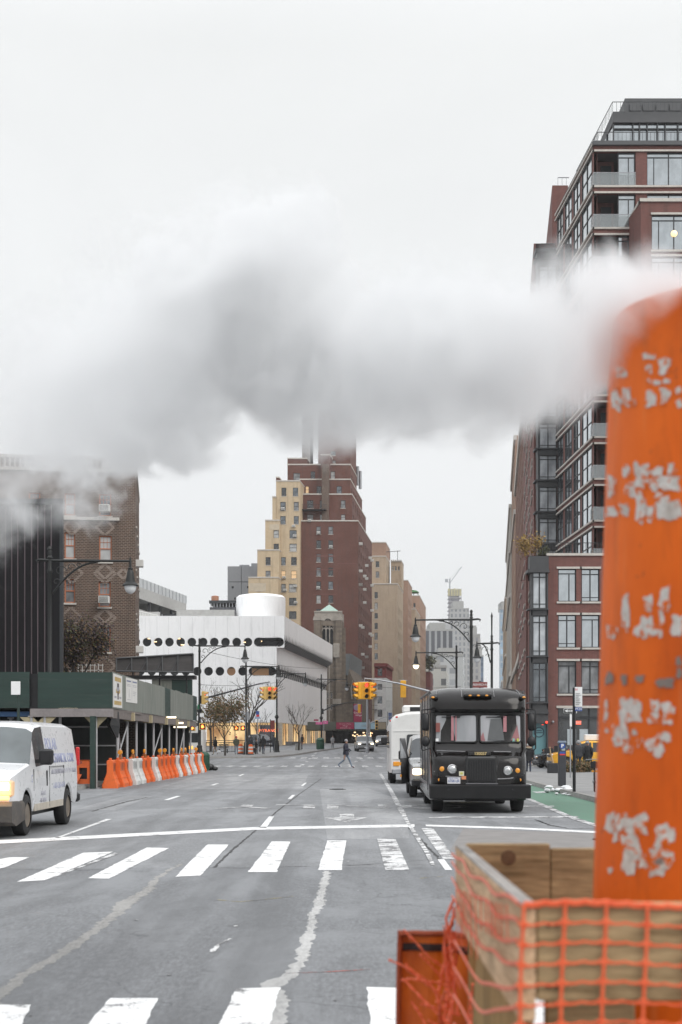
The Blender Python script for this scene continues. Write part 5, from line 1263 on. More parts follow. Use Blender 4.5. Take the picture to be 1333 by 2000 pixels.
# posters on the shed
def s_quad(px0, px1, py0a, py0b, py1a, py1b, off=.012):
    out = []
    for px, py in ((px0,py1a),(px1,py1b),(px1,py0b),(px0,py0a)):
        s = next(t for t in [i*.02 for i in range(-20, 2000)] if CX + (xa + s_dir.x*t)*F/(52 + s_dir.y*t) >= px); q = Vector((xa,52,0)) + s_dir*s
        out.append(Vector((q.x+off, q.y, Z(py, q.y))))
    return out
def poster(name, label, q, mat_, marks):
    r = thing(name, label, 'poster', tuple(q[0])); m = MB(); b = [p - Vector((.006,0,0)) for p in q]; m.add(q+b, [(0,1,2,3),(4,7,6,5),(0,4,5,1),(1,5,6,2),(2,6,7,3),(3,7,4,0)]); m.build('sheet', mat_, r)
    for (u0, u1, v0, v1, mm) in marks:
        f = lambda u, v: q[0].lerp(q[1], u).lerp(q[3].lerp(q[2], u), v) + Vector((.004,0,0))
        m = MB(); m.quad(f(u0,v0), f(u1,v0), f(u1,v1), f(u0,v1)); m.build('print', mm, r, fix=False)
    return r
PAPER = pm('poster_paper', (.62,.61,.59), .7, 0, .08, 3); OCH = pm('ochre_print', (.42,.3,.12), .7); DKP = pm('dark_print', (.06,.045,.05), .7); GRP = pm('grey_print', (.33,.33,.36), .7); BLP = pm('blue_grey_print', (.16,.18,.28), .7)
s0 = thing('poster', 'white poster with ochre bands and a dark upright emblem at the shed corner', 'poster', (X(219,51.9),51.9,3))
f0 = [Vector((X(219,51.93),51.93,Z(1381,51.93))), Vector((X(238,51.93),51.93,Z(1383,51.93))), Vector((X(238,51.93),51.93,Z(1320,51.93))), Vector((X(219,51.93),51.93,Z(1315,51.93)))]
# the sheet wraps the corner: it hangs on the returning side
f0 = s_quad(221, 238.5, 1315, 1321, 1381, 1383)
bpy.data.objects.remove(s0)
poster('poster', 'white poster with ochre bands and a dark upright emblem at the shed corner', f0, PAPER, [(.15,.85,.79,.92,OCH),(.1,.9,.08,.2,OCH),(.42,.62,.62,.74,DKP),(.36,.66,.5,.62,GRP),(.44,.6,.4,.52,DKP),(.3,.75,.44,.56,OCH),(.45,.58,.25,.4,DKP),(.12,.35,.28,.34,GRP),(.66,.9,.28,.34,GRP)])
poster('permit_notice', 'pair of white permit notices with small grey print pasted on the weathered shed boards', s_quad(246, 268, 1323, 1328, 1371, 1374), PAPER,
       [(.05,.42,.84,.9,BLP),(.56,.95,.84,.9,BLP),(.08,.4,.72,.74,GRP),(.08,.4,.66,.68,GRP),(.58,.92,.72,.74,GRP),(.58,.92,.66,.68,GRP),(.25,.28,.2,.55,GRP),(.6,.9,.45,.47,GRP),(.6,.9,.38,.4,GRP),(.6,.8,.3,.32,GRP),(.49,.505,.05,.95,GRP),(.1,.4,.1,.12,GRP)])

# ------------------------------------------------------------------ water filled barriers
def barrier(mat_, label, lamp=None):
    r = thing('road_barrier', label, 'road barrier', (0,0,0), 'orange and white plastic barriers along the sidewalk shed')
    m = MB(); Lb = 1.72
    prof = [(-.29,.0),(-.29,.14),(-.255,.2),(-.13,.56),(-.12,.62),(-.12,1.0),(-.09,1.03),(.09,1.03),(.12,1.0),(.12,.62),(.13,.56),(.255,.2),(.29,.14),(.29,.0)]
    # profile swept along y, with the upper part cut into uprights by oval slots
    ys = [0,.05,Lb-.05,Lb]; rings = []
    for y, k in zip(ys, (.86,1,1,.86)): rings.append([(a*k, y, max(b-(.02 if k < 1 else 0),0)) for a, b in prof])
    m.loft(rings, True, True); m.build('body', mat_, r, smooth=25)
    m = MB()
    for k in range(3):
        c_ = Lb*(k+.5)/3
        for sx in (-1, 1): 
            pts = [(sx*.124, c_+.1*math.cos(t), .76+.16*math.sin(t)) for t in [2*math.pi*i/12 for i in range(12)]]
            m.poly([(p[0]+sx*.003,p[1],p[2]) for p in pts])
    m.build('forklift_slot', M['black'], r, fix=False)
    m = MB()
    for k in range(3):
        c_ = Lb*(k+.5)/3
        for sx in (-1,1): m.add([(sx*.288,c_-.2,.1),(sx*.288,c_+.2,.1),(sx*.14,c_+.12,.56),(sx*.14,c_-.12,.56),(sx*.25,c_-.17,.12),(sx*.25,c_+.17,.12)], [(0,1,2,3)] if False else [(4,5,2,3)])
    for sx in (-1,1): m.tube([(sx*.205,.1,.36),(sx*.205,Lb-.1,.36)], .018, 6); m.tube([(sx*.127,.05,.93),(sx*.127,Lb-.05,.93)], .016, 6)
    m.build('moulded_rib', mat_, r, fix=False)
    m = MB(); m.lathe([(.05,1.03),(.06,1.05),(.06,1.1),(.03,1.11)], (0,.3,0), 10); m.build('fill_cap', pm('cap_orange',(.6,.12,.03),.5) , r)
    return r
def warning_lamp(label):
    r = thing('warning_lamp', label, 'warning lamp', (0,0,0), 'amber warning lamps on the barriers'); m = MB()
    m.cbox(-.05,.05,-.07,.07,0,.16,.015); m.build('battery_box', pm('lamp_box_orange',(.3,.1,.02),.6), r)
    m = MB(); m.lathe([(.02,-.04),(.085,-.035),(.095,0),(.085,.035),(.02,.04)], (0,0,.26), 16, 'y'); m.build('lens', M['amber'], r, smooth=40); return r
bo = barrier(M['orange'], 'x'); bw = barrier(M['barwhite'], 'x'); wl = warning_lamp('round amber warning lamp on the end barrier nearest the van')
seq = 'OOOWWOOWOOOOWOWOWOWO'
fade = pm('sun_faded_orange_plastic', (.68,.3,.16), .55, 0, .2, 4, .1, dirt=((.55,.5,.45), .6))
names = {'O':0,'W':0}; ordw = ['first','second','third','fourth','fifth','sixth','seventh','eighth','ninth','tenth','eleventh','twelfth','thirteenth']
pa, pb = Vector((-8.45,52,0)), Vector((-7.75,80.6,0)); nb = len(seq); first = {'O':True,'W':True}
lamps_at = {1:0,3:1,5:1,8:0,9:0,11:1,13:1,14:1,17:0}
for i, ch in enumerate(seq):
    t = i/nb; q = pa.lerp(pb, t); src = bo if ch == 'O' else bw
    o = src if first[ch] else copy_tree(src); first[ch] = False
    names[ch] += 1; od = ordw[names[ch]-1]
    o['label'] = f"{od} {'orange' if ch=='O' else 'dirty white'} plastic barrier counted from the van end of the barrier row"
    d = (pb-pa).normalized(); jig = random.Random(i).uniform(-.05,.05)
    place(o, (q.x, q.y, gz(q.y)), -math.atan2(d.x, d.y) + R(5) + jig*.9); o.scale = (1, (pb-pa).length/nb/1.72*.93, 1)
    if i in lamps_at:
        l = wl if i == 1 else copy_tree(wl); e = q + d*.75
        l['label'] = f"amber warning lamp on top of the {od} {'orange' if ch=='O' else 'white'} barrier, {'lens facing the road' if lamps_at[i]==0 else 'turned edge on'}"
        place(l, (e.x-.02, e.y, gz(e.y)+1.03), 0 if lamps_at[i]==0 else R(82)); l.scale = (1.05,1.05,1.05)
# barrier standing crosswise under the shed
cr = thing('crosswise_barrier', 'orange barrier with dark openings standing crosswise beside the green timber post', 'road barrier', (X(158,52.8),52.8,0))
m = MB(); a0, a1 = X(134,52.8), X(174,52.8); rest_ = [(a1-a0)*.52, .38, .42, .5]
facade(m, (a0,52.8,0), (1,0,0), a1-a0, 1.02, [(rest_[0], .32, .3, .42)], .2); m.box(a0, a1, 53.0, 53.1, 0, 1.02); m.box(a0, a1, 52.8, 53.1, 1.0, 1.03)
m.add([(a0-.4,52.55,.02),(a0+.3,52.55,.02),(a0+.5,52.8,.5),(a0-.2,52.8,.5)], [(0,1,2,3)]); m.build('body', M['orange'], cr, fix=False)
m = MB(); m.quad((a0+rest_[0],52.98,.3),(a0+rest_[0]+.3,52.98,.3),(a0+rest_[0]+.3,52.98,.76),(a0+rest_[0],52.98,.76)); m.build('opening', M['black'], cr, fix=False)
text('TRAFFIX', .13, ((a0+a1)/2-.1, 52.79, .93), UP, pm('navy_print',(.03,.03,.09),.6), 'lettering', cr)
m = MB(); rnd = random.Random(2)
m.ball((X(150,52),52.3,.05), .14,.1,.06); m.ball((X(160,52),52.35,.05), .1,.08,.05); tag(m.build('sandbag', pm('dirty_sandbag', (.3,.25,.2), .9, 0, .3, 8, .4)), 'crumpled dirty sandbag lying at the foot of the crosswise orange barrier', 'sandbag')

# ------------------------------------------------------------------ lamp posts
def lamp(label, H, arm, side=1, lit=False, arm_drop=0, finial=1.2, name='street_lamp', base=True, armz=None):
    "cast iron post with a scrolled arm and bell lantern; origin at its foot, arm along +x * side"
    r = thing(name, label, 'street lamp', (0,0,0), 'ornate cast iron street lamps'); az = armz or H - finial
    m = MB(); m.lathe([(.36,0),(.36,.12),(.3,.18),(.27,.3),(.25,.9),(.2,1.15),(.22,1.2),(.22,1.26),(.15,1.34)], (0,0,0), 8); m.build('base', M['iron'], r)
    m = MB(); k = .42*H
    m.lathe([(.13,1.3),(.11,k-.3),(.12,k-.28),(.13,k-.2),(.2,k-.1),(.22,k),(.13,k+.06),(.15,k+.12),(.09,k+.2),(.085,az-.5),(.11,az-.45),(.11,az-.38),(.085,az-.3),(.08,az+.1),(.12,az+.14),(.05,az+.25)], (0,0,0), 10); m.build('pole', M['iron'], r, smooth=40)
    m = MB(); m.lathe([(.05,az+.2),(.09,az+.3),(.06,az+.42),(.1,az+.5),(.05,az+.62),(.06,H-.35),(.085,H-.28),(.05,H-.15),(.01,H)], (0,0,0), 8); m.build('finial', M['iron'], r, smooth=40)
    m = MB(); a = [(side*(-.5),0,az-.08),(side*(-.55),0,az+.02),(side*(-.4),0,az+.06),(0,0,az+.02),(side*arm*.5,0,az+.02),(side*arm,0,az-arm_drop)]
    m.tube(a, [.04,.055,.065,.07,.06,.05], 6); m.lathe([(.06,-.22),(.06,.22)], (side*arm*.55,0,az), 6, 'x'); m.build('arm', M['iron'], r)
    m = MB()
    br_ = [(side*.1, 0, az-1.35)] + [(side*(.1+ (arm*.55)*(t)), 0, az-1.35+1.3*(1-(1-t)**2.0)) for t in [i/8 for i in range(1,9)]]
    m.tube(br_, .045, 6)
    for cx_, cz_, rr in ((.42,-.42,.28),(.85,-.26,.2),(.26,-.86,.17),(1.18,-.17,.12)):
        sp = [(side*(cx_ + rr*(1-.085*i)*math.cos(i*.55)), 0, az+cz_ + rr*(1-.085*i)*math.sin(i*.55)) for i in range(11)]; m.tube(sp, .022, 5)
    m.build('scroll_bracket', M['iron'], r)
    m = MB(); x = side*arm; zt_ = az - arm_drop
    m.lathe([(.03,zt_+.15),(.05,zt_),(.05,zt_-.25),(.11,zt_-.3),(.09,zt_-.36),(.13,zt_-.42),(.16,zt_-.62),(.2,zt_-.86),(.33,zt_-.98),(.33,zt_-1.02),(.05,zt_-1.0)], (x,0,0), 14); m.build('lantern', M['iron'], r, smooth=35)
    m = MB(); m.ball((x,0,zt_-1.05), .25,.25,.3, 14, 8); m.build('globe', glow('lit_globe', (1,.86,.6), 2.4) if lit else M['globe'], r, smooth=80)
    return r
def put_lamp(px, D, py_top, arm_px, lit=False, label='', finial=1.2, armpy=None):
    z0 = gz(D); H = Z(py_top, D) - z0; arm = abs(arm_px)*D/F
    r = lamp(label, H, arm, 1 if arm_px > 0 else -1, lit, 0, finial, armz=(Z(armpy,D)-z0 if armpy else None)); place(r, (X(px,D), D, z0)); return r
put_lamp(98, 58.5, 1066, 157, label='black street lamp in front of the ribbed dark building, arm over the shed', armpy=1096)
put_lamp(390, 113, 1247, 89, label='street lamp carrying the pale traffic lights beside the green litter bin', armpy=1262)
put_lamp(481, 138, 1290, 64, label='street lamp between the orange barrels before the white porthole building', armpy=1302)
put_lamp(541, 150, 1301, 56, label='street lamp behind the hooded pedestrian on the far pavement', armpy=1316)
put_lamp(628, 172, 1318, 50, label='street lamp in front of the church tower with a long mast arm', armpy=1327)
put_lamp(921, 86, 1193, -109, label='tallest street lamp above the black truck roof, arm reaching over the avenue', armpy=1211)
put_lamp(892, 118, 1268, -79, lit=True, label='street lamp with its lantern lit above the white bus', armpy=1275)
put_lamp(961, 100, 1196, -29, label='street lamp with a tall bare spire and a short arm above the black truck', armpy=1257)
put_lamp(1300, 30, 700, -130, label='street lamp hidden by the orange steam stack, only its lantern showing', armpy=775) if False else None

# ------------------------------------------------------------------ traffic lights
def signal_head(mb_h, mb_l, c, rz=0, back=False):
    Mx = Matrix.Translation(c) @ Matrix.Rotation(rz, 4, 'Z')
    mb_h.M = Mx; mb_l.M = Mx
    mb_h.cbox(-.17,.17,-.12,.12,-.52,.52,.03)
    for k in range(3):
        z = .34 - k*.34
        mb_h.mi = 0; n = 12
        ring0 = [(.14*math.cos(t), -.12, z+.14*math.sin(t)) for t in [math.pi*(-.15)+math.pi*1.3*i/n for i in range(n+1)]]
        ring1 = [(a, -.38+.1*(1 if b < z else 0), b) for a, _, b in ring0]
        mb_h.loft([ring0, ring1], False)
        mb_l.mi = k; mb_l.lathe([(.125,-.125),(.06,-.15),(.01,-.155)], (0,0,z), 14, 'y')
def traffic_light(label, col, dirs, pos, red=True, hang=.35, name='traffic_light'):
    r = thing(name, label, 'traffic light', pos, 'traffic lights over the avenue')
    h, l = MB(), MB()
    for dx, rz in dirs: signal_head(h, l, (dx*math.cos(rz) if False else dx, 0, 0), rz)
    h.M = l.M = None
    h.build('housing', col, r, world=False); l.build('lens', [M['red_lit'] if red else M['black'], M['black'], M['black']], r, world=False, fix=False)
    if hang:
        m = MB(); m.lathe([(.03,.5),(.03,.5+hang)], (0,0,0), 8); m.box(-.25,.25,-.03,.03,.5,.56); m.build('hanger', M['steel'], r, world=False)
    return r
def mast(label, px, D, h0, pts, r0=.09, mat_=None, pole=True):
    r = thing('signal_mast', label, 'mast arm', (X(px,D), D, gz(D))); m = MB()
    q = [P(a,b,D) for a,b in pts]; m.tube(q, [r0*(1-.6*i/(len(q)-1)) for i in range(len(q))], 8); m.build('arm', mat_ or M['iron'], r)
    if pole: m = MB(); m.lathe([(.2,gz(D)),(.2,gz(D)+.5),(.12,gz(D)+.6),(.11,h0)], (X(px,D),D,0), 10); m.build('pole', mat_ or M['iron'], r)
    else: m = MB(); m.lathe([(.16,q[0].z-.35),(.16,q[0].z+.3)], (q[0].x,D,0), 8); m.build('clamp', mat_ or M['iron'], r)
    return r
mast('long grey mast arm holding the yellow traffic lights over the avenue', 905, 86, Z(1375,86), [(905,1374),(880,1362),(835,1349),(780,1335),(740,1328),(712,1325)], .085, M['steel'])
q = P(712,1349,86); traffic_light('cluster of yellow traffic lights at the tip of the long mast arm, red lit', M['yellow'], [(-.32,R(-62)),(.0,R(180)),(.12,R(8)),(.36,R(62))], q, True, .2)
q = P(788,1346,86.5); traffic_light('single yellow traffic light seen from its side along the long mast arm', M['yellow'], [(0,R(176))], q, False, .12)
mast('black mast arm from the lamp by the litter bin out to the pale signals', 390, 112.9, 0, [(393,1366),(430,1356),(480,1343),(508,1335),(528,1332)], .08, M['iron'], False)
q = P(524,1354,112.8); traffic_light('cluster of faded yellow traffic lights hanging before the white building', M['paleyellow'], [(-.3,R(-60)),(.0,R(178)),(.1,R(10)),(.42,R(40))], q, True, .3)
q = P(398,1363,112.6); traffic_light('faded yellow traffic light fixed to the street lamp by the litter bin', M['paleyellow'], [(0,R(75))], q, True, 0)
mast('thin dark mast arm reaching from the lamp by the church to a small signal', 628, 171.8, 0, [(630,1389),(650,1379),(675,1373),(699,1371)], .08, M['iron'], False)
q = P(702,1384,171.7); traffic_light('small yellow traffic light in front of the crimson church banner', M['yellow'], [(0,R(180))], q, False, .2)
mast('grey curved mast pole beside the crimson banner', 718, 150, Z(1345,150), [(718,1370),(719,1362),(724,1357),(731,1353)], .06, M['steel'])
mast('grey mast arm bending down to the far kerb before the white house', 722, 200, Z(1405,200), [(722,1413),(735,1407),(752,1401),(776,1398)], .07, M['steel'])
q = P(736,1416,155); traffic_light('small orange signal on a post near the far vehicles', M['paleyellow'], [(0,0)], q, False, 0)
def ped_signal(label, px, py, D, w=.42):
    r = thing('pedestrian_signal', label, 'pedestrian signal', P(px,py,D), 'pedestrian signals showing the orange hand'); m = MB(); m.cbox(-w/2-.02,w/2+.02,0,.22,-w/2-.02,w/2+.02,.03); m.build('housing', M['paleyellow'], r, world=False)
    m = MB(); m.quad((-w/2+.04,-.004,-w/2+.04),(w/2-.04,-.004,-w/2+.04),(w/2-.04,-.004,w/2-.04),(-w/2+.04,-.004,w/2-.04)); m.build('screen', M['black'], r, world=False, fix=False)
    m = MB(); m.box(-.1,.08,-.014,-.007,-.12,.04)
    for k in range(4): m.box(-.1+k*.046,-.065+k*.046,-.014,-.007,.04,.12+.02*(k in (1,2)))
    m.box(.08,.12,-.014,-.007,-.07,.0); m.build('hand_symbol', glow('lit_orange_hand', (1,.2,.04), 4.5), r, world=False); return r
ped_signal('pedestrian signal with lit hand on the street lamp by the litter bin', 396, 1419, 112.4, .5)
ped_signal('pedestrian signal with lit hand beneath the end of the sidewalk shed', 375, 1421, 88.4, .4)
ped_signal('pedestrian signal with lit hand facing the barrels, left one of a pair', 462, 1422, 137.6, .5)
ped_signal('pedestrian signal with lit hand facing the barrels, right one of a pair', 475, 1422, 137.5, .5)

# ------------------------------------------------------------------ signs
def sign_post(name, label, px, D, py_top, mat_, boards, r=.035, z0=None, cat='sign'):
    z0 = gz(D) if z0 is None else z0; t = thing(name, label, cat, (X(px,D), D, z0)); m = MB(); m.lathe([(r,z0),(r,Z(py_top,D))], (X(px,D),D,0), 8); m.build('post', mat_, t)
    for (nm, a0, a1, b0, b1, mm, words) in boards:
        m = MB(); m.cbox(X(a0,D), X(a1,D), D-r-.02, D-r-.005, Z(b1,D), Z(b0,D), .004); b = m.build(nm, mm, t)
        for (s, size, px_, py_, wm, sx) in words: text(s, size, (X(px_,D), D-r-.024, Z(py_,D)), UP, wm, 'lettering', b, .002, sx)
    return t
BLUE = pm('sign_blue', (.03,.08,.3), .5); DGREEN = pm('dark_green_post', (.012,.03,.025), .6, 0, .2, 5); BROWNS = pm('sign_brown_red', (.2,.05,.045), .5); REDP = pm('red_print', (.6,.04,.05), .5); BLKP = pm('black_print', (.02,.02,.02), .5)
CRIM = pm('crimson_sign', (.3,.02,.07), .6, 0, .1, 3)
sign_post('back_of_sign', 'blank white sign plate on a dark green post behind the white van', 36.5, 36, 1331, DGREEN, [('plate',23,41,1331,1357,M['signwhite'],[])])
bs = sign_post('bus_stop_sign', 'tall black post with a white and blue bus stop panel beside the parking meter', 1122, 44.5, 1343, M['black'],
   [('panel',1122.5,1137,1342,1380,M['signwhite'],[('B1', .09, 1126, 1347, REDP, 1)]),('blue_plate',1123,1136.8,1381.5,1389,BLUE,[('M20', .1, 1130, 1385, M['signwhite'], 1.2)])], .05, .14)
m = MB(); D = 44.42
for k, (w_, mm) in enumerate(((9,0),(11,1),(6,1),(9,1),(8,1),(10,1),(7,1))): m.box(X(1124.5,D), X(1124.5+w_,D), D-.018, D-.006, Z(1354.6+k*3.6,D), Z(1354+k*3.6,D))
m.build('print', BLKP, bs)
ow_ = sign_post('one_way_sign', 'black one way sign with white arrow on a thin post beside the bus stop post', 1114.5, 62, 1386, M['steel'], [('plate',1101,1127,1384,1393,M['signwhite'],[])], .03, .1)
m = MB(); D = 61.93; f = lambda a, b: (X(a,D), D-.012, Z(b,D)); m.poly([f(1102,1384.8),f(1126,1384.8),f(1126,1392.2),f(1102,1392.2)]); m.build('black_field', BLKP, ow_, fix=False)
m = MB(); f = lambda a, b: (X(a,D), D-.016, Z(b,D)); m.poly([f(1103,1388.5),f(1109,1385.6),f(1109,1387),f(1125,1387),f(1125,1390),f(1109,1390),f(1109,1391.4)]); m.build('arrow', M['signwhite'], ow_, fix=False)
text('ONE WAY', .075, (X(1117,D), D-.02, Z(1388.5,D)), UP, BLKP, 'lettering', ow_, .001, 1.1)
m = MB(); m.box(X(1113,62), X(1117,62), 61.93, 61.96, Z(1419,62), Z(1395,62)); m.build('narrow_plate', M['signwhite'], ow_)
sign_post('street_name_sign', 'brown street name sign above the black truck roof', 938, 92, 1330, M['black'], [('plate',922,952,1332,1343,BROWNS,[('GREENWICH AV', .2, 937, 1337.5, M['signwhite'], .72)])], .05)
sign_post('bus_route_sign', 'blue bus route sign on a thin pole beyond the orange barrels', 503.5, 141, 1388, M['steel'], [('plate',500.5,507,1389,1396,BLUE,[]),('red_plate',501,507,1396,1400,REDP,[]),('pale_plate',498.5,509,1400,1404,pm('pale_blue',(.3,.42,.6),.5),[])], .04)
sign_post('pink_arrow_sign', 'pink direction signs with white arrows on a pole by the church', 633, 168, 1405, M['steel'], [('plate',617,630,1410,1415,pm('pink_sign',(.62,.12,.3),.5),[('>', .25, 624, 1412, M['signwhite'], 1.5)]),('plate',631,641,1408,1414,pm('pink_sign',(.62,.12,.3),.5),[('>', .25, 636, 1411, M['signwhite'], 1.5)]),('name_plate',613.5,622.5,1405,1408,CRIM,[])], .05)
sign_post('small_one_way_sign', 'small black one way sign on a short post below the pale traffic light', 391, 112.5, 1392, M['black'], [('plate',391,399,1393,1400,M['signwhite'],[]),('green_plate',386,390,1376,1385,pm('street_sign_green',(.02,.12,.06),.5),[])], .03)
bn = sign_post('church_banner', 'crimson church banner with white lettering hanging in front of the dark tower', 690.3, 236, 1372, M['black'], [('cloth',691,707,1375,1411,CRIM,[('Church', .42, 699, 1392, M['signwhite'], 1),('Village', .42, 701, 1397, M['signwhite'], 1)])], .06, cat='banner')
m = MB(); q = P(697,1382,235.9); m.ball(q, .5, .03, .5); m.build('emblem', pm('banner_emblem',(.25,.2,.3),.6), bn)
sign_post('red_pole_banner', 'plain dark red banner hung beside the street lamp before the lit lobby', 528.5, 149, 1405, M['black'], [('cloth',529,537,1407,1424,pm('rust_banner',(.17,.035,.03),.7),[])], .04, cat='banner')
sign_post('grey_sign_plate', 'pair of grey sign plates fixed on the street lamp above the barrels', 480, 137.2, 1385, M['steel'], [('plate',472,478,1389,1406,M['steel'],[]),('plate',482,488,1390,1406,M['steel'],[]),('name_plate',467,477,1378,1382,pm('dull_sign',(.4,.3,.27),.6),[])], .03)
sign_post('blue_hanging_sign', 'blue hanging sign on the side of the white house', 757.5, 330, 1390, M['black'], [('cloth',759,766,1392,1406,pm('blue_banner',(.1,.16,.35),.6),[])], .05)
# muni meter
mt = thing('parking_meter', 'dark parking meter kiosk with a blue P panel on the pavement', 'parking meter', (X(1098,50.5), 50.5, .14)); D = 50.5; x = X(1098,D)
m = MB(); m.cbox(x-.13, x+.13, D-.12, D+.12, .14, Z(1452,D), .02); m.build('cabinet', pm('meter_charcoal', (.045,.047,.055), .5, .2, .2, 5), mt)
m = MB(); m.cbox(x-.14, x+.14, D-.14, D+.14, Z(1452,D), Z(1447,D), .02); m.build('cap', pm('meter_cap', (.16,.2,.27), .5), mt)
m = MB(); m.lathe([(.11,0),(.11,.01),(.0,.012)], (x,0,0), 20); mm_ = m.v; m2 = MB(); m2.lathe([(.105,-.122),(.105,-.13),(.002,-.131)], (x,D,Z(1457,D)), 20, 'y'); m2.build('sign_disc', BLUE, mt)
text('P', .17, (x, D-.135, Z(1457,D)), UP, M['signwhite'], 'lettering', mt, .002, 1.1, bold=.006)
m = MB(); m.box(x-.1, x+.1, D-.13, D-.118, Z(1472,D), Z(1468,D)); m.build('label_plate', BLUE, mt); m = MB(); m.box(x-.1, x+.1, D-.13, D-.118, Z(1475,D), Z(1472.4,D)); m.build('label_plate', REDP, mt)
m = MB(); m.box(x-.03, x+.09, D-.128, D-.117, Z(1466,D), Z(1461.5,D)); m.build('screen', pm('lcd', (.35,.38,.38), .3), mt)
# litter bins, barrels, bollard planters, newspaper boxes
def bin_(label, px, D, r=.33, h=1.0):
    t = thing('litter_bin', label, 'litter bin', (X(px,D), D, gz(D))); m = MB(); z = gz(D)
    m.lathe([(r*.9,z),(r*.95,z+.08),(r,z+h*.8),(r*1.06,z+h*.82),(r*1.06,z+h*.9)], (X(px,D),D,0), 20)
    G_ = pm('bin_green', (.02,.075,.045), .55, .1, .25, 4, .1); m.build('body', G_, t, smooth=30); m = MB()
    for k in range(20): a = 2*math.pi*k/20; m.box(X(px,D)+r*1.0*math.cos(a)-.012, X(px,D)+r*1.0*math.cos(a)+.012, D+r*1.0*math.sin(a)-.012, D+r*1.0*math.sin(a)+.012, z+.1, z+h*.8)
    m.build('slat', G_, t); m = MB(); m.lathe([(r*1.0,z+h*.9),(r*.8,z+h*1.0),(r*.45,z+h*1.06),(.01,z+h*1.08)], (X(px,D),D,0), 20); m.build('lid', G_, t, smooth=40); return t
bin_('green slatted litter bin at the far end of the barrier row', 397.5, 83.5, .36, 1.05)
bin_('green litter bin beside the lamp in front of the church', 626, 166, .45, 1.3)
m = MB(); q = P(405,1494,84); m.ball((q.x+.15,q.y,.2), .28,.25,.22); m.ball((q.x+.45,q.y,.12), .2,.2,.13); tag(m.build('rubbish_bag', pm('black_bag', (.012,.012,.013), .35, 0, .3, 7, .6), smooth=60), 'black rubbish bag slumped against the green litter bin', 'rubbish bag')
def barrel(label, px, D):
    t = thing('traffic_barrel', label, 'traffic barrel', (X(px,D), D, gz(D)+.14), 'orange and white traffic barrels'); z = gz(D)+.14; x = X(px,D)
    m = MB(); m.lathe([(.32,z),(.32,z+.08),(.27,z+.09)], (x,D,0), 18); m.build('rubber_base', M['rubber'], t)
    m = MB(); zz = z+.08
    for k in range(5):
        m.mi = k % 2; m.lathe([(.27-.015*k,zz),(.26-.015*k,zz+.17)], (x,D,0), 18, caps=(k == 4)); zz += .17
    m.build('drum', [M['orange'], M['barwhite']], t); m = MB(); m.box(x-.12, x+.12, D-.03, D+.03, zz, zz+.06); m.build('handle', M['orange'], t)
barrel('traffic barrel at the foot of the lamp, half hidden behind the pole', 470.5, 139); barrel('traffic barrel standing clear to the right of the lamp', 490, 137)
m = thing('concrete_bin', 'grey slatted concrete bin near the bare street tree', 'bin', (X(583,158),158,gz(158)+.14)); b = MB(); z = gz(158)+.14; x = X(583,158)
b.cbox(x-.35,x+.35,157.7,158.3,z,z+.75,.04); b.build('body', M['concrete'], m); b = MB(); b.box(x-.37,x+.37,157.68,158.32,z+.75,z+.83); b.build('rim', M['black'], m)
# low park fence and hedge by the left pavement
pf = thing('park_fence', 'low dark iron park fence behind the brown tree', 'fence', (X(415,146),146,gz(146))); z = gz(146)+.14
m = MB(); m.box(X(385,146), X(460,146), 145.95, 146.05, z+1.0, z+1.06); m.box(X(385,146), X(460,146), 145.95, 146.05, z+.1, z+.15); m.build('rail', M['iron'], pf)
m = MB(); x = X(385,146)
while x < X(460,146): m.box(x, x+.03, 145.97, 146.03, z, z+1.1); x += .16
m.build('picket', M['iron'], pf)
fb = thing('park_bench', 'dark park bench in front of the low iron fence', 'bench', (X(440,143),143,gz(143)+.14)); z = gz(143)+.14; x0_, x1_ = X(427,143), X(447,143)
m = MB(); [m.box(x0_, x1_, 142.6+k*.12, 142.7+k*.12, z+.42, z+.46) for k in range(4)]; m.build('seat', pm('dark_slat',(.04,.035,.03),.7), fb)
m = MB(); [m.box(x0_, x1_, 143.1, 143.14, z+.55+k*.14, z+.65+k*.14) for k in range(3)]; m.build('backrest', pm('dark_slat',(.04,.035,.03),.7), fb)
for x in (x0_+.1, x1_-.15): m = MB(); m.box(x, x+.06, 142.6, 143.1, z, z+.42); m.build('leg', M['iron'], fb)
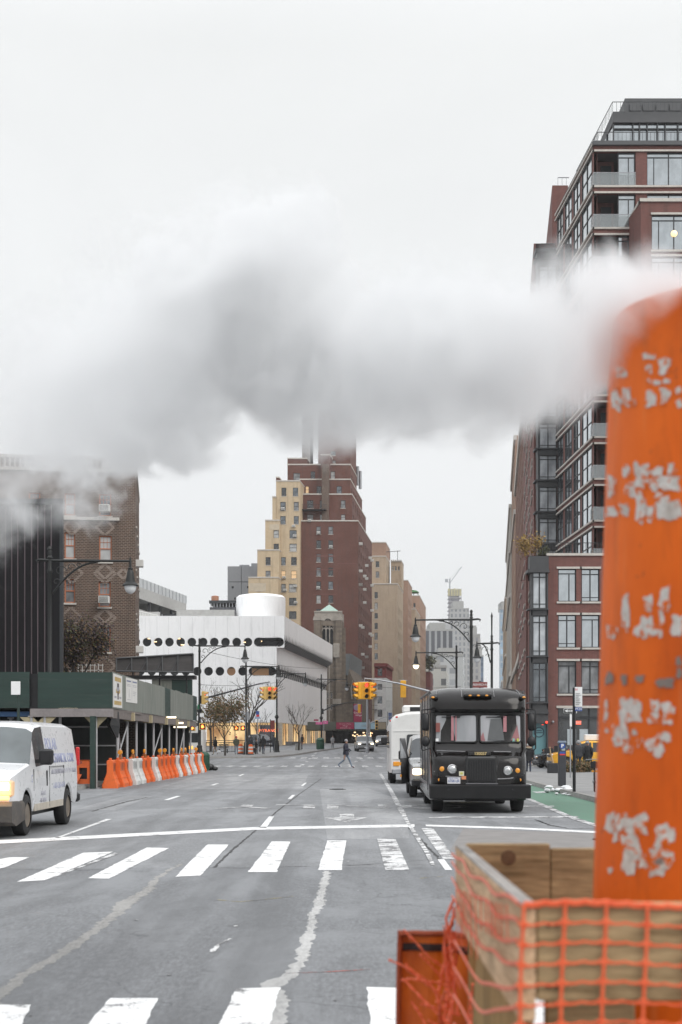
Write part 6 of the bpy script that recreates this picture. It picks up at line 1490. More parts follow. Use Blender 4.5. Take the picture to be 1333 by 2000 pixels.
# far shed with banners
fs = thing('scaffold_shed', 'dark scaffold shed hung with crimson and pale blue banners in front of the church', 'scaffold', (X(700,225),225,gz(225))); D = 222
m = MB(); m.box(X(598,D), X(755,D), D, D+6, Z(1427,D), Z(1424.5,D)); m.box(X(598,D), X(755,D), D-.1, D+.1, Z(1425,D), Z(1410,D)); m.build('parapet', pm('dull_olive_board', (.1,.11,.095), .8, 0, .3, 1), fs)
m = MB()
for k in range(12): x = X(650+k*9.5,D); m.box(x-.06, x+.06, D, D+.12, gz(D), Z(1426,D))
m.build('post', M['black'], fs); m = MB(); m.box(X(636,D+6), X(757,D+6), D+6, D+6.2, gz(D), Z(1425,D)); m.build('hoarding', DARK, fs)
for a, b, mm, s in ((657,692,CRIM,'CHURCH OF THE VILLAGE'),(693,733,pm('pale_blue_banner',(.3,.45,.55),.6,0,.1,1),''),(733,754,pm('tan_board',(.3,.25,.18),.8),'')):
    m = MB(); m.box(X(a,D), X(b,D), D-.2, D-.12, Z(1424,D), Z(1411,D)); q = m.build('banner', mm, fs)
    if s:
        for kk, ln in enumerate(('Church of the','Village','welcomes all')): text(ln, .32, (X((a+b)/2,D), D-.22, Z(1414+kk*3.8,D)), UP, pm('pale_pink_print',(.6,.4,.45),.6), 'lettering', q)
    elif a == 693: text('OPEN', .35, (X(712,D), D-.22, Z(1418,D)), UP, pm('grey_print',(.33,.33,.36),.7), 'lettering', q); m = MB(); m.box(X(717,D), X(724,D), D-.23, D-.21, Z(1423,D), Z(1414,D)); m.build('print', pm('tan_board',(.3,.25,.18),.8), q)
m = MB(); rnd = random.Random(6)
for k in range(16): x = X(690+rnd.uniform(0,45),D); z = Z(1430+rnd.uniform(-2,10),D+5.9); m.box(x-.14, x+.14, D+5.86, D+5.95, z-.09, z+.09)
m.build('shop_light', glow('shop_lights', (1,.7,.4), 2.0), fs)
# overhead wires
for nm, a, b, sag in (('overhead_wire',(405,1273,113),(660,1303,220),.6),('overhead_wire',(390,1337,113),(540,1333,150),.2),('overhead_wire',(640,1327,172),(900,1341,120),.5)):
    pa_, pb_ = P(*a), P(*b); m = MB(); m.tube([pa_.lerp(pb_, k/12) - Vector((0,0,sag*4*(k/12)*(1-k/12))) for k in range(13)], .018, 4)
    tag(m.build('overhead_wire', M['black']), {405:'thin overhead wire running from the litter bin lamp towards the church',390:'thin wire between the two lamps at the left pavement',640:'thin wire crossing the avenue before the cream blocks'}[a[0]], 'wire')
# planter, litter, shrubs on the right pavement
pl = thing('planter_box', 'dark planter box with a leaning wooden stake and black boards on the pavement', 'planter', (X(1080,71),71,.14)); D = 71; x = X(1080,D)
m = MB(); m.cbox(x-.25, x+.25, D-.25, D+.25, .14, .14+.5, .02); m.build('box', pm('planter_slate',(.022,.024,.028),.6,0,.2,4,.1), pl)
m = MB(); m.tube([(x+.05,D,.5),(x-.12,D,1.2),(x-.15,D,1.45)], [.06,.045,.04], 6); m.build('stake', pm('pale_timber',(.4,.28,.16),.8,0,.2,5), pl)
m = MB(); m.box(x-.42,x+.0,D-.03,D+.02,1.12,1.38); m.box(x+.06,x+.4,D-.05,D+.0,1.2,1.5); m.build('board', M['black'], pl)
for i, (a, b, s) in enumerate(((1109,1547,.34),(1118,1553,.16),(1126,1558,.1))):
    p = Vector(((7.2,47.3,.03),(7.02,45.4,.0),(7.06,44.6,.0))[i]); m = MB(); rnd = random.Random(20+i)
    for k in range(9 if i == 0 else 4): m.ball((p.x+rnd.uniform(-1,1)*s*1.15, p.y+rnd.uniform(-1,1)*s*1.6, p.z+.05+rnd.uniform(0,.14)*(i==0)), s*rnd.uniform(.3,.55), s*rnd.uniform(.3,.5), s*rnd.uniform(.12,.26), 10, 6)
    tag(m.build('plastic_sheet' , pm('crumpled_white_plastic',(.66,.67,.69),.45,0,.1,9,.8), smooth=25), ['crumpled white plastic sheeting lying over the kerb in the bike lane','small scrap of white plastic beside the larger crumpled sheet','smallest white scrap in the green bike lane below the sheeting'][i], 'plastic sheet')
p = Vector((7.2,55.5,0)); m = MB(); m.ball((p.x,p.y,.03), .25,.6,.04); tag(m.build('plastic_sheet', pm('crumpled_white_plastic',(.66,.67,.69),.45)), 'flat pale litter in the gutter near the truck bumper', 'plastic sheet')
# ------------------------------------------------------------------ vehicles (front at y = 0 facing -y, wheels on z = 0)
def lerp_tab(tab, y):
    if y <= tab[0][0]: return tab[0][1]
    for (a, b), (c, d) in zip(tab, tab[1:]):
        if y <= c: return b + (d-b)*(y-a)/(c-a) if c > a else d
    return tab[-1][1]
def wheel(parent, x, y, r, w_=.22, side=1, rimmat=None, rr=.62):
    m = MB(); prof = [(r*rr,-w_/2),(r*.8,-w_/2),(r*.96,-w_/2+.02),(r,-w_/2+.05),(r,w_/2-.05),(r*.96,w_/2-.02),(r*.8,w_/2),(r*rr,w_/2)]
    m.lathe(prof, (x,y,r), 28, 'x', caps=False); t = m.build('wheel', M['rubber'], parent, smooth=35)
    m = MB(); s = side; d = w_/2
    m.lathe([(r*rr,s*d*.8),(r*rr*.93,s*d*.9),(r*rr*.85,s*d*.35),(r*.33,s*d*.3),(r*.28,s*d*.75),(r*.12,s*d*.85),(.005,s*d*.86)], (x,y,r), 20, 'x')
    for k in range(8):
        a = 2*math.pi*k/8; m.lathe([(.012,s*d*.5),(.012,s*d*.42)], (x, y+r*.22*math.cos(a), r+r*.22*math.sin(a)), 6, 'x')
    m.build('rim', rimmat or M['rim'], t, smooth=40)
    m = MB()
    for k in range(8):
        a = 2*math.pi*(k+.5)/8; m.ball((x+s*d*.42, y+r*.46*math.cos(a), r+r*.46*math.sin(a)), .012, .045, .045, 8, 5)
    m.build('rim_hole', M['black'], t)
    return t
def car(name, label, sp, paint, group=None):
    """loft of cross sections: sp has L, hw, sill, wheels, R(arch), r, top, belt, tumble, ws (windscreen y range), sg (list of side glass ranges), rear glass range"""
    root = thing(name, label, sp['cat'], (0,0,0), group)
    Lc, hw, sill = sp['L'], sp['hw'], sp['sill']; Ra, r = sp['R'], sp['r']
    ys = {0, .05, .15, .3, Lc-.3, Lc-.15, Lc-.05, Lc}
    for wy in sp['wheels']:
        for k in range(-5, 6): ys.add(wy + Ra*math.sin(k*math.pi/10)*.999)
    for tab in (sp['top'], sp['belt']):
        for y, _ in tab: ys.add(y)
    for a, b in [sp['ws'], sp['rg'], *sp['sg']]: ys.add(a); ys.add(b)
    y = 0
    while y < Lc: ys.add(y); y += .35
    ys = sorted(q for q in ys if 0 <= q <= Lc); ys = [q for i, q in enumerate(ys) if i == 0 or q - ys[i-1] > .012]
    rings = []
    for y in ys:
        zb = sill
        for wy in sp['wheels']:
            if abs(y-wy) < Ra: zb = max(zb, r + math.sqrt(Ra*Ra-(y-wy)**2))
        e = min(y, Lc-y); k = 1 - sp.get('round', .1)*math.exp(-(e/.16)**1.3); h_ = hw*k
        T = lerp_tab(sp['top'], y); B = min(lerp_tab(sp['belt'], y), T-.03); g = T - B
        z1 = max(zb+.04, sill+.1); z2 = max(z1+.03, (zb+B)*.52)
        wg = h_ - sp['tumble']*max(g-.12, 0); rc = min(.16, g*.5)
        rings.append([(h_*.955,zb),(h_*.99,z1),(h_,z2),(h_*.985,B),(wg,T-rc*.55),(wg-rc*.75,T-.02*min(1,g*2)),(wg*.45,T+.015),(0,T+.02)])
    J = len(rings[0]); parts = {'body': MB(), 'windscreen': MB(), 'window': [], 'rear': MB()}
    inr = lambda y, ab: ab[0]-1e-3 <= y <= ab[1]+1e-3
    wins = {}
    for i in range(len(ys)-1):
        y0, y1 = ys[i], ys[i+1]; ym = (y0+y1)/2
        for j in range(J-1):
            for s in (1, -1):
                q = [(s*rings[i][j][0], y0, rings[i][j][1]), (s*rings[i+1][j][0], y1, rings[i+1][j][1]), (s*rings[i+1][j+1][0], y1, rings[i+1][j+1][1]), (s*rings[i][j+1][0], y0, rings[i][j+1][1])]
                if s < 0: q = q[::-1]
                key = None
                if j >= 4 and inr(ym, sp['ws']): key = 'windscreen'
                elif j >= 4 and inr(ym, sp['rg']): key = 'rear'
                elif j == 3:
                    for n_, ab in enumerate(sp['sg']):
                        if inr(ym, ab): key = ('w', n_, s)
                if key is None: parts['body'].quad(*q)
                elif isinstance(key, tuple): wins.setdefault(key, MB()).quad(*q)
                else: parts[key].quad(*q)
    for end in (0, -1):
        for j in range(J-1):
            a, b = rings[end][j], rings[end][j+1]; y = ys[end]
            q = [(a[0],y,a[1]),(b[0],y,b[1]),(-b[0],y,b[1]),(-a[0],y,a[1])]
            parts['body'].quad(*(q if end == 0 else q[::-1]))
    def clean(o):
        bm = bmesh.new(); bm.from_mesh(o.data); bmesh.ops.remove_doubles(bm, verts=bm.verts[:], dist=.0015); bmesh.ops.recalc_face_normals(bm, faces=bm.faces[:]); bm.to_mesh(o.data); bm.free()
        o.data.polygons.foreach_set('use_smooth', [True]*len(o.data.polygons)); o.data.set_sharp_from_angle(angle=R(28))
    b = parts['body'].build('body', paint, root, fix=False); clean(b)
    for k in ('windscreen', 'rear'):
        if parts[k].f: o = parts[k].build('windscreen' if k == 'windscreen' else 'rear_window', sp.get('glass', M['carglass']), root, fix=False); clean(o)
    for k, mb in wins.items(): o = mb.build('side_window', sp.get('glass', M['carglass']), root, fix=False); clean(o)
    m = MB(); m.box(-hw+.26, hw-.26, .25, Lc-.25, sill-.12, lerp_tab(sp['belt'], Lc/2)-.1); m.build('underbody', M['black'], root)
    for wy in sp['wheels']:
        for s in (1, -1): wheel(root, s*(hw-.13), wy, r, .22 if r < .36 else .25, s, sp.get('rim'))
    return root
def chip(root, name, mat_, boxes, c=.01):
    m = MB()
    for b in boxes: m.cbox(*b, min(c, (b[1]-b[0])*.3, (b[3]-b[2])*.3, (b[5]-b[4])*.3))
    return m.build(name, mat_, root)
def side_mirror(root, x, y, z, s, mat_=None):
    m = MB(); m.cbox(min(x+s*.08,x+s*.34), max(x+s*.08,x+s*.34), y-.06, y+.1, z, z+.3, .04); m.box(min(x-s*.02,x+s*.12), max(x-s*.02,x+s*.12), y, y+.05, z+.03, z+.1); return m.build('mirror', mat_ or M['black'], root, smooth=40)

# --- white work van
VP = pm('van_white_paint', (.66,.67,.69), .32, 0, .05, 1.2, coat=.5)
sp = dict(cat='van', L=5.65, hw=1.0, sill=.42, wheels=(.98,4.45), R=.46, r=.375, tumble=.2, round=.1,
  top=[(0,1.04),(.06,1.12),(.3,1.2),(.6,1.25),(1.0,1.3),(1.06,1.32),(1.78,1.98),(2.0,2.06),(2.6,2.1),(4.9,2.1),(5.4,2.06),(5.65,1.98)],
  belt=[(0,.98),(.5,1.12),(1.1,1.22),(2.3,1.27),(5.65,1.3)], ws=(1.06,1.78), rg=(9,9.1), sg=[(1.62,2.55)], glass=glass('van_glass', (.10,.115,.12), .06, .3, .8, .2, .02), rim=pm('dirty_van_rim', (.2,.17,.14), .6, .4, .3, 9))
van = car('work_van', 'white work van with lit headlight and faded blue lettering driving towards the stop line', sp, VP)
BUMP = pm('van_bumper_plastic', (.07,.064,.06), .65, 0, .3, 3, .1, dirt=((.16,.13,.1), .5))
m = MB(); m.loft([[(-1.0,.1,.22),(1.0,.1,.22),(1.0,.72,.3),(.9,.72,.3),(-.9,.72,.3),(-1.0,.72,.3)],[(-.98,-.1,.3),(.98,-.1,.3),(1.035,.62,.32),(.9,.62,.32),(-.9,.62,.32),(-1.035,.62,.32)],[(-.98,-.13,.58),(.98,-.13,.58),(1.035,.6,.6),(.9,.6,.6),(-.9,.6,.6),(-1.035,.6,.6)],[(-.96,-.03,.66),(.96,-.03,.66),(1.0,.55,.66),(.9,.55,.66),(-.9,.55,.66),(-1.0,.55,.66)]], True, True); m.build('front_bumper', BUMP, van, smooth=40)
chip(van, 'grille', pm('van_grille', (.3,.29,.28), .4, .3, .1, 4), [(-.62,.62,-.03,.1,.66,1.0)], .03)
m = MB(); [m.box(-.58,.58,-.045,-.02,.7+k*.09,.74+k*.09) for k in range(3)]; m.build('grille_slot', M['black'], van)
for s in (-1, 1):
    a, b = sorted((s*.64, s*.955)); chip(van, 'headlight_housing', glow('headlight_surround_glow', (1,.45,.14), .3, (.5,.4,.28)), [(a, b, -.02, .2, .74, 1.03)], .03)  # housing itself glows, imitating the warm light around the lamp
    a, b = sorted((s*.68, s*.90)); q = chip(van, 'headlight', M['head_lit'], [(a, b, -.035, .0, .86, 1.0)], .02); chip(van, 'turn_signal', glow('lit_turn_signal',(1,.5,.12),3.0), [(a, b, -.035, .0, .69, .76)], .01)
    side_mirror(van, s*.97, 1.62, 1.28, s)
    chip(van, 'tail_light', M['red_lens'], [(*sorted((s*.9,s*.985)), 5.6, 5.672, 1.2, 1.6)], .02)
chip(van, 'rear_bumper', M['black'], [(-.97,.97,5.6,5.8,.42,.62)], .04)
for s in (-1, 1):
    m = MB()
    for y0, y1, z0, z1 in ((1.42,1.435,.8,1.2),(2.72,2.735,.45,1.95),(2.75,4.0,1.22,1.228),(4.0,4.012,.8,1.95)):
        m.box(*sorted((s*.985,s*1.003)), y0, y1, z0, z1) if z1 < 1.25 else m.box(*sorted((s*.985,s*1.002)), y0, y1, z0, 1.24)
    m.build('door_seam', pm('seam_shadow_rubber',(.06,.06,.065),.7), van)
    m = MB(); m.cbox(*sorted((s*.985,s*1.015)), 2.46, 2.5, .86, 1.16, .008); m.build('door_handle', M['black'], van)
    m = MB(); m.box(*sorted((s*.97,s*.998)), 1.5, 3.95, .42, .55); m.build('rocker_panel', pm('dirty_cream_panel',(.45,.41,.35),.6,0,.2,4), van)
VB = pm('faded_blue_lettering', (.27,.29,.43), .6, 0, .2, 9); VG = pm('faded_grey_lettering', (.38,.38,.43), .6, 0, .2, 9)
SR = (R(90), 0, R(90))
for s_, sz, y, z, mm, sx in (('POLAR', .34, 3.15, 1.66, VB, .95), ('MECHANICAL CORP', .27, 3.95, 1.38, VB, .92), ('AIR CONDITIONING & HEATING SERVICE', .14, 4.05, 1.12, VG, .9), ('1-800-280-4014', .17, 3.55, .84, VB, 1.0), ('SERVICE', .12, 2.2, .73, VG, 1), ('NY 10014', .12, 2.2, .6, VG, 1), ('G', .2, 1.28, 1.02, VB, .7)):
    q = text(s_, sz, (.9965 if z < 1.25 else .985-.2*(z-1.3)*.95 , y, z), SR, mm, 'lettering', van, .004, sx)
    if z > 1.25: q.rotation_euler = (R(90-11), 0, R(90)); q.location.x = .978 - .185*(z-1.29) + .012
m = MB(); m.add([(-.03,2.2,2.1),(.03,2.2,2.1),(.03,2.45,2.1),(-.03,2.45,2.1),(-.012,2.36,2.22),(.012,2.36,2.22),(.012,2.4,2.22),(-.012,2.4,2.22)], [(0,1,5,4),(1,2,6,5),(2,3,7,6),(3,0,4,7),(4,5,6,7)]); m.build('roof_aerial', M['black'], van)
m = MB(); [m.box(-.8,.8,1.12+k*.0,1.14,1.24,1.26) for k in range(1)]; m.tube([(-.7,1.1,1.28),(.1,1.16,1.33)], .012, 5); m.tube([(.05,1.1,1.28),(.75,1.16,1.33)], .012, 5); m.build('wiper', M['black'], van)
m = MB(); m.loft([[(-.75,1.3,1.19),(.75,1.3,1.19),(.72,1.75,1.2),(-.72,1.75,1.2)]],True,False) if False else m.box(-.7,.7,1.42,1.6,1.2,1.235); m.build('dashboard_papers', M['signwhite'], van)
place(van, (X(-30,26)-.22, 25.05, 0), R(-1.2))

for s in (-1, 1):
    lb = bpy.data.lights.new('headlight_fill', 'POINT'); lb.energy = 5; lb.color = (1,.62,.25); lb.shadow_soft_size = .06  # fill lights added ahead of the headlamps to gild the bumper
    ob = bpy.data.objects.new('headlight_fill', lb); COL.objects.link(ob); ob.parent = van; ob.location = (s*.8, -.2, .9)
# --- black delivery truck (step van)
TB = pm('truck_black_brown_paint', (.009,.0078,.0078), .13, 0, .3, 1.2, .0, spec=.32, coat=.1)
trk = thing('delivery_truck', 'black boxy step van delivery truck parked by the green bike lane, facing the camera', 'truck', (0,0,0))
HWT = 1.165
def front_prof(z):
    return lerp_tab([(.3,.1),(.62,.06),(.7,.0),(1.15,.02),(1.32,.08),(1.42,.2),(1.5,.32),(1.66,.42),(2.42,.52),(2.44,.4),(2.5,.36),(2.75,.42),(2.92,.6),(3.0,.85),(3.04,1.25)], z)
zs = [.3,.45,.62,.7,.9,1.15,1.24,1.32,1.37,1.42,1.5,1.58,1.66,2.42,2.44,2.5,2.62,2.75,2.85,2.92,2.97,3.0,3.04]
xs = [-1,-.985,-.95,-.88,-.78,-.6,-.3,0,.3,.6,.78,.88,.95,.985,1]
m = MB(); rings = []
for z in zs:
    y0 = front_prof(z); rad = .5 if z < 1.5 else (.22 if z < 2.43 else .34)
    hw_ = HWT*(1 if z < 2.9 else 1-.5*(z-2.9)**1.3); row = []
    for k in xs:
        t = max(0, (abs(k)-.62)/.38); row.append((hw_*k, y0 + rad*(1-math.sqrt(max(0,1-t**2.4))), z - (.05*t if z > 2.9 else 0)))
    rings.append(row)
m.loft(rings, False); ny = len(zs); n = len(xs)
# skin carried back along the sides and roof
def pass_back(i): return rings[i]
side = []
for row in rings: side.append([row[-1], (row[-1][0],1.3,row[-1][2]), (row[-1][0],7.0,row[-1][2])])
for i in range(ny-1):
    for k in range(2):
        a, b = side[i], side[i+1]; m.quad(a[k],a[k+1],b[k+1],b[k]); m.quad(*[(-p[0],p[1],p[2]) for p in (a[k],b[k],b[k+1],a[k+1])])
top = rings[-1]; m.add([p for p in top] + [(p[0],7.0,p[2]) for p in top], [(j,j+1,n+j+1,n+j) for j in range(n-1)])
m.poly([(-HWT,7.0,.3),(HWT,7.0,.3),(HWT*.95,7.0,3.0),(-HWT*.95,7.0,3.0)])
o = m.build('body', TB, trk); bm = bmesh.new(); bm.from_mesh(o.data); bmesh.ops.remove_doubles(bm, verts=bm.verts[:], dist=.002); bmesh.ops.recalc_face_normals(bm, faces=bm.faces[:]); bm.to_mesh(o.data); bm.free()
o.data.polygons.foreach_set('use_smooth', [True]*len(o.data.polygons)); o.data.set_sharp_from_angle(angle=R(38))
def round_rect(x0, x1, z0, z1, r, n=5):
    out = []
    for cx_, cz_, a0 in ((x1-r,z1-r,0),(x0+r,z1-r,90),(x0+r,z0+r,180),(x1-r,z0+r,270)):
        for k in range(n+1): a = R(a0+90*k/n); out.append((cx_+r*math.cos(a), cz_+r*math.sin(a)))
    return out
TG = NT('truck_windscreen'); o_ = TG.obj(); gr = TG.rng(TG.noise(TG.map(o_, (2.2,1,.5)), .8, 3), .4, .62)
TGM = TG.pbr(TG.mix(gr, (.26,.27,.285), (.4,.4,.42)), .08, .25, .8)
for x0, x1 in ((-1.045,-.035),(.03,1.04)):
    yf = lambda z: front_prof(z)-.012; outl = round_rect(x0, x1, 1.70, 2.37, .07)
    cv = lambda x: .22*(1-math.sqrt(max(0,1-max(0,(abs(x)/HWT-.62)/.38)**2.4)))
    m = MB(); m.poly([(x, yf(z)-.012+cv(x), z) for x, z in outl]); m.build('windscreen', TGM, trk, fix=False)
    m = MB(); pts = [(x, yf(z)-.018+cv(x), z) for x, z in outl]; m.tube(pts+[pts[0]], .022, 6, False); m.build('windscreen_rubber', M['rubber'], trk)
    m = MB(); c = (x0+x1)/2; m.tube([(c-.35,front_prof(2.34)-.06,2.31),(c+.1,front_prof(2.3)-.07,2.31)], .012, 5); m.tube([(c-.1,front_prof(2.34)-.07,2.31),(c+.33,front_prof(2.4)-.06,2.41)], .016, 5); m.build('wiper', M['black'], trk)
# what shows behind the glass: grey bulkhead curtains and red straps hung inside, pressed near the pane
inn = MB()
for a, b, z0, z1, mi in ((-.66,-.6,1.74,2.33,0),(-.56,-.53,1.74,2.33,0),(.6,.68,1.95,2.33,0)): 
    inn.mi = 0; inn.box(a, b, front_prof(2)-.034, front_prof(2)-.026, z0, z1)
inn.build('inner_strap', pm('pink_red_strap', (.38,.17,.19), .5, 0, .2, 3), trk)
m = MB(); m.add([(.22,front_prof(1.75)-.03,1.74),(.62,front_prof(1.75)-.03,1.74),(.56,front_prof(2.28)-.03,2.26),(.3,front_prof(2.28)-.03,2.26)], [(0,1,2,3)]); m.build('driver_seat', pm('grey_seat', (.1,.105,.11), .7), trk, fix=False)
m = MB(); m.add([(.78,front_prof(1.75)-.03,1.74),(1.0,front_prof(1.75)+.03,1.74),(1.01,front_prof(2.28)+.03,2.2),(.98,front_prof(2.28)+.02,2.2)], [(0,1,2,3)]); m.build('seat_cover', pm('dusky_pink_cover', (.27,.12,.13), .7, 0, .3, 4), trk, fix=False)
m = MB(); m.add([(.05,front_prof(1.75)-.03,1.73),(.16,front_prof(1.75)-.03,1.73),(.08,front_prof(2.2)-.03,2.1),(.05,front_prof(2.2)-.03,2.15)], [(0,1,2,3)]); m.build('seat_belt', pm('dusky_pink_cover', (.27,.12,.13), .7, 0, .3, 4), trk, fix=False)
m = MB(); m.box(-1.03,-.93,front_prof(2)-.03,front_prof(2)+.02,1.95,2.17); m.build('inner_mirror', pm('red_brown_board',(.22,.07,.06),.5), trk)
for x, w_, mm in ((.84,.06,pm('teal_sticker',(.2,.45,.4),.5)),(.95,.05,pm('yellow_sticker',(.5,.48,.1),.5)),(-1.0,.07,M['signwhite'])): m = MB(); m.box(x-w_/2, x+w_/2, front_prof(1.72)-.04+(.03 if abs(x)>.8 else 0), front_prof(1.72)-.03+(.03 if abs(x)>.8 else 0), 1.72, 1.79); m.build('sticker', mm, trk)
# nose details
chip(trk, 'grille_surround', pm('grille_black',(.012,.012,.013),.4,0,.2,4,coat=.3), [(-.34,.42,-.06,.08,.72,1.36)], .04)
m = MB(); m.box(-.27,.35,-.075,-.05,.78,1.28); m.build('grille', M['black'], trk)
m = MB(); [m.box(-.25+k*.06,-.225+k*.06,-.09,-.07,.8,1.26) for k in range(10)]; m.build('grille_bar', pm('grille_bar',(.013,.013,.014),.5), trk)
m = MB(); m.box(-.34,.42,-.1,.0,.7,.73); m.build('grille_lip', pm('lip_grey',(.12,.12,.13),.4), trk)
chip(trk, 'number_plaque', pm('plaque_black',(.02,.02,.021),.3), [(-.27,.27,.12,.3,1.38,1.47)], .01); text('130057', .095, (.02,.105,1.425), UP, pm('gilt_numerals',(.55,.42,.2),.5), 'lettering', trk, .004, 1.05, bold=.003)
m = MB(); m.tube([(-.34,.13,1.475),(-1.02,.22,1.5)], .012, 5); m.tube([(.34,.13,1.475),(.75,.17,1.47)], .012, 5); m.build('bonnet_seam', pm('edge_sheen',(.2,.2,.21),.3), trk)  # pale tubes carry the sheen of the bonnet edges as colour
for s, zc in ((-1,1.06),(1,1.02)):
    x = s*.66; m = MB(); m.lathe([(.118,.04),(.118,-.035),(.1,-.05),(.095,-.03)], (x,0,zc), 24, 'y', caps=False); m.build('headlight_ring', M['chrome'], trk, smooth=50)
    m = MB(); m.lathe([(.096,-.025),(.07,-.045),(.03,-.055),(.002,-.056)], (x,0,zc), 20, 'y'); m.build('headlight', pm('headlamp_glass',(.55,.56,.57),.1,.7,.35,9), trk, smooth=50)
    m = MB(); m.lathe([(.062,.12),(.062,.045),(.045,.035),(.002,.034)], (s*.9,0,zc), 16, 'y'); m.build('turn_signal', M['amber'], trk, smooth=50)
    m = MB(); m.lathe([(.04,.14),(.04,.06),(.002,.055)], (s*.96,0.02,.8), 12, 'y'); m.build('marker_lamp', M['amber'], trk)
    m = MB(); pts = [(s*.42,-.015,zc-.2),(s*.7,-.012,zc-.19),(s*.95,.1,zc-.15),(s*1.08,.22,zc-.06)]; m.tube(pts, .016, 5); m.build('nose_moulding', pm('edge_sheen',(.2,.2,.21),.3), trk)
m = MB(); m.box(-.78,-.47,-.04,-.02,.71,.86); o = m.build('number_plate', pm('plate_white',(.6,.6,.63),.5), trk)
text('NEW YORK', .035, (-.625,-.045,.84), UP, BLUE, 'lettering', trk, .001, 1.2); text('67581-JR', .085, (-.625,-.045,.775), UP, BLUE, 'lettering', trk, .001, .85)
for x, z, w_, h, mm in ((-.44,.95,.12,.11,pm('cream_sticker',(.6,.58,.45),.5)),(-.38,.85,.12,.08,pm('orange_sticker',(.65,.25,.12),.5)),(-.44,.955,.06,.05,pm('yellow_sticker',(.5,.48,.1),.5))): m = MB(); m.box(x-w_/2, x+w_/2, -.03 if w_ > .1 else -.034, -.012, z-h/2, z+h/2); m.build('sticker', mm, trk)
m = MB(); m.loft([[(-1.2,.3,.36),(1.2,.3,.36),(1.2,.34,.36),(-1.2,.34,.36)],[(-1.2,-.14,.36),(1.2,-.14,.36),(1.2,.34,.37),(-1.2,.34,.37)],[(-1.2,-.16,.66),(1.2,-.16,.66),(1.2,.34,.66),(-1.2,.34,.66)],[(-1.19,-.1,.69),(1.19,-.1,.69),(1.19,.34,.69),(-1.19,.34,.69)]], True, True); m.build('bumper', pm('bumper_black',(.014,.014,.015),.5,0,.3,3,.15,spec=.3), trk)
m = MB(); [m.lathe([(.03,-.155),(.03,-.17),(.002,-.171)], (x,0,.57), 8, 'y') for x in (-.75,.78)]; m.build('bumper_bolt', M['black'], trk)
# roof lamps
chip(trk, 'roof_lamp_pod', pm('pod_black',(.012,.012,.013),.4), [(-.36,.32,.33,.6,2.79,2.88)], .04)
for x in (-.21,-.01,.19): m = MB(); m.ball((x,.33,2.825), .04,.03,.022); m.build('roof_lamp', M['amber'], trk)
for s in (-1,1): 
    chip(trk, 'corner_lamp_pod', pm('pod_black',(.012,.012,.013),.4), [(*sorted((s*1.0,s*1.16)),.44,.8,2.74,2.83)], .03); m = MB(); m.ball((s*1.1,.47,2.785), .05,.06,.028); m.build('corner_lamp', M['amber'], trk)
for x in (-.4,.38): m = MB(); m.tube([(x,.44,2.8),(x,.62,2.93),(x,.86,3.01),(x,1.3,3.05)], .008, 4); m.build('roof_seam', pm('edge_sheen',(.2,.2,.21),.3), trk)  # roof lines coloured pale grey for the sheen along them
for s in (-1,1): m = MB(); m.tube([(s*1.0,.5,2.5),(s*1.02,.52,2.75),(s*1.0,.7,2.92),(s*.97,1.0,2.99)], .012, 4); m.build('roof_seam', pm('edge_sheen',(.3,.3,.31),.3), trk)
# mirrors on tubular frames
for s in (-1,1):
    m = MB(); x = s*1.17; m.tube([(x,.6,2.5),(x+s*.2,.42,2.48),(x+s*.21,.42,2.3),(x+s*.21,.42,1.55),(x+s*.17,.5,1.5),(x,.6,1.55)], .015, 6); m.build('mirror_frame', M['black'], trk)
    m = MB(); m.cbox(*sorted((x+s*.02,x+s*.2)), .36,.48,1.98,2.4,.04); m.build('mirror', M['black'], trk, smooth=50); m = MB(); m.ball((x+s*.11,.42,1.72), .11,.07,.13); m.build('mirror', M['black'], trk, smooth=80)
# belly, axle, wheels, side step
m = MB(); m.box(-.75,.75,.5,6.6,.32,.62); m.lathe([(.07,-.85),(.07,.85)], (0,1.35,.45), 8, 'x'); m.box(-.3,.4,.6,1.2,.26,.4); m.build('chassis', M['black'], trk)
m = MB(); [m.tube([(-.3+.12*k,.5,.36),(-.1+.1*k,.8,.28),(.2+.05*k,.5,.36)], .025, 5) for k in range(3)]; m.build('hose', M['rubber'], trk)
for y in (1.3, 5.4):
    for s in (-1, 1): wheel(trk, s*(.98), y if y > 2 else .95, .4, .29, s, None, .6)
for s in (-1,1):
    m = MB(); m.mi = 0; [m.box(*sorted((s*(HWT-.01),s*(HWT+.012))), a, b, c, d) for a,b,c,d in ((1.0,1.03,.5,2.9),(1.85,1.88,.5,2.9),(1.0,6.9,2.93,2.97),(1.9,6.9,.62,.68),(3.6,3.62,.7,2.9),(5.2,5.22,.7,2.9))]; m.build('side_rail', pm('side_sheen',(.1,.1,.11),.35,.2), trk)  # rails tinted grey, the side's sheen put into their colour
    m = MB(); m.box(*sorted((s*(HWT),s*(HWT+.006))), 1.08,1.8,1.65,2.4); m.build('cab_side_window', M['carglass'], trk)
place(trk, (X(930,34.9)+.01, 34.0, 0), R(-1.0))

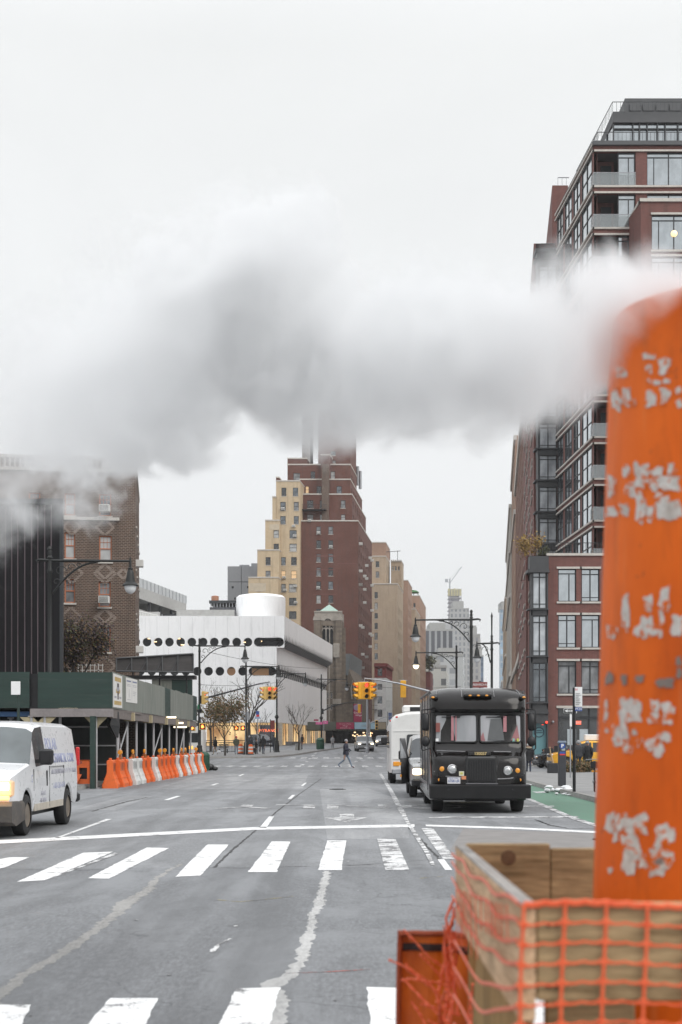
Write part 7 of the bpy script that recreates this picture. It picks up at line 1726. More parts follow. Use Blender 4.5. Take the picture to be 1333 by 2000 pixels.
# --- silver van behind it, headlight on, its dark passenger door standing open
sp2 = dict(cat='van', L=5.0, hw=.95, sill=.36, wheels=(.9,3.9), R=.42, r=.36, tumble=.22, round=.12,
  top=[(0,.95),(.1,1.03),(.5,1.1),(.95,1.17),(1.0,1.19),(1.65,1.83),(2.0,1.93),(4.4,1.95),(4.9,1.85),(5.0,1.7)], belt=[(0,.9),(.5,1.02),(1.0,1.12),(2.3,1.18),(5,1.2)], ws=(1.02,1.65), rg=(9,9.1), sg=[(1.5,2.4),(2.55,3.5),(3.6,4.5)])
SIL = pm('silver_paint', (.36,.365,.37), .3, .3, .08, 2, coat=.5)
sv = car('silver_van', 'silver van with one glaring headlight and its dark door open, squeezed behind the black truck', sp2, SIL)
chip(sv, 'bumper', M['black'], [(-.9,.9,-.12,.3,.34,.58)], .05); chip(sv, 'grille', M['black'], [(-.5,.5,-.03,.1,.62,.86)], .03)
for s in (-1,1):
    chip(sv, 'headlight', M['head_lit'], [(*sorted((s*.6,s*.86)),-.03,.1,.7,.9)], .03); side_mirror(sv, s*.92, 1.5, 1.14, s)
m = MB(); m.add([(-.95,1.5,.42),(-1.18,.75,.42),(-1.23,.72,1.15),(-1.24,.74,1.82),(-1.08,1.3,1.82),(-.97,1.48,1.15)], [(0,1,2,5),(5,2,3,4)]); d = [(p[0]+.03,p[1]+.06,p[2]) for p in m.v[:6]]; m.add(d, [(0,5,2,1),(5,4,3,2)]); m.build('open_door', pm('dark_grey_door',(.085,.086,.09),.35,0,.1,2), sv, fix=False)
m = MB(); m.add([(-1.0,1.36,1.2),(-1.215,.735,1.2),(-1.225,.75,1.75),(-1.09,1.25,1.75)], [(0,1,2,3)]); m.build('door_window', glass('pale_door_glass',(.42,.44,.46),.15,.2,.7,.2), sv, fix=False)
m = MB(); m.box(-1.25,-1.2,.68,.74,.98,1.08); m.box(-1.23,-1.18,.68,.74,.62,.7); m.build('door_reflector', M['amber'], sv)
place(sv, (X(832,44)+.42, 43.2, 0), R(-1))
# --- white minibus
mb_ = thing('white_minibus', 'white boxy minibus with a rounded roof and roof unit parked behind the silver van', 'minibus', (0,0,0))
WB = pm('minibus_white', (.66,.66,.65), .4, 0, .06, 1.5, coat=.3, dirt=((.45,.43,.4), .3))
prof = [(-1.15,.45),(-1.15,2.35),(-1.08,2.62),(-.9,2.8),(-.5,2.9),(0,2.93),(.5,2.9),(.9,2.8),(1.08,2.62),(1.15,2.35),(1.15,.45)]
m = MB(); m.loft([[(x*.93,0,z if z < 1 else z-.1) for x,z in prof],[(x*.985,.08,z) for x,z in prof],[(x,.25,z) for x,z in prof],[(x,6.5,z) for x,z in prof]], True, True); m.build('body', WB, mb_, smooth=35)
m = MB(); m.box(-.98,.98,-.02,.05,2.12,2.16); m.box(-.99,.99,-.03,.05,1.0,1.04); m.build('front_moulding', WB, mb_)
m = MB(); m.poly([(x,-.03,z) for x,z in round_rect(-.45,.98,1.3,2.0,.08)]); m.build('windscreen', M['carglass'], mb_, fix=False)
m = MB(); m.cbox(-.6,.3,.6,1.8,2.9,3.2,.06); m.build('roof_unit', WB, mb_); m = MB(); m.box(-.3,.25,.585,.6,2.95,3.12); m.build('roof_unit_grille', M['black'], mb_)
for x in (-.85,.85): m = MB(); m.ball((x,.03,2.7), .06,.05,.04); m.build('marker_lamp', M['red_lens'], mb_)
m = MB(); m.ball((-1.1,.2,2.55), .05,.1,.04); m.build('marker_lamp', M['red_lens'], mb_)
m = MB(); [m.box(-1.165,-1.14,y,y+.9,1.45,2.15) for y in (.6,1.7,2.8,3.9,5.0)]; m.build('side_window', glass('bus_side_glass',(.2,.2,.21),.1,.5,.7,.4), mb_)
chip(mb_, 'bumper', M['steel'], [(-1.05,1.05,-.15,.1,.4,.62)], .04)
for s in (-1,1): chip(mb_, 'headlight', M['amber'], [(*sorted((s*.75,s*1.0)),-.04,.02,.72,.9)], .03); side_mirror(mb_, s*1.15, .2, 1.6, s)
for y in (1.2,5.0):
    for s in (-1,1): wheel(mb_, s*1.0, y, .4, .26, s)
place(mb_, (X(813,58)+.05, 57.5, 0), R(-1))

# --- far traffic, taxi and parked cars
sedan = dict(cat='car', L=4.8, hw=.92, sill=.3, wheels=(.85,3.75), R=.38, r=.33, tumble=.28, round=.16,
  top=[(0,.68),(.12,.8),(.6,.9),(1.25,.98),(1.3,1.0),(2.1,1.42),(2.5,1.47),(3.2,1.45),(4.05,1.08),(4.6,1.04),(4.8,.9)], belt=[(0,.62),(.6,.82),(1.3,.9),(3.4,.95),(4.8,.9)], ws=(1.32,2.1), rg=(3.3,4.0), sg=[(1.75,2.55),(2.65,3.45)])
suv = dict(cat='car', L=4.7, hw=.95, sill=.36, wheels=(.88,3.75), R=.42, r=.37, tumble=.24, round=.14,
  top=[(0,.8),(.1,.95),(.6,1.05),(1.15,1.12),(1.2,1.14),(1.85,1.66),(2.2,1.74),(4.0,1.72),(4.5,1.35),(4.7,1.1)], belt=[(0,.75),(.6,.98),(1.2,1.05),(4.7,1.08)], ws=(1.22,1.85), rg=(4.02,4.5), sg=[(1.6,2.45),(2.55,3.4),(3.5,4.0)])
def front_kit(r, zh, lit, hw=.92, plate=True):
    chip(r, 'grille', M['black'], [(-.45,.45,-.03,.1,zh-.12,zh+.06)], .03); chip(r, 'bumper', pm('bumper_grey',(.09,.09,.095),.5), [(-hw*.93,hw*.93,-.08,.2,.32,.52)], .05)
    for s in (-1,1):
        chip(r, 'headlight', M['head_lit'] if lit else M['chrome'], [(*sorted((s*.56,s*.84)),-.03,.12,zh-.06,zh+.08)], .03); side_mirror(r, s*hw*.98, 1.65, .95 if zh < .75 else 1.06, s)
    if plate: chip(r, 'number_plate', M['signwhite'], [(-.16,.16,-.1,-.07,.42,.52)], .005)
def tail_kit(r, L_, zt_, hw=.92):
    for s in (-1,1): chip(r, 'tail_light', M['red_lens'], [(*sorted((s*.6,s*.86)),L_-.06,L_+.02,zt_,zt_+.14)], .02)
GLD = pm('grey_silver_paint', (.3,.31,.32), .3, .3, .1, 2, coat=.5); BLK = pm('black_car_paint', (.02,.021,.024), .25, .1, .2, 2, coat=.6)
c1_ = car('silver_suv', 'silver car with both headlights glaring in front of the far scaffold shed', suv, GLD); front_kit(c1_, .86, True); place(c1_, (X(715,156),156,gz(156)), R(4))
c2_ = car('grey_car', 'dim grey car with lit headlights following behind the silver car', sedan, GLD); front_kit(c2_, .68, True); place(c2_, (X(747,185),185,gz(185)), R(-3))
YC = pm('taxi_yellow', (.72,.36,.015), .3, 0, .08, 2, coat=.5)
tx = car('yellow_taxi', 'yellow taxi with a white roof advertising box crossing behind the couple', suv, YC); front_kit(tx, .86, False); tail_kit(tx, 4.7, 1.0)
chip(tx, 'roof_box', M['signwhite'], [(-.2,.2,2.2,3.7,1.78,2.15)], .03); m = MB(); m.box(-.16,.16,2.3,3.6,1.74,1.79); m.build('roof_box_mount', M['black'], tx)
place(tx, (X(1074,88), 88.2, gz(88)), R(-88))
bc = car('black_car', 'black car nosing out beside the taxi behind the planter', sedan, BLK); front_kit(bc, .68, False); place(bc, (X(1042,91), 91.5, gz(91)), R(-80))
pc = car('parked_dark_car', 'dark blue grey car standing before the lit lobby behind the pedestrians', suv, pm('slate_car_paint',(.06,.07,.09),.3,.2,.1,2,coat=.5)); front_kit(pc, .86, False); tail_kit(pc, 4.7, 1.0); place(pc, (X(529,186), 184, gz(184)-.1), R(35))
wv = thing('white_shuttle_bus', 'white shuttle bus end with an amber plate seen at the end of the sidewalk shed', 'minibus', (0,0,0))
m = MB(); m.loft([[(x*.95,0,z) for x,z in prof],[(x,.12,z) for x,z in prof],[(x,5.5,z) for x,z in prof]], True, True); m.build('body', WB, wv, smooth=35)
m = MB(); m.poly([(x,-.02,z) for x,z in round_rect(-.85,.85,1.5,2.3,.1)]); m.build('rear_window', M['carglass'], wv, fix=False); m = MB(); m.box(-.3,.3,-.03,.0,.95,1.2); m.build('number_plate', M['amber_lit'], wv)  # amber plate glows by itself, with no lamp behind it
for s in (-1,1): chip(wv, 'tail_light', M['red_lens'], [(*sorted((s*.85,s*1.02)),-.03,.02,.8,1.1)], .02)
for y in (1.0,4.4):
    for s in (-1,1): wheel(wv, s*1.0, y, .38, .25, s)
place(wv, (X(370,118), 118, gz(118)), R(3))
# bicycle leaning at the frame of the stack
bk = thing('bicycle', 'black bicycle parked on the pavement edge right beside the orange steam stack', 'bicycle', (0,0,0))
for y in (.35, 1.4):
    m = MB(); pts = [(0, y+.34*math.cos(t), .35+.34*math.sin(t)) for t in [2*math.pi*k/28 for k in range(29)]]; m.tube(pts, .018, 6, False); w1 = m.build('wheel', M['rubber'], bk); m = MB()
    for k in range(9): a = math.pi*k/9; m.tube([(0,y+.32*math.cos(a),.35+.32*math.sin(a)),(0,y-.32*math.cos(a),.35-.32*math.sin(a))], .0025, 3)
    m.build('spoke', M['steel'], w1)
m = MB(); [m.tube(p, .018, 6) for p in ([(0,.35,.35),(0,.52,.95)],[(0,.5,.85),(0,1.0,.8)],[(0,.5,.75),(0,.9,.32)],[(0,.9,.32),(0,1.02,.9)],[(0,.9,.32),(0,1.4,.35)],[(0,1.0,.8),(0,1.4,.35)])]; m.build('frame', M['black'], bk)
m = MB(); m.tube([(-.28,.55,1.0),(-.1,.5,1.02),(.1,.5,1.02),(.28,.55,1.0)], .014, 6); m.build('handlebar', M['steel'], bk); m = MB(); m.ball((0,1.05,.93), .06,.13,.035); m.build('saddle', M['black'], bk)
m = MB(); m.box(-.13,.13,.25,.45,.75,.95); m.build('basket', M['black'], bk); m = MB(); m.tube([(-.06,.9,.32),(.06,.9,.32)], .05, 10); m.build('crank', M['steel'], bk); m = MB(); m.box(-.1,.1,.3,.33,.62,.68); m.build('reflector', M['amber'], bk)
place(bk, (X(1157,44.5), 44.0, .14), R(-9))
# ------------------------------------------------------------------ people
def skinned(name, verts, edges, radii, mats_fn, mats, parent, sub=1, root=0):
    me = bpy.data.meshes.new(name); me.from_pydata([tuple(v) for v in verts], edges, []); o = bpy.data.objects.new(name, me); COL.objects.link(o)
    sk = o.modifiers.new('skin', 'SKIN'); sk.use_smooth_shade = True
    for i, r in enumerate(radii): me.skin_vertices[0].data[i].radius = (r, r)
    me.skin_vertices[0].data[root].use_root = True
    sb = o.modifiers.new('sub', 'SUBSURF'); sb.levels = sub; sb.render_levels = sub
    me2 = bpy.data.meshes.new_from_object(o.evaluated_get(bpy.context.evaluated_depsgraph_get())); bpy.data.objects.remove(o); bpy.data.meshes.remove(me)
    me2.name = name; me2.materials.clear()
    for m in mats: me2.materials.append(m)
    for p in me2.polygons:
        p.use_smooth = True
        if mats_fn: p.material_index = mats_fn(p.center)
    o = bpy.data.objects.new(name, me2); COL.objects.link(o); o.parent = parent; return o
SKIN = pm('skin', (.42,.24,.17), .55, 0, .08, 9)
def cl(name, c): return pm(name, c, .85, 0, .2, 9, .2)
def person(label, loc, rz, H=1.75, stride=.25, arms=(.1,-.1), coat=None, coat_len=.95, legs=None, shoes=None, hat=None, hood=None, hair=None, bent=(.1,.1), width=1., group=None, knee=0., holding=None):
    "stride: half step length; arms: forward swing of the wrists; faces -y locally"
    r = thing('person', label, 'person', (0,0,0), group); k = H/1.76
    sh, hp = .19*width, .095
    V, E, Rr = [], [], []
    def v(x, y, z, rad, par=None):
        V.append((x*k, y*k, z*k)); Rr.append(rad*k); i = len(V)-1
        if par is not None: E.append((par, i))
        return i
    pel = v(0,0,.95,.13); waist = v(0,.0,1.12,.125,pel); chest = v(0,.01,1.32,.15,waist); neck = v(0,-.01,1.50,.06,chest); jaw = v(0,-.035,1.585,.075,neck); skull = v(0,-.01,1.68,.098,jaw); v(0,-.115,1.635,.018,jaw)
    # ears
    for s in (-1,1): v(s*.1,-.005,1.63,.02,skull)
    feet = []
    for s, st in ((1,stride),(-1,-stride)):
        back = st < 0
        h = v(s*hp,0,.9,.095,pel); kn = v(s*hp,-.45*st-.05-(knee if back else 0),.5,.066,h); an = v(s*hp,-st*1.0+(.12 if back and stride > .15 else 0),.1+(.1 if back and stride > .15 else 0),.044,kn)
        ft = v(s*hp*1.1,-st-.16+(.12 if back and stride > .15 else 0),.04+(.03 if back and stride > .15 else 0),.04,an)
    wr = []
    for s, sw, bn in ((1,arms[0],bent[0]),(-1,arms[1],bent[1])):
        a = v(s*sh,0.01,1.42,.072,chest); el = v(s*(sh+.05),-sw*.35+.04,1.14,.052,a); w_ = v(s*(sh+.03-bn*.3),-sw-bn*.25,.9+bn*.55,.036,el); hd = v(s*(sh+.02-bn*.35),-sw-bn*.34,.83+bn*.6,.034,w_); wr.append(hd)
        d = Vector((-bn*.2*s, -.3*bn-.1, -.95+bn)).normalized()
        for f in range(4): 
            p = Vector(V[hd])/k; o1 = p + Vector((0,(f-1.5)*.021,0)) + d*.055; i1 = v(*o1,.0095,hd); v(*(o1 + d*(.03+.006*(f in (1,2))) + Vector((-s*.012,0,0))),.008,i1)
        p = Vector(V[hd])/k; v(*(p + Vector((-s*.02,-.04,-.02))),.01,hd)
    zc = coat_len*k
    def mf(c):
        z = c.z/k
        if z < .1: return 3
        if z > 1.53: return 0
        if abs(c.x)/k > .15 and z < .93: return 0
        return 2 if z < .95 else 1
    skinned('body', V, E, Rr, mf, [SKIN, coat, legs, shoes], r, 1)
    # coat: a loose shell over trunk and sleeves
    m = MB(); rings = []; n = 16
    for z, rx, ry, oy in ((coat_len,.235*width,.19,.0),(coat_len+.12,.225*width,.175,.0),(1.1,.2*width,.155,.0),(1.25,.225*width,.165,.0),(1.38,.23*width,.155,.005),(1.46,.17*width,.12,.0),(1.53,.085,.08,-.01)):
        rings.append([(rx*k*math.cos(2*math.pi*i/n)*(1+.03*math.sin(5*i)), (oy+ry*math.sin(2*math.pi*i/n))*k, (z+.012*math.sin(3*i))*k) for i in range(n)])
    m.loft(rings, True, True)
    for s, sw, bn in ((1,arms[0],bent[0]),(-1,arms[1],bent[1])):
        m.tube([(s*sh*k*.8,.01*k,1.43*k),(s*(sh+.03)*k,.015*k,1.36*k),(s*(sh+.055)*k,(-sw*.35+.04)*k,1.14*k),(s*(sh+.03-bn*.28)*k,(-sw-bn*.22)*k,(.92+bn*.52)*k)], [.09*k,.092*k,.075*k,.056*k], 10)
    m.build('coat', coat, r, smooth=60, world=False)
    if hat: m = MB(); m.lathe([(.108*k,1.655*k),(.116*k,1.67*k),(.112*k,1.72*k),(.085*k,1.775*k),(.03*k,1.80*k)], (0,-.012*k,0), 14); m.build('hat', hat, r, smooth=60, world=False)
    if hair: m = MB(); m.ball((0,.012*k,1.68*k), .108*k,.112*k,.118*k); m.build('hair', hair, r, smooth=80, world=False)
    if hood: m = MB(); m.tube([(.13*k*math.cos(t),(.02+.11*math.sin(t))*k,1.53*k) for t in [2*math.pi*i/12 for i in range(13)]], .05*k, 8, False); m.build('hood', hood, r, smooth=70, world=False)
    # simple face
    m = MB()
    for s in (-1,1): m.ball((s*.036*k,-.098*k,1.66*k), .011*k,.008*k,.008*k,8,5)
    m.box(-.028*k,.028*k,-.11*k,-.1*k,1.578*k,1.588*k); m.build('eye_and_mouth' if False else 'face', pm('dark_features',(.05,.025,.02),.5), r, world=False)
    place(r, loc, rz); return r
NAVY, BLKC, JEAN, DKJ = cl('navy_wool',(.022,.024,.04)), cl('black_cloth',(.013,.013,.015)), cl('grey_blue_denim',(.16,.2,.26)), cl('dark_denim',(.03,.04,.065))
MAR, GREYH, WHH, RED_, FUR, BLKS = cl('maroon_shoes',(.09,.02,.025)), cl('grey_wool',(.27,.27,.28)), cl('white_wool',(.6,.6,.6)), cl('red_wool',(.4,.03,.03)), cl('tan_fur',(.35,.28,.2)), cl('black_leather',(.015,.015,.016))
OLV, TANP, BRH, CHAR = cl('olive_cloth',(.06,.065,.045)), cl('tan_trousers',(.3,.24,.17)), cl('brown_hair',(.05,.03,.02)), cl('charcoal_cloth',(.03,.032,.038))
D = 91.5
person('person in a navy coat, grey beanie and grey blue jeans striding across the empty avenue', (X(676,D),D,gz(D)), R(78), 1.82, .36, (.05,.12), NAVY, .84, JEAN, MAR, hat=GREYH, bent=(.42,.5), knee=.02)
D = 74.5
person('person in a black coat with fur hood and white hat, back turned, beside the truck', (X(1033,D),D,.0), R(172), 1.6, .12, (.05,-.1), BLKC, .78, DKJ, BLKS, hat=WHH, hood=FUR, width=1.1)
person('man in a dark jacket and jeans walking away behind the bus stop post', (X(1130,D),D,.0), R(185), 1.76, .05, (.12,-.02), CHAR, .92, DKJ, BLKS, hair=GREYH, bent=(.1,.15), width=1.15)
person('person in a long black coat and grey beanie beside the man in jeans', (X(1147.5,D),D,.0), R(150), 1.72, .12, (.2,.1), BLKC, .7, DKJ, BLKS, hat=GREYH, bent=(.4,.1), width=1.1)
D = 93
person('child in dark jacket and green trousers running past the planter', (X(1061,D),D,gz(D)), R(100), 1.2, .3, (.2,-.2), BLKC, .9, cl('green_trousers',(.06,.1,.03)), BLKS, hair=BRH, bent=(.4,.3))
g_ = None
zf = lambda D: gz(D)+.14
person('person in a black coat and tan trousers walking in front of the iron fence', (X(421,135),135,zf(135)), R(-100), 1.72, .16, (.1,-.1), BLKC, .8, TANP, BLKS, hair=BRH)
person('person in an olive jacket and red hat standing left of the barrels', (X(462,137),137,zf(137)), R(20), 1.74, .06, (.05,.05), OLV, .9, JEAN, BLKS, hat=RED_)
person('person in a dark jacket behind the right traffic barrel', (X(487.5,138.6),138.6,zf(138.6)), R(190), 1.78, .1, (.1,-.05), CHAR, .86, DKJ, BLKS, hair=GREYH, width=1.1)
person('person in a hooded black coat and jeans walking right of the barrels', (X(514.5,138),138,zf(138)), R(165), 1.76, .1, (.1,-.1), BLKC, .85, DKJ, BLKS, hair=BLKC, hood=BLKC, width=1.1)
person('person in dark clothes half hidden by the lamp post left of the lobby', (X(535.5,152),152,zf(152)), R(160), 1.75, .1, (.05,-.05), CHAR, .85, DKJ, BLKS, hair=BRH)
person('person in black leaning over a cart between the barrel and the hooded walker', (X(501,139.5),139.5,zf(139.5)), R(100), 1.45, .1, (.25,.2), BLKC, .7, DKJ, BLKS, hair=BRH, bent=(.4,.4))
person('person in a black jacket by the pavement edge near the concrete bin', (X(590.5,160),160,zf(160)), R(-60), 1.7, .08, (.1,.05), BLKC, .85, DKJ, BLKS, hair=BRH)
person('person in grey by the foot of the far scaffold shed', (X(650,175),175,gz(175)), R(30), 1.5, .05, (.1,.1), GREYH, .7, CHAR, BLKS, hair=BRH)
ctr = thing('hand_cart', 'small dark hand cart held by the leaning person near the barrels', 'cart', (X(496,138.8),138.8,zf(138.8))); z = zf(138.8); x = X(497,138.8)
m = MB(); m.cbox(x-.25,x+.2,138.5,139,z+.15,z+.62,.04); m.build('basket', M['black'], ctr); m = MB(); m.tube([(x+.2,138.75,z+.2),(x+.45,138.75,z+1.0)], .02, 6); m.build('handle', M['steel'], ctr)
for dx in (-.18,.14): m = MB(); m.lathe([(.09,-.03),(.09,.03)], (x+dx,138.5,z+.09), 12, 'y'); m.build('wheel', M['rubber'], ctr)
bagm = MB(); q = P(428,1468.5,134.7); bagm.ball(q, .2,.13,.16); tag(bagm.build('carrier_bag', pm('crumpled_white_plastic',(.66,.67,.69),.45)), 'white carrier bag in the hand of the person in tan trousers', 'bag')

# ------------------------------------------------------------------ trees
BARK = pm('dark_bark', (.045,.038,.033), .9, 0, .3, 6, .4)
def grow(p, d, L_, r, depth, rnd, mb, tips, spread=.55, up=.15, seg=3, shrink=.72, kids=(2,3)):
    pts = [p]; q = p; dd = d.copy()
    for i in range(seg):
        dd = (dd + Vector((rnd.uniform(-1,1),rnd.uniform(-1,1),rnd.uniform(-.5,1)))*.16 + Vector((0,0,up*.2))).normalized(); q = q + dd*(L_/seg); pts.append(q)
    mb.tube(pts, [r*(1-.35*i/seg) for i in range(seg+1)], 6 if r > .03 else 4, False)
    if depth == 0: tips.append((q, dd)); return
    n = rnd.randint(*kids)
    for k in range(n):
        ax = Vector((rnd.uniform(-1,1),rnd.uniform(-1,1),rnd.uniform(-.3,.3))).cross(dd)
        if ax.length < .05: continue
        nd = Matrix.Rotation(rnd.uniform(.5,1)*spread*(1 if rnd.random() < .5 else -1), 3, ax.normalized()) @ dd
        st = pts[-1] if k < 2 else pts[rnd.randint(1, seg-1)]
        grow(st, (nd + Vector((0,0,up))).normalized(), L_*shrink*rnd.uniform(.8,1.15), r*.62, depth-1, rnd, mb, tips, spread, up, seg, shrink, kids)
    if depth <= 2: tips.append((q, dd))
def tree(name, label, loc, H, trunk, depth, seed, leafmats=None, nleaf=0, leafsize=.12, spreadr=.5, spread=.6, r=.13, kids=(2,3), up=.15, cat='tree'):
    rnd = random.Random(seed); t = thing(name, label, cat, loc); base = Vector(loc); m = MB(); tips = []
    top = base + Vector((rnd.uniform(-.1,.1),rnd.uniform(-.1,.1),trunk)); m.tube([base, base.lerp(top,.5)+Vector((.04,0,0)), top], [r*1.25, r, r*.85], 10); m.build('trunk', BARK, t, smooth=60)
    b = MB()
    for k in range(4):
        a = 2*math.pi*k/4 + rnd.uniform(-.4,.4); grow(top - Vector((0,0,.1*k)), Vector((math.cos(a)*spread,math.sin(a)*spread,1)).normalized(), (H-trunk)*.36, r*.55, depth, rnd, b, tips, spread, up, kids=kids)
    b.build('branches' if not leafmats else 'branch', BARK, t, fix=False)
    if leafmats:
        for mi, mm in enumerate(leafmats):
            lf = MB(); n = nleaf//len(leafmats)
            for i in range(n):
                p, d = rnd.choice(tips); c = p + Vector((rnd.gauss(0,spreadr),rnd.gauss(0,spreadr),rnd.gauss(0,spreadr)))
                a = Vector((rnd.uniform(-1,1),rnd.uniform(-1,1),rnd.uniform(-1,1))).normalized(); e = a.orthogonal().normalized(); f_ = a.cross(e); s = leafsize*rnd.uniform(.6,1.3)
                lf.quad(c - e*s*.5, c + f_*s, c + e*s*.5, c - f_*s)
            lf.build('crown', mm, t, fix=False)
    return t
def leafm(n, c): return pm(n, c, .7, 0, .35, 2)
LB, LG, LO, LP, LY = leafm('rust_leaves',(.16,.095,.045)), leafm('olive_leaves',(.07,.075,.03)), leafm('tan_leaves',(.2,.13,.06)), leafm('plum_leaves',(.05,.035,.042)), leafm('yellow_leaves',(.34,.23,.06))
tree('autumn_tree', 'brown leaved young tree beside the litter bin lamp', (X(440,132),132,gz(132)+.14), 5.6, 1.7, 3, 21, [LB, LG, LO], 4200, .11, .42, .75, .08)
tree('bare_tree', 'bare tree with a dark trunk and long limbs behind the barrels', (X(486,148),148,gz(148)+.14), 8.4, 3.0, 4, 5, None, 0, spread=.75, r=.19)
tree('bare_tree', 'leafless young tree by itself on the pavement corner before the white wall', (X(584,157),157,gz(157)+.14), 5.6, 1.9, 4, 12, None, 0, spread=.72, r=.09)
tree('bare_tree', 'thin bare tree close to the blue bus route sign', (X(508,150),150,gz(150)+.14), 5.0, 1.8, 3, 33, None, 0, spread=.8, r=.07)
tree('bare_tree', 'bare street tree whose twigs show between the shed end and the brown tree', (X(412,150),150,gz(150)+.14), 7.6, 2.4, 4, 44, None, 0, spread=.6, r=.12)
tree('plum_tree', 'purple and olive leaved tree in front of the brick apartment house', (X(150,76),76,0), 8.3, 4.2, 3, 8, [LP, LG, LP, LB], 9000, .075, .3, .34, .14)
tree('terrace_birch', 'yellow leaved shrub tree on the terrace of the plum brick building', (X(1033,106),106,14.8), 2.6, .6, 2, 9, [LY, LO], 900, .1, .22, .7, .03)
for i, (px, D, z, h, lab) in enumerate(((1063,101.2,14.9,.9,'small dark conifer in a tub on the low block terrace'),(1060,101.6,14.9,.5,'tiny dark shrub beside the terrace conifer'))):
    tree('terrace_shrub', lab, (X(px,D),D,z), h, .2, 1, 60+i, [LG], 260, .07, .12, .5, .02, cat='shrub')
tree('roof_tree', 'small green tree on the dark red block up the avenue', (X(838,480),479,Z(1312,480)), 5.5, 1.2, 2, 70, [LG], 300, .6, .7, .7, .15)
for i, (px, D) in enumerate(((1103,72.5),(1112,73),(1141,73.5),(1152,73),(1128,72.6))):
    tree('low_shrub', ['brown dry shrub right of the parking meter','olive dry shrub between the meter and the sign post','straggling green plant behind the couple','leafy clump by the bicycle at the pavement edge','low brown tuft at the foot of the man in jeans'][i], (X(px,D),D,.14), .62, .1, 2, 80+i, [LB, LG] if i % 2 == 0 else [LG, LO], 420, .06, .13, .9, .015, cat='shrub')
# ------------------------------------------------------------------ foreground: timber box, netting, orange steam stack
def wood(name, c1, c2, axis=0, knots=True):
    t = NT(name); o = t.obj(); sc = [9, 9, 9]; sc[axis] = .7
    v = t.map(o, tuple(sc)); g1 = t.noise(v, 2.2, 7, .65, 1.2); g2 = t.noise(t.map(o, tuple(4*s for s in sc)), 3, 4, .6)
    k = t.math('ADD', t.math('MULTIPLY', g1, .65), t.math('MULTIPLY', g2, .35)); c = t.mix(t.rng(k, .38, .62), tuple(x*.95 for x in c1), c2)
    c = t.mix(t.rng(t.noise(v, .55, 6, .6, .8), .56, .64, 0, .5), c, tuple(x*.5 for x in c1)); c = t.mix(t.rng(t.noise(o, 2.6, 6), .5, .7, 0, .5), c, tuple(x*.45 for x in c1))
    if knots:
        vo = t.n('ShaderNodeTexVoronoi'); vo.inputs['Scale'].default_value = 2.6; t.l(t.map(o, tuple(.6 if i == axis else 1.3 for i in range(3))), vo.inputs['Vector'])
        c = t.mix(t.rng(vo.outputs['Distance'], .03, .085, .85, 0), c, (.05,.028,.016))
    return t.pbr(c, .8, 0, .3, t.bump(k, .35, .004))
WX = wood('weathered_plank_across', (.22,.15,.075), (.54,.40,.225), 0); WY = wood('weathered_plank_along', (.44,.29,.17), (.80,.58,.37), 1); WZ = wood('brown_plywood_panel', (.27,.165,.06), (.42,.27,.115), 2, False)
WT = wood('grey_weathered_edge', (.26,.25,.24), (.40,.39,.37), 1, False)
bx = thing('timber_box', 'weathered timber plank box built around the foot of the orange steam stack', 'box', (.44, 3.5, 0))
def plank(x0, x1, y0, y1, z0, z1, mat_, name='plank'):
    m = MB(); m.cbox(x0, x1, y0, y1, z0, z1, .005); return m.build(name, mat_, bx)
plank(.482, 2.0, 3.5, 3.538, 1.08, 1.322, WX)
m = MB(); m.cbox(.44, .479, 3.497, 5.47, 1.03, 1.318, .004); m.build('plank', WY, bx); m = MB(); m.box(.4405, .4785, 3.50, 5.468, 1.3165, 1.3225); m.build('plank_top', WT, bx)
plank(.478, .80, 5.44, 5.478, 1.0, 1.328, WX); plank(.803, 2.0, 5.446, 5.482, .98, 1.31, WX)
m = MB(); pts = [(.447,3.53,.0),(.447,5.0,.0),(.447,5.0,.55),(.447,4.72,1.06),(.447,3.53,1.06)]; m.extrude([(p[0]+.006,p[1],p[2]) for p in pts], (.026,0,0)); m.build('side_panel', WZ, bx)
plank(.785, 1.9, 5.40, 5.438, .25, .92, WX); plank(.535, .77, 3.72, 3.76, .62, 1.062, WX, 'brace'); plank(1.95, 1.99, 3.54, 5.44, .0, 1.3, WY); plank(.485, .56, 5.36, 5.44, 0, 1.0, WZ, 'corner_post')
m = MB(); [m.lathe([(.006,-.003),(.006,.002)], (x,3.499,z), 8, 'y') for x in (.51,.53,.9,1.3) for z in (1.12,1.27)]; m.build('nail', M['black'], bx)
m = MB(); m.lathe([(.03,5.4395),(.026,5.4375),(.002,5.437)], (.64,0,1.275), 11, 'y'); m.build('knot', pm('dark_knot',(.14,.08,.042),.8,0,.5,60), bx)

NETO = NT('orange_safety_net'); o = NETO.obj(); NETM = NETO.pbr(NETO.mix(NETO.rng(NETO.noise(o, 30, 3), .3, .7), (.68,.085,.025), (.85,.17,.07)), .35, 0, .5, None)
net = thing('safety_net', 'torn orange plastic safety netting stapled around the timber box', 'safety net', (.44, 3.48, 1))
rnd = random.Random(17)
rowz = [1.322 - .0487*k for k in range(13)]; colx = [.445 + .1*k for k in range(13)]
def ribbon(mb, pts, w_, nrm, t=.0025):
    "flat strand along pts, w_ wide across the strand"
    rings = []
    for i, p in enumerate(pts):
        p = Vector(p); d = (Vector(pts[min(i+1,len(pts)-1)]) - Vector(pts[max(i-1,0)])).normalized(); c = d.cross(nrm).normalized()*(w_[i] if isinstance(w_, list) else w_)/2; n = nrm*t
        rings.append([p-c-n*.2, p-c*.7+n, p+c*.7+n, p+c-n*.2])
    mb.loft(rings, True, True)
N_ = Vector((0,-1,0)); wob = lambda x, z: Vector((.006*math.sin(9*z+3*x), 0, .005*math.sin(13*x+5*z)))
m = MB()
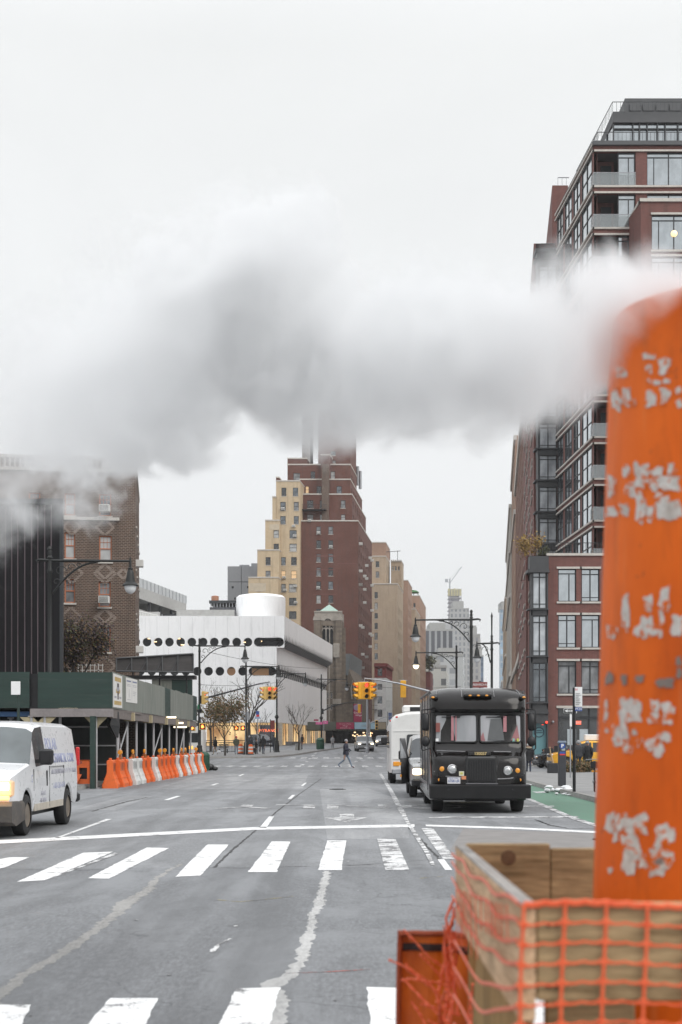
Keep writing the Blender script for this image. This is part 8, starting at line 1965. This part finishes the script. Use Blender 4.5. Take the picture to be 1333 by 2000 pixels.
for r_, z in enumerate(rowz):
    pts, ws = [], []
    for i in range(121):
        x = .445 + i*.01; k = (i % 10)/10; k = min(k, 1-k)
        p = Vector((x, 3.489 - .002, z)) + wob(x, z) + Vector((0,0,-.004*math.sin(math.pi*2*k))); pts.append(p); ws.append(.0066 + .019*max(0, 1-k/.15)**1.5)
    ribbon(m, pts, ws if r_ else [.016]*121, N_)
m.build('cross_strand', NETM, net)
m = MB()
for c_, x in enumerate(colx):
    pts, ws = [], []
    for i in range(121):
        z = rowz[0] - i*(rowz[0]-rowz[-1])/120; k = (i % 10)/10; k = min(k, 1-k)
        pts.append(Vector((x, 3.485, z)) + wob(x, z)); ws.append(.0092 + .021*max(0, 1-k/.2)**1.6)
    ribbon(m, pts, ws, N_)
m.build('upright_strand', NETM, net)
NX = Vector((-1,0,0)); m = MB()
for r_, z in enumerate(rowz[:9]):
    pts = []; y1 = 5.5 if r_ < 4 else 5.25 - .12*r_
    for i in range(40):
        t = i/39; y = 3.49 + (y1-3.49)*t; sag = -.022*(1+.5*r_)*math.sin(math.pi*t) - .02*t*r_ + .008*math.sin(9*y+r_)
        pts.append((.432-.004*math.sin(7*y) - (.012*t*r_ if r_ > 3 else 0), y, z + sag - (.03 if r_ == 0 else 0)*t))
    ribbon(m, pts, .011, NX)
m.build('side_strand', NETM, net)
for k in range(14):
    m = MB()
    y = 3.66 + .1*k*(1+.03*k) if k < 10 else 4.95 + .11*(k-10)
    zz = 1.30 - .01*k; pts = [(.429-.004*math.sin(5*z_+k)-(.02*(1.1-z_) if k > 8 else 0), y + .01*math.sin(11*z_+k), z_) for z_ in [zz - i*.02 for i in range(6 + (5 if k > 6 else 0))]]
    ribbon(m, pts, .008, NX)
    m.build('side_netting', NETM, net)
# frayed loose end hanging behind the orange sign
m = MB(); root_ = Vector((.405, 5.25, .74))
for k in range(20):
    L_ = rnd.uniform(.1, .3); d = Vector((rnd.uniform(-.75,.1), rnd.uniform(-.4,.1), rnd.uniform(.1,.9))).normalized(); p = root_ + Vector((rnd.uniform(-.05,.06), rnd.uniform(-.2,.05), rnd.uniform(-.18,.2))); pts = [p]
    for i in range(13): d = (d + Vector((rnd.uniform(-.14,.14),rnd.uniform(-.14,.14),rnd.uniform(-.14,.14)))).normalized(); p = p + d*L_/13; pts.append(p)
    m.tube(pts, [rnd.uniform(.0022,.0034)*(1+1.1*(i % 2)) for i in range(14)], 5)
for k in range(6):
    p = Vector((.43, 5.42, 1.12-.03*k)); d = Vector((-.12,-.02,-1)); pts = [p]
    for i in range(9): p = p + (d + Vector((rnd.uniform(-.4,.4),rnd.uniform(-.3,.1),rnd.uniform(-.2,.3)))).normalized()*.04; pts.append(p)
    m.tube(pts, [.004+.003*(i % 2) for i in range(10)], 5)
m.build('frayed_strand', NETM, net)

sg = thing('orange_fabric_sign', 'folded orange roll up road sign with a dark seam leaning behind the timber box', 'road sign', (.3,5.6,0))
t = NT('orange_sign_fabric'); o = t.obj(); f = t.noise(t.map(o, (1.2,1,.5)), 6, 4); OF = t.pbr(t.mix(t.rng(f, .35, .68), (.5,.085,.008), (.82,.18,.012)), .55, 0, .4, t.bump(t.noise(t.map(o, (2.5,1,.6)), 3.5, 4), .8, .04))
m = MB(); nx, nz = 14, 30; rows = []
for j in range(nz):
    z = .02 + .935*j/(nz-1); row = []
    for i in range(nx):
        u = i/(nx-1); x = .235 - .012*math.sin(3.0*z) + u*.42; row.append((x, 5.62 + .02*math.sin(6*u+2*z) + .015*math.sin(17*u) + .012*math.sin(9*z+5*u), z + .01*math.sin(5*u)))
    rows.append(row)
m.loft(rows, False); m.loft([[(p[0],p[1]+.012,p[2]) for p in r_] for r_ in rows], False); o = m.build('fabric', OF, sg, smooth=60)
m = MB(); ribbon(m, [(.228 - .012*math.sin(3*.9) + u*.42, 5.612 + .02*math.sin(6*u+1.8)+.015*math.sin(17*u)+.012*math.sin(8.1+5*u), .90 + .01*math.sin(5*u)) for u in [i/20 for i in range(21)]], .03, N_, .004); m.build('seam', pm('dark_seam',(.03,.012,.01),.7), sg)
m = MB(); m.tube([(.238 - .012*math.sin(3*z), 5.612+.012*math.sin(9*z)+.02*math.sin(2*z), z) for z in [.02+.05*i for i in range(20)]], .012, 6); m.tube([(.23+u*.42, 5.61+.02*math.sin(6*u+1.9)+.015*math.sin(17*u), .955+.01*math.sin(5*u)) for u in [i/16 for i in range(17)]], .012, 6); m.build('hem', pm('dark_orange_hem',(.3,.05,.012),.6), sg)

# orange steam stack: a tall steel or fibreglass tube, slightly out of plumb
PCX, PCY, PR, LEAN = 1.166, 4.5, .40, .030
t = NT('stack_orange_paint'); o = t.obj()
f = t.rng(t.noise(t.map(o, (1,1,.45)), 1.7, 6, .62), .33, .68); c = t.mix(f, (.58,.092,.006), (.84,.16,.012))
c = t.mix(t.rng(t.noise(t.map(o, (2.5,2.5,.5)), 2.6, 7, .7, .5), .54, .76, 0, .55), c, (.27,.05,.012)); c = t.mix(t.rng(t.noise(o, 15, 5, .7), .63, .72, 0, .5), c, (.16,.05,.03)); c = t.mix(t.rng(t.noise(t.map(o,(3,3,.25)), 5, 5), .6, .8, 0, .4), c, (.75,.27,.1))
OST = t.pbr(c, .55, 0, .22, t.bump(t.noise(o, 3, 5), .25, .02))
st = thing('steam_stack', 'tall orange steam stack with peeling white stickers, steam pouring from its top', 'steam stack', (PCX, PCY, 0))
m = MB(); n = 56; prof = [(PR*1.12,0),(PR*1.12,.06),(PR,.09)] + [(PR,.2+.2*k) for k in range(14)] + [(PR,3.03),(PR*.998,3.055),(PR*.985,3.06),(PR*.965,3.055),(PR*.965,2.2)]
m.loft([[(PCX+LEAN*z+r_*math.cos(2*math.pi*k/n), PCY+r_*math.sin(2*math.pi*k/n), z) for k in range(n)] for r_, z in prof], True, False); m.build('tube', OST, st, smooth=40)
def on_stack(px, py, off=.0015):
    d = Vector((px-CX, F, HY-py)); o_ = Vector((0,0,CZ)); z = 2.
    for _ in range(8):
        cx_ = PCX + LEAN*z; a = d.x**2 + d.y**2; b = -2*(d.x*cx_ + d.y*PCY); c_ = cx_**2 + PCY**2 - (PR+off)**2; disc = b*b-4*a*c_
        if disc <= 0: return None
        tt = (-b - math.sqrt(disc))/(2*a); p = o_ + d*tt; z = p.z
    return p
B3 = [(430,460,80,40),(250,570,60,70),(435,545,35,60),(535,520,75,110),(430,625,30,35),(485,635,45,35),(550,625,40,35),(215,750,60,130),(285,735,70,110),(330,770,40,40),(445,745,75,90),(540,710,60,80),(530,770,40,30),(630,690,40,50),(640,770,50,50),
 (285,1225,45,90),(375,1220,80,110),(430,1205,30,60),(490,1225,70,60),(585,1210,50,80),(320,1340,70,110),(390,1290,90,90),(470,1310,60,70),(560,1300,150,100),(185,1320,60,120),(165,1400,60,200),(185,1490,60,70),(270,1475,60,80),(375,1450,70,190),(440,1500,50,90),(530,1470,90,140),(600,1480,90,130),(500,1395,60,50)]
B4 = [(270,150,45,240),(180,275,60,90),(415,90,60,90),(520,65,70,130),(500,200,30,120),(400,240,70,140),(450,265,40,80),(345,270,40,70),(495,285,30,50),(610,235,90,140),(122,130,30,200),(115,280,35,100),
 (265,790,80,180),(330,790,90,120),(460,750,50,80),(450,830,70,60),(540,795,80,130),(145,780,25,120),(112,860,24,300),(235,935,110,110),(280,1020,60,70),(325,920,30,40),(360,985,35,60),(520,950,80,60),(435,995,70,80),(480,1030,70,80),(150,910,25,25),
 (120,1500,80,130),(170,1500,60,110),(235,1490,70,110),(305,1530,70,120),(375,1510,80,120),(345,1500,60,90),(515,1580,110,150),(490,1745,130,180),(300,1690,120,220),(385,1750,45,90),(125,1710,90,170),(205,1590,30,70),(170,1805,30,40)]
B5 = [(165,575,50,70),(260,580,40,60),(360,575,60,40),(500,600,70,50),(550,605,60,60),(610,465,40,50),(615,540,40,60),(488,1745,55,40)]
_k = NT('peeling_white_sticker'); o = _k.obj(); _f = _k.noise(o, 26, 5, .7, .4); _c = _k.mix(_k.rng(_k.noise(o, 60, 3), .3, .7), (.46,.43,.40), (.66,.63,.6))
_c = _k.mix(_k.rng(_k.noise(_k.map(o, (1,1,.6)), 14, 5, .65), .5, .66, 0, .6), _c, (.30,.24,.2)); STK = _k.pbr(_k.mix(_k.rng(_f, .545, .565), _c, (.62,.115,.01)), .7, 0, .3, _k.bump(_f, .4, .003)); STG = pm('grey_glue_residue', (.22,.18,.16), .8, 0, .2, 25, .3)
rnd = random.Random(31)
for blobs, sc, y0, mm in ((B3,.295,560,STK),(B4,.305,1150,STK),(B5,.305,1150,STG)):
    for (a, b, w_, h) in blobs:
        pts = []; n = 22; ph = [rnd.uniform(0,6.28) for _ in range(4)]
        for k in range(n):
            t_ = 2*math.pi*k/n; s_ = 1 + .13*math.sin(2*t_+ph[0]) + .15*math.sin(3*t_+ph[1]) + .13*math.sin(5*t_+ph[2]) + .09*math.sin(8*t_+ph[3]); ct, sn = math.cos(t_), math.sin(t_); q = .62
            pts.append(on_stack(1140 + sc*(a + w_*.52*s_*math.copysign(abs(ct)**q, ct)), y0 + sc*(b + h*.52*s_*math.copysign(abs(sn)**q, sn)), .0018 + .0009*(mm is STG)))
        if any(p is None for p in pts): continue
        cen = on_stack(1140+sc*a, y0+sc*b, .0018 + .0009*(mm is STG))
        m = MB(); m.add([cen]+pts, [(0, 1+k, 1+(k+1) % n) for k in range(n)]); m.build('sticker', mm, st, fix=False)
# ------------------------------------------------------------------ steam drifting from the stack
# table along the drift: photo column, distance, top and bottom of the cloud there
TAB = [(1420,4.35,560,600,.15),(1330,4.35,545,625,.26),(1230,4.5,510,735,.40),(1150,4.75,492,838,.52),(1060,5.1,498,868,.58),(960,5.4,506,872,.6),(860,5.8,490,862,.56),(740,6.3,530,888,.6),(640,6.8,385,905,.66),(540,7.2,372,885,.7),(420,7.7,420,872,.75),(300,8.3,465,930,.8),(180,9.0,490,1000,.9),(30,9.8,515,1085,1.0),(-150,10.8,520,1120,1.1)]
pts = []
for px, D, yt, yb, hy in TAB:
    pts.append((X(px,D), D, (Z(yt,D)+Z(yb,D))/2, (Z(yt,D)-Z(yb,D))/2, hy))
pts.sort(); X0, X1 = pts[0][0], pts[-1][0]
hull = MB(); n = 20; GROW = 1.36
hull.loft([[(x, yc + GROW*hy*math.cos(2*math.pi*k/n), zc + GROW*hz*math.sin(2*math.pi*k/n)) for k in range(n)] for x, yc, zc, hz, hy in pts], True, True)
t = NT('white_steam'); o = t.n('ShaderNodeTexCoord').outputs['Object']; sp_ = t.n('ShaderNodeSeparateXYZ'); t.l(o, sp_.inputs[0])
un = t.rng(sp_.outputs[0], X0, X1)
def curve(vals):
    lo, hi = min(vals), max(vals); hi = hi if hi > lo else lo + 1
    n_ = t.n('ShaderNodeFloatCurve'); cv = n_.mapping.curves[0]; us = [(p[0]-X0)/(X1-X0) for p in pts]; ys = [(v-lo)/(hi-lo) for v in vals]
    cv.points[0].location = (us[0], ys[0]); cv.points[1].location = (us[-1], ys[-1])
    for u_, y_ in list(zip(us, ys))[1:-1]: cv.points.new(u_, y_)
    for p in cv.points: p.handle_type = 'AUTO_CLAMPED'
    n_.mapping.update(); t.l(un, n_.inputs['Value']); return t.rng(n_.outputs[0], 0, 1, lo, hi)
yc, zc, hz, hy = (curve([p[i] for p in pts]) for i in (1, 2, 3, 4))
a = t.math('DIVIDE', t.math('SUBTRACT', sp_.outputs[2], zc), hz); b = t.math('DIVIDE', t.math('SUBTRACT', sp_.outputs[1], yc), hy)
d = t.math('SQRT', t.math('ADD', t.math('MULTIPLY', a, a), t.math('MULTIPLY', b, b)))
n1 = t.noise(t.map(o, (.85,1,1)), 1.5, 3, .5, .5); n2 = t.noise(o, 4.6, 6, .66, .7)
nn = t.math('ADD', t.math('MULTIPLY', n1, .54), t.math('MULTIPLY', n2, .46))
amp = t.rng(sp_.outputs[0], -2.2, .7, 5.8, 1.9)             # the farther it has drifted the more it breaks up
k = t.math('ADD', t.math('SUBTRACT', .94, d), t.math('MULTIPLY', t.math('SUBTRACT', nn, .5), amp))
shape = t.rng(k, .0, .46, 0, 1, True)
edge = t.rng(d, 1.08, 1.33, 1, 0, True)
dens = t.math('MULTIPLY', t.math('MULTIPLY', shape, edge), t.rng(sp_.outputs[0], -2.4, .7, .5, 17.0))
n3 = t.noise(t.map(o, (.9,1,1.1)), 2.7, 5, .58, .9)
dens = t.math('MULTIPLY', dens, t.rng(n3, .38, .62, .12, 1.5))
pv = t.n('ShaderNodeVolumePrincipled'); pv.inputs['Color'].default_value = (.968,.971,.975,1); pv.inputs['Anisotropy'].default_value = .62
t.l(dens, pv.inputs['Density']); t.l(pv.outputs[0], t.out.inputs['Volume'])
t.m.cycles.volume_step_rate = .16
so_ = hull.build('steam', t.m, None, smooth=80); tag(so_, 'white steam billowing from the orange stack and drifting over the avenue', 'steam', kind='stuff')

# thin city air: softens the far blocks a little
hz_ = MB(); hz_.box(-900, 900, -40, 2400, -1.0, 420); _h = NT('city_air'); _v = _h.n('ShaderNodeVolumePrincipled'); _v.inputs['Color'].default_value = (.93,.95,.97,1); _v.inputs['Density'].default_value = .00016; _v.inputs['Anisotropy'].default_value = .2
_h.l(_v.outputs[0], _h.out.inputs['Volume']); tag(hz_.build('haze', _h.m), 'thin grey city air over the avenue', 'haze', kind='stuff')
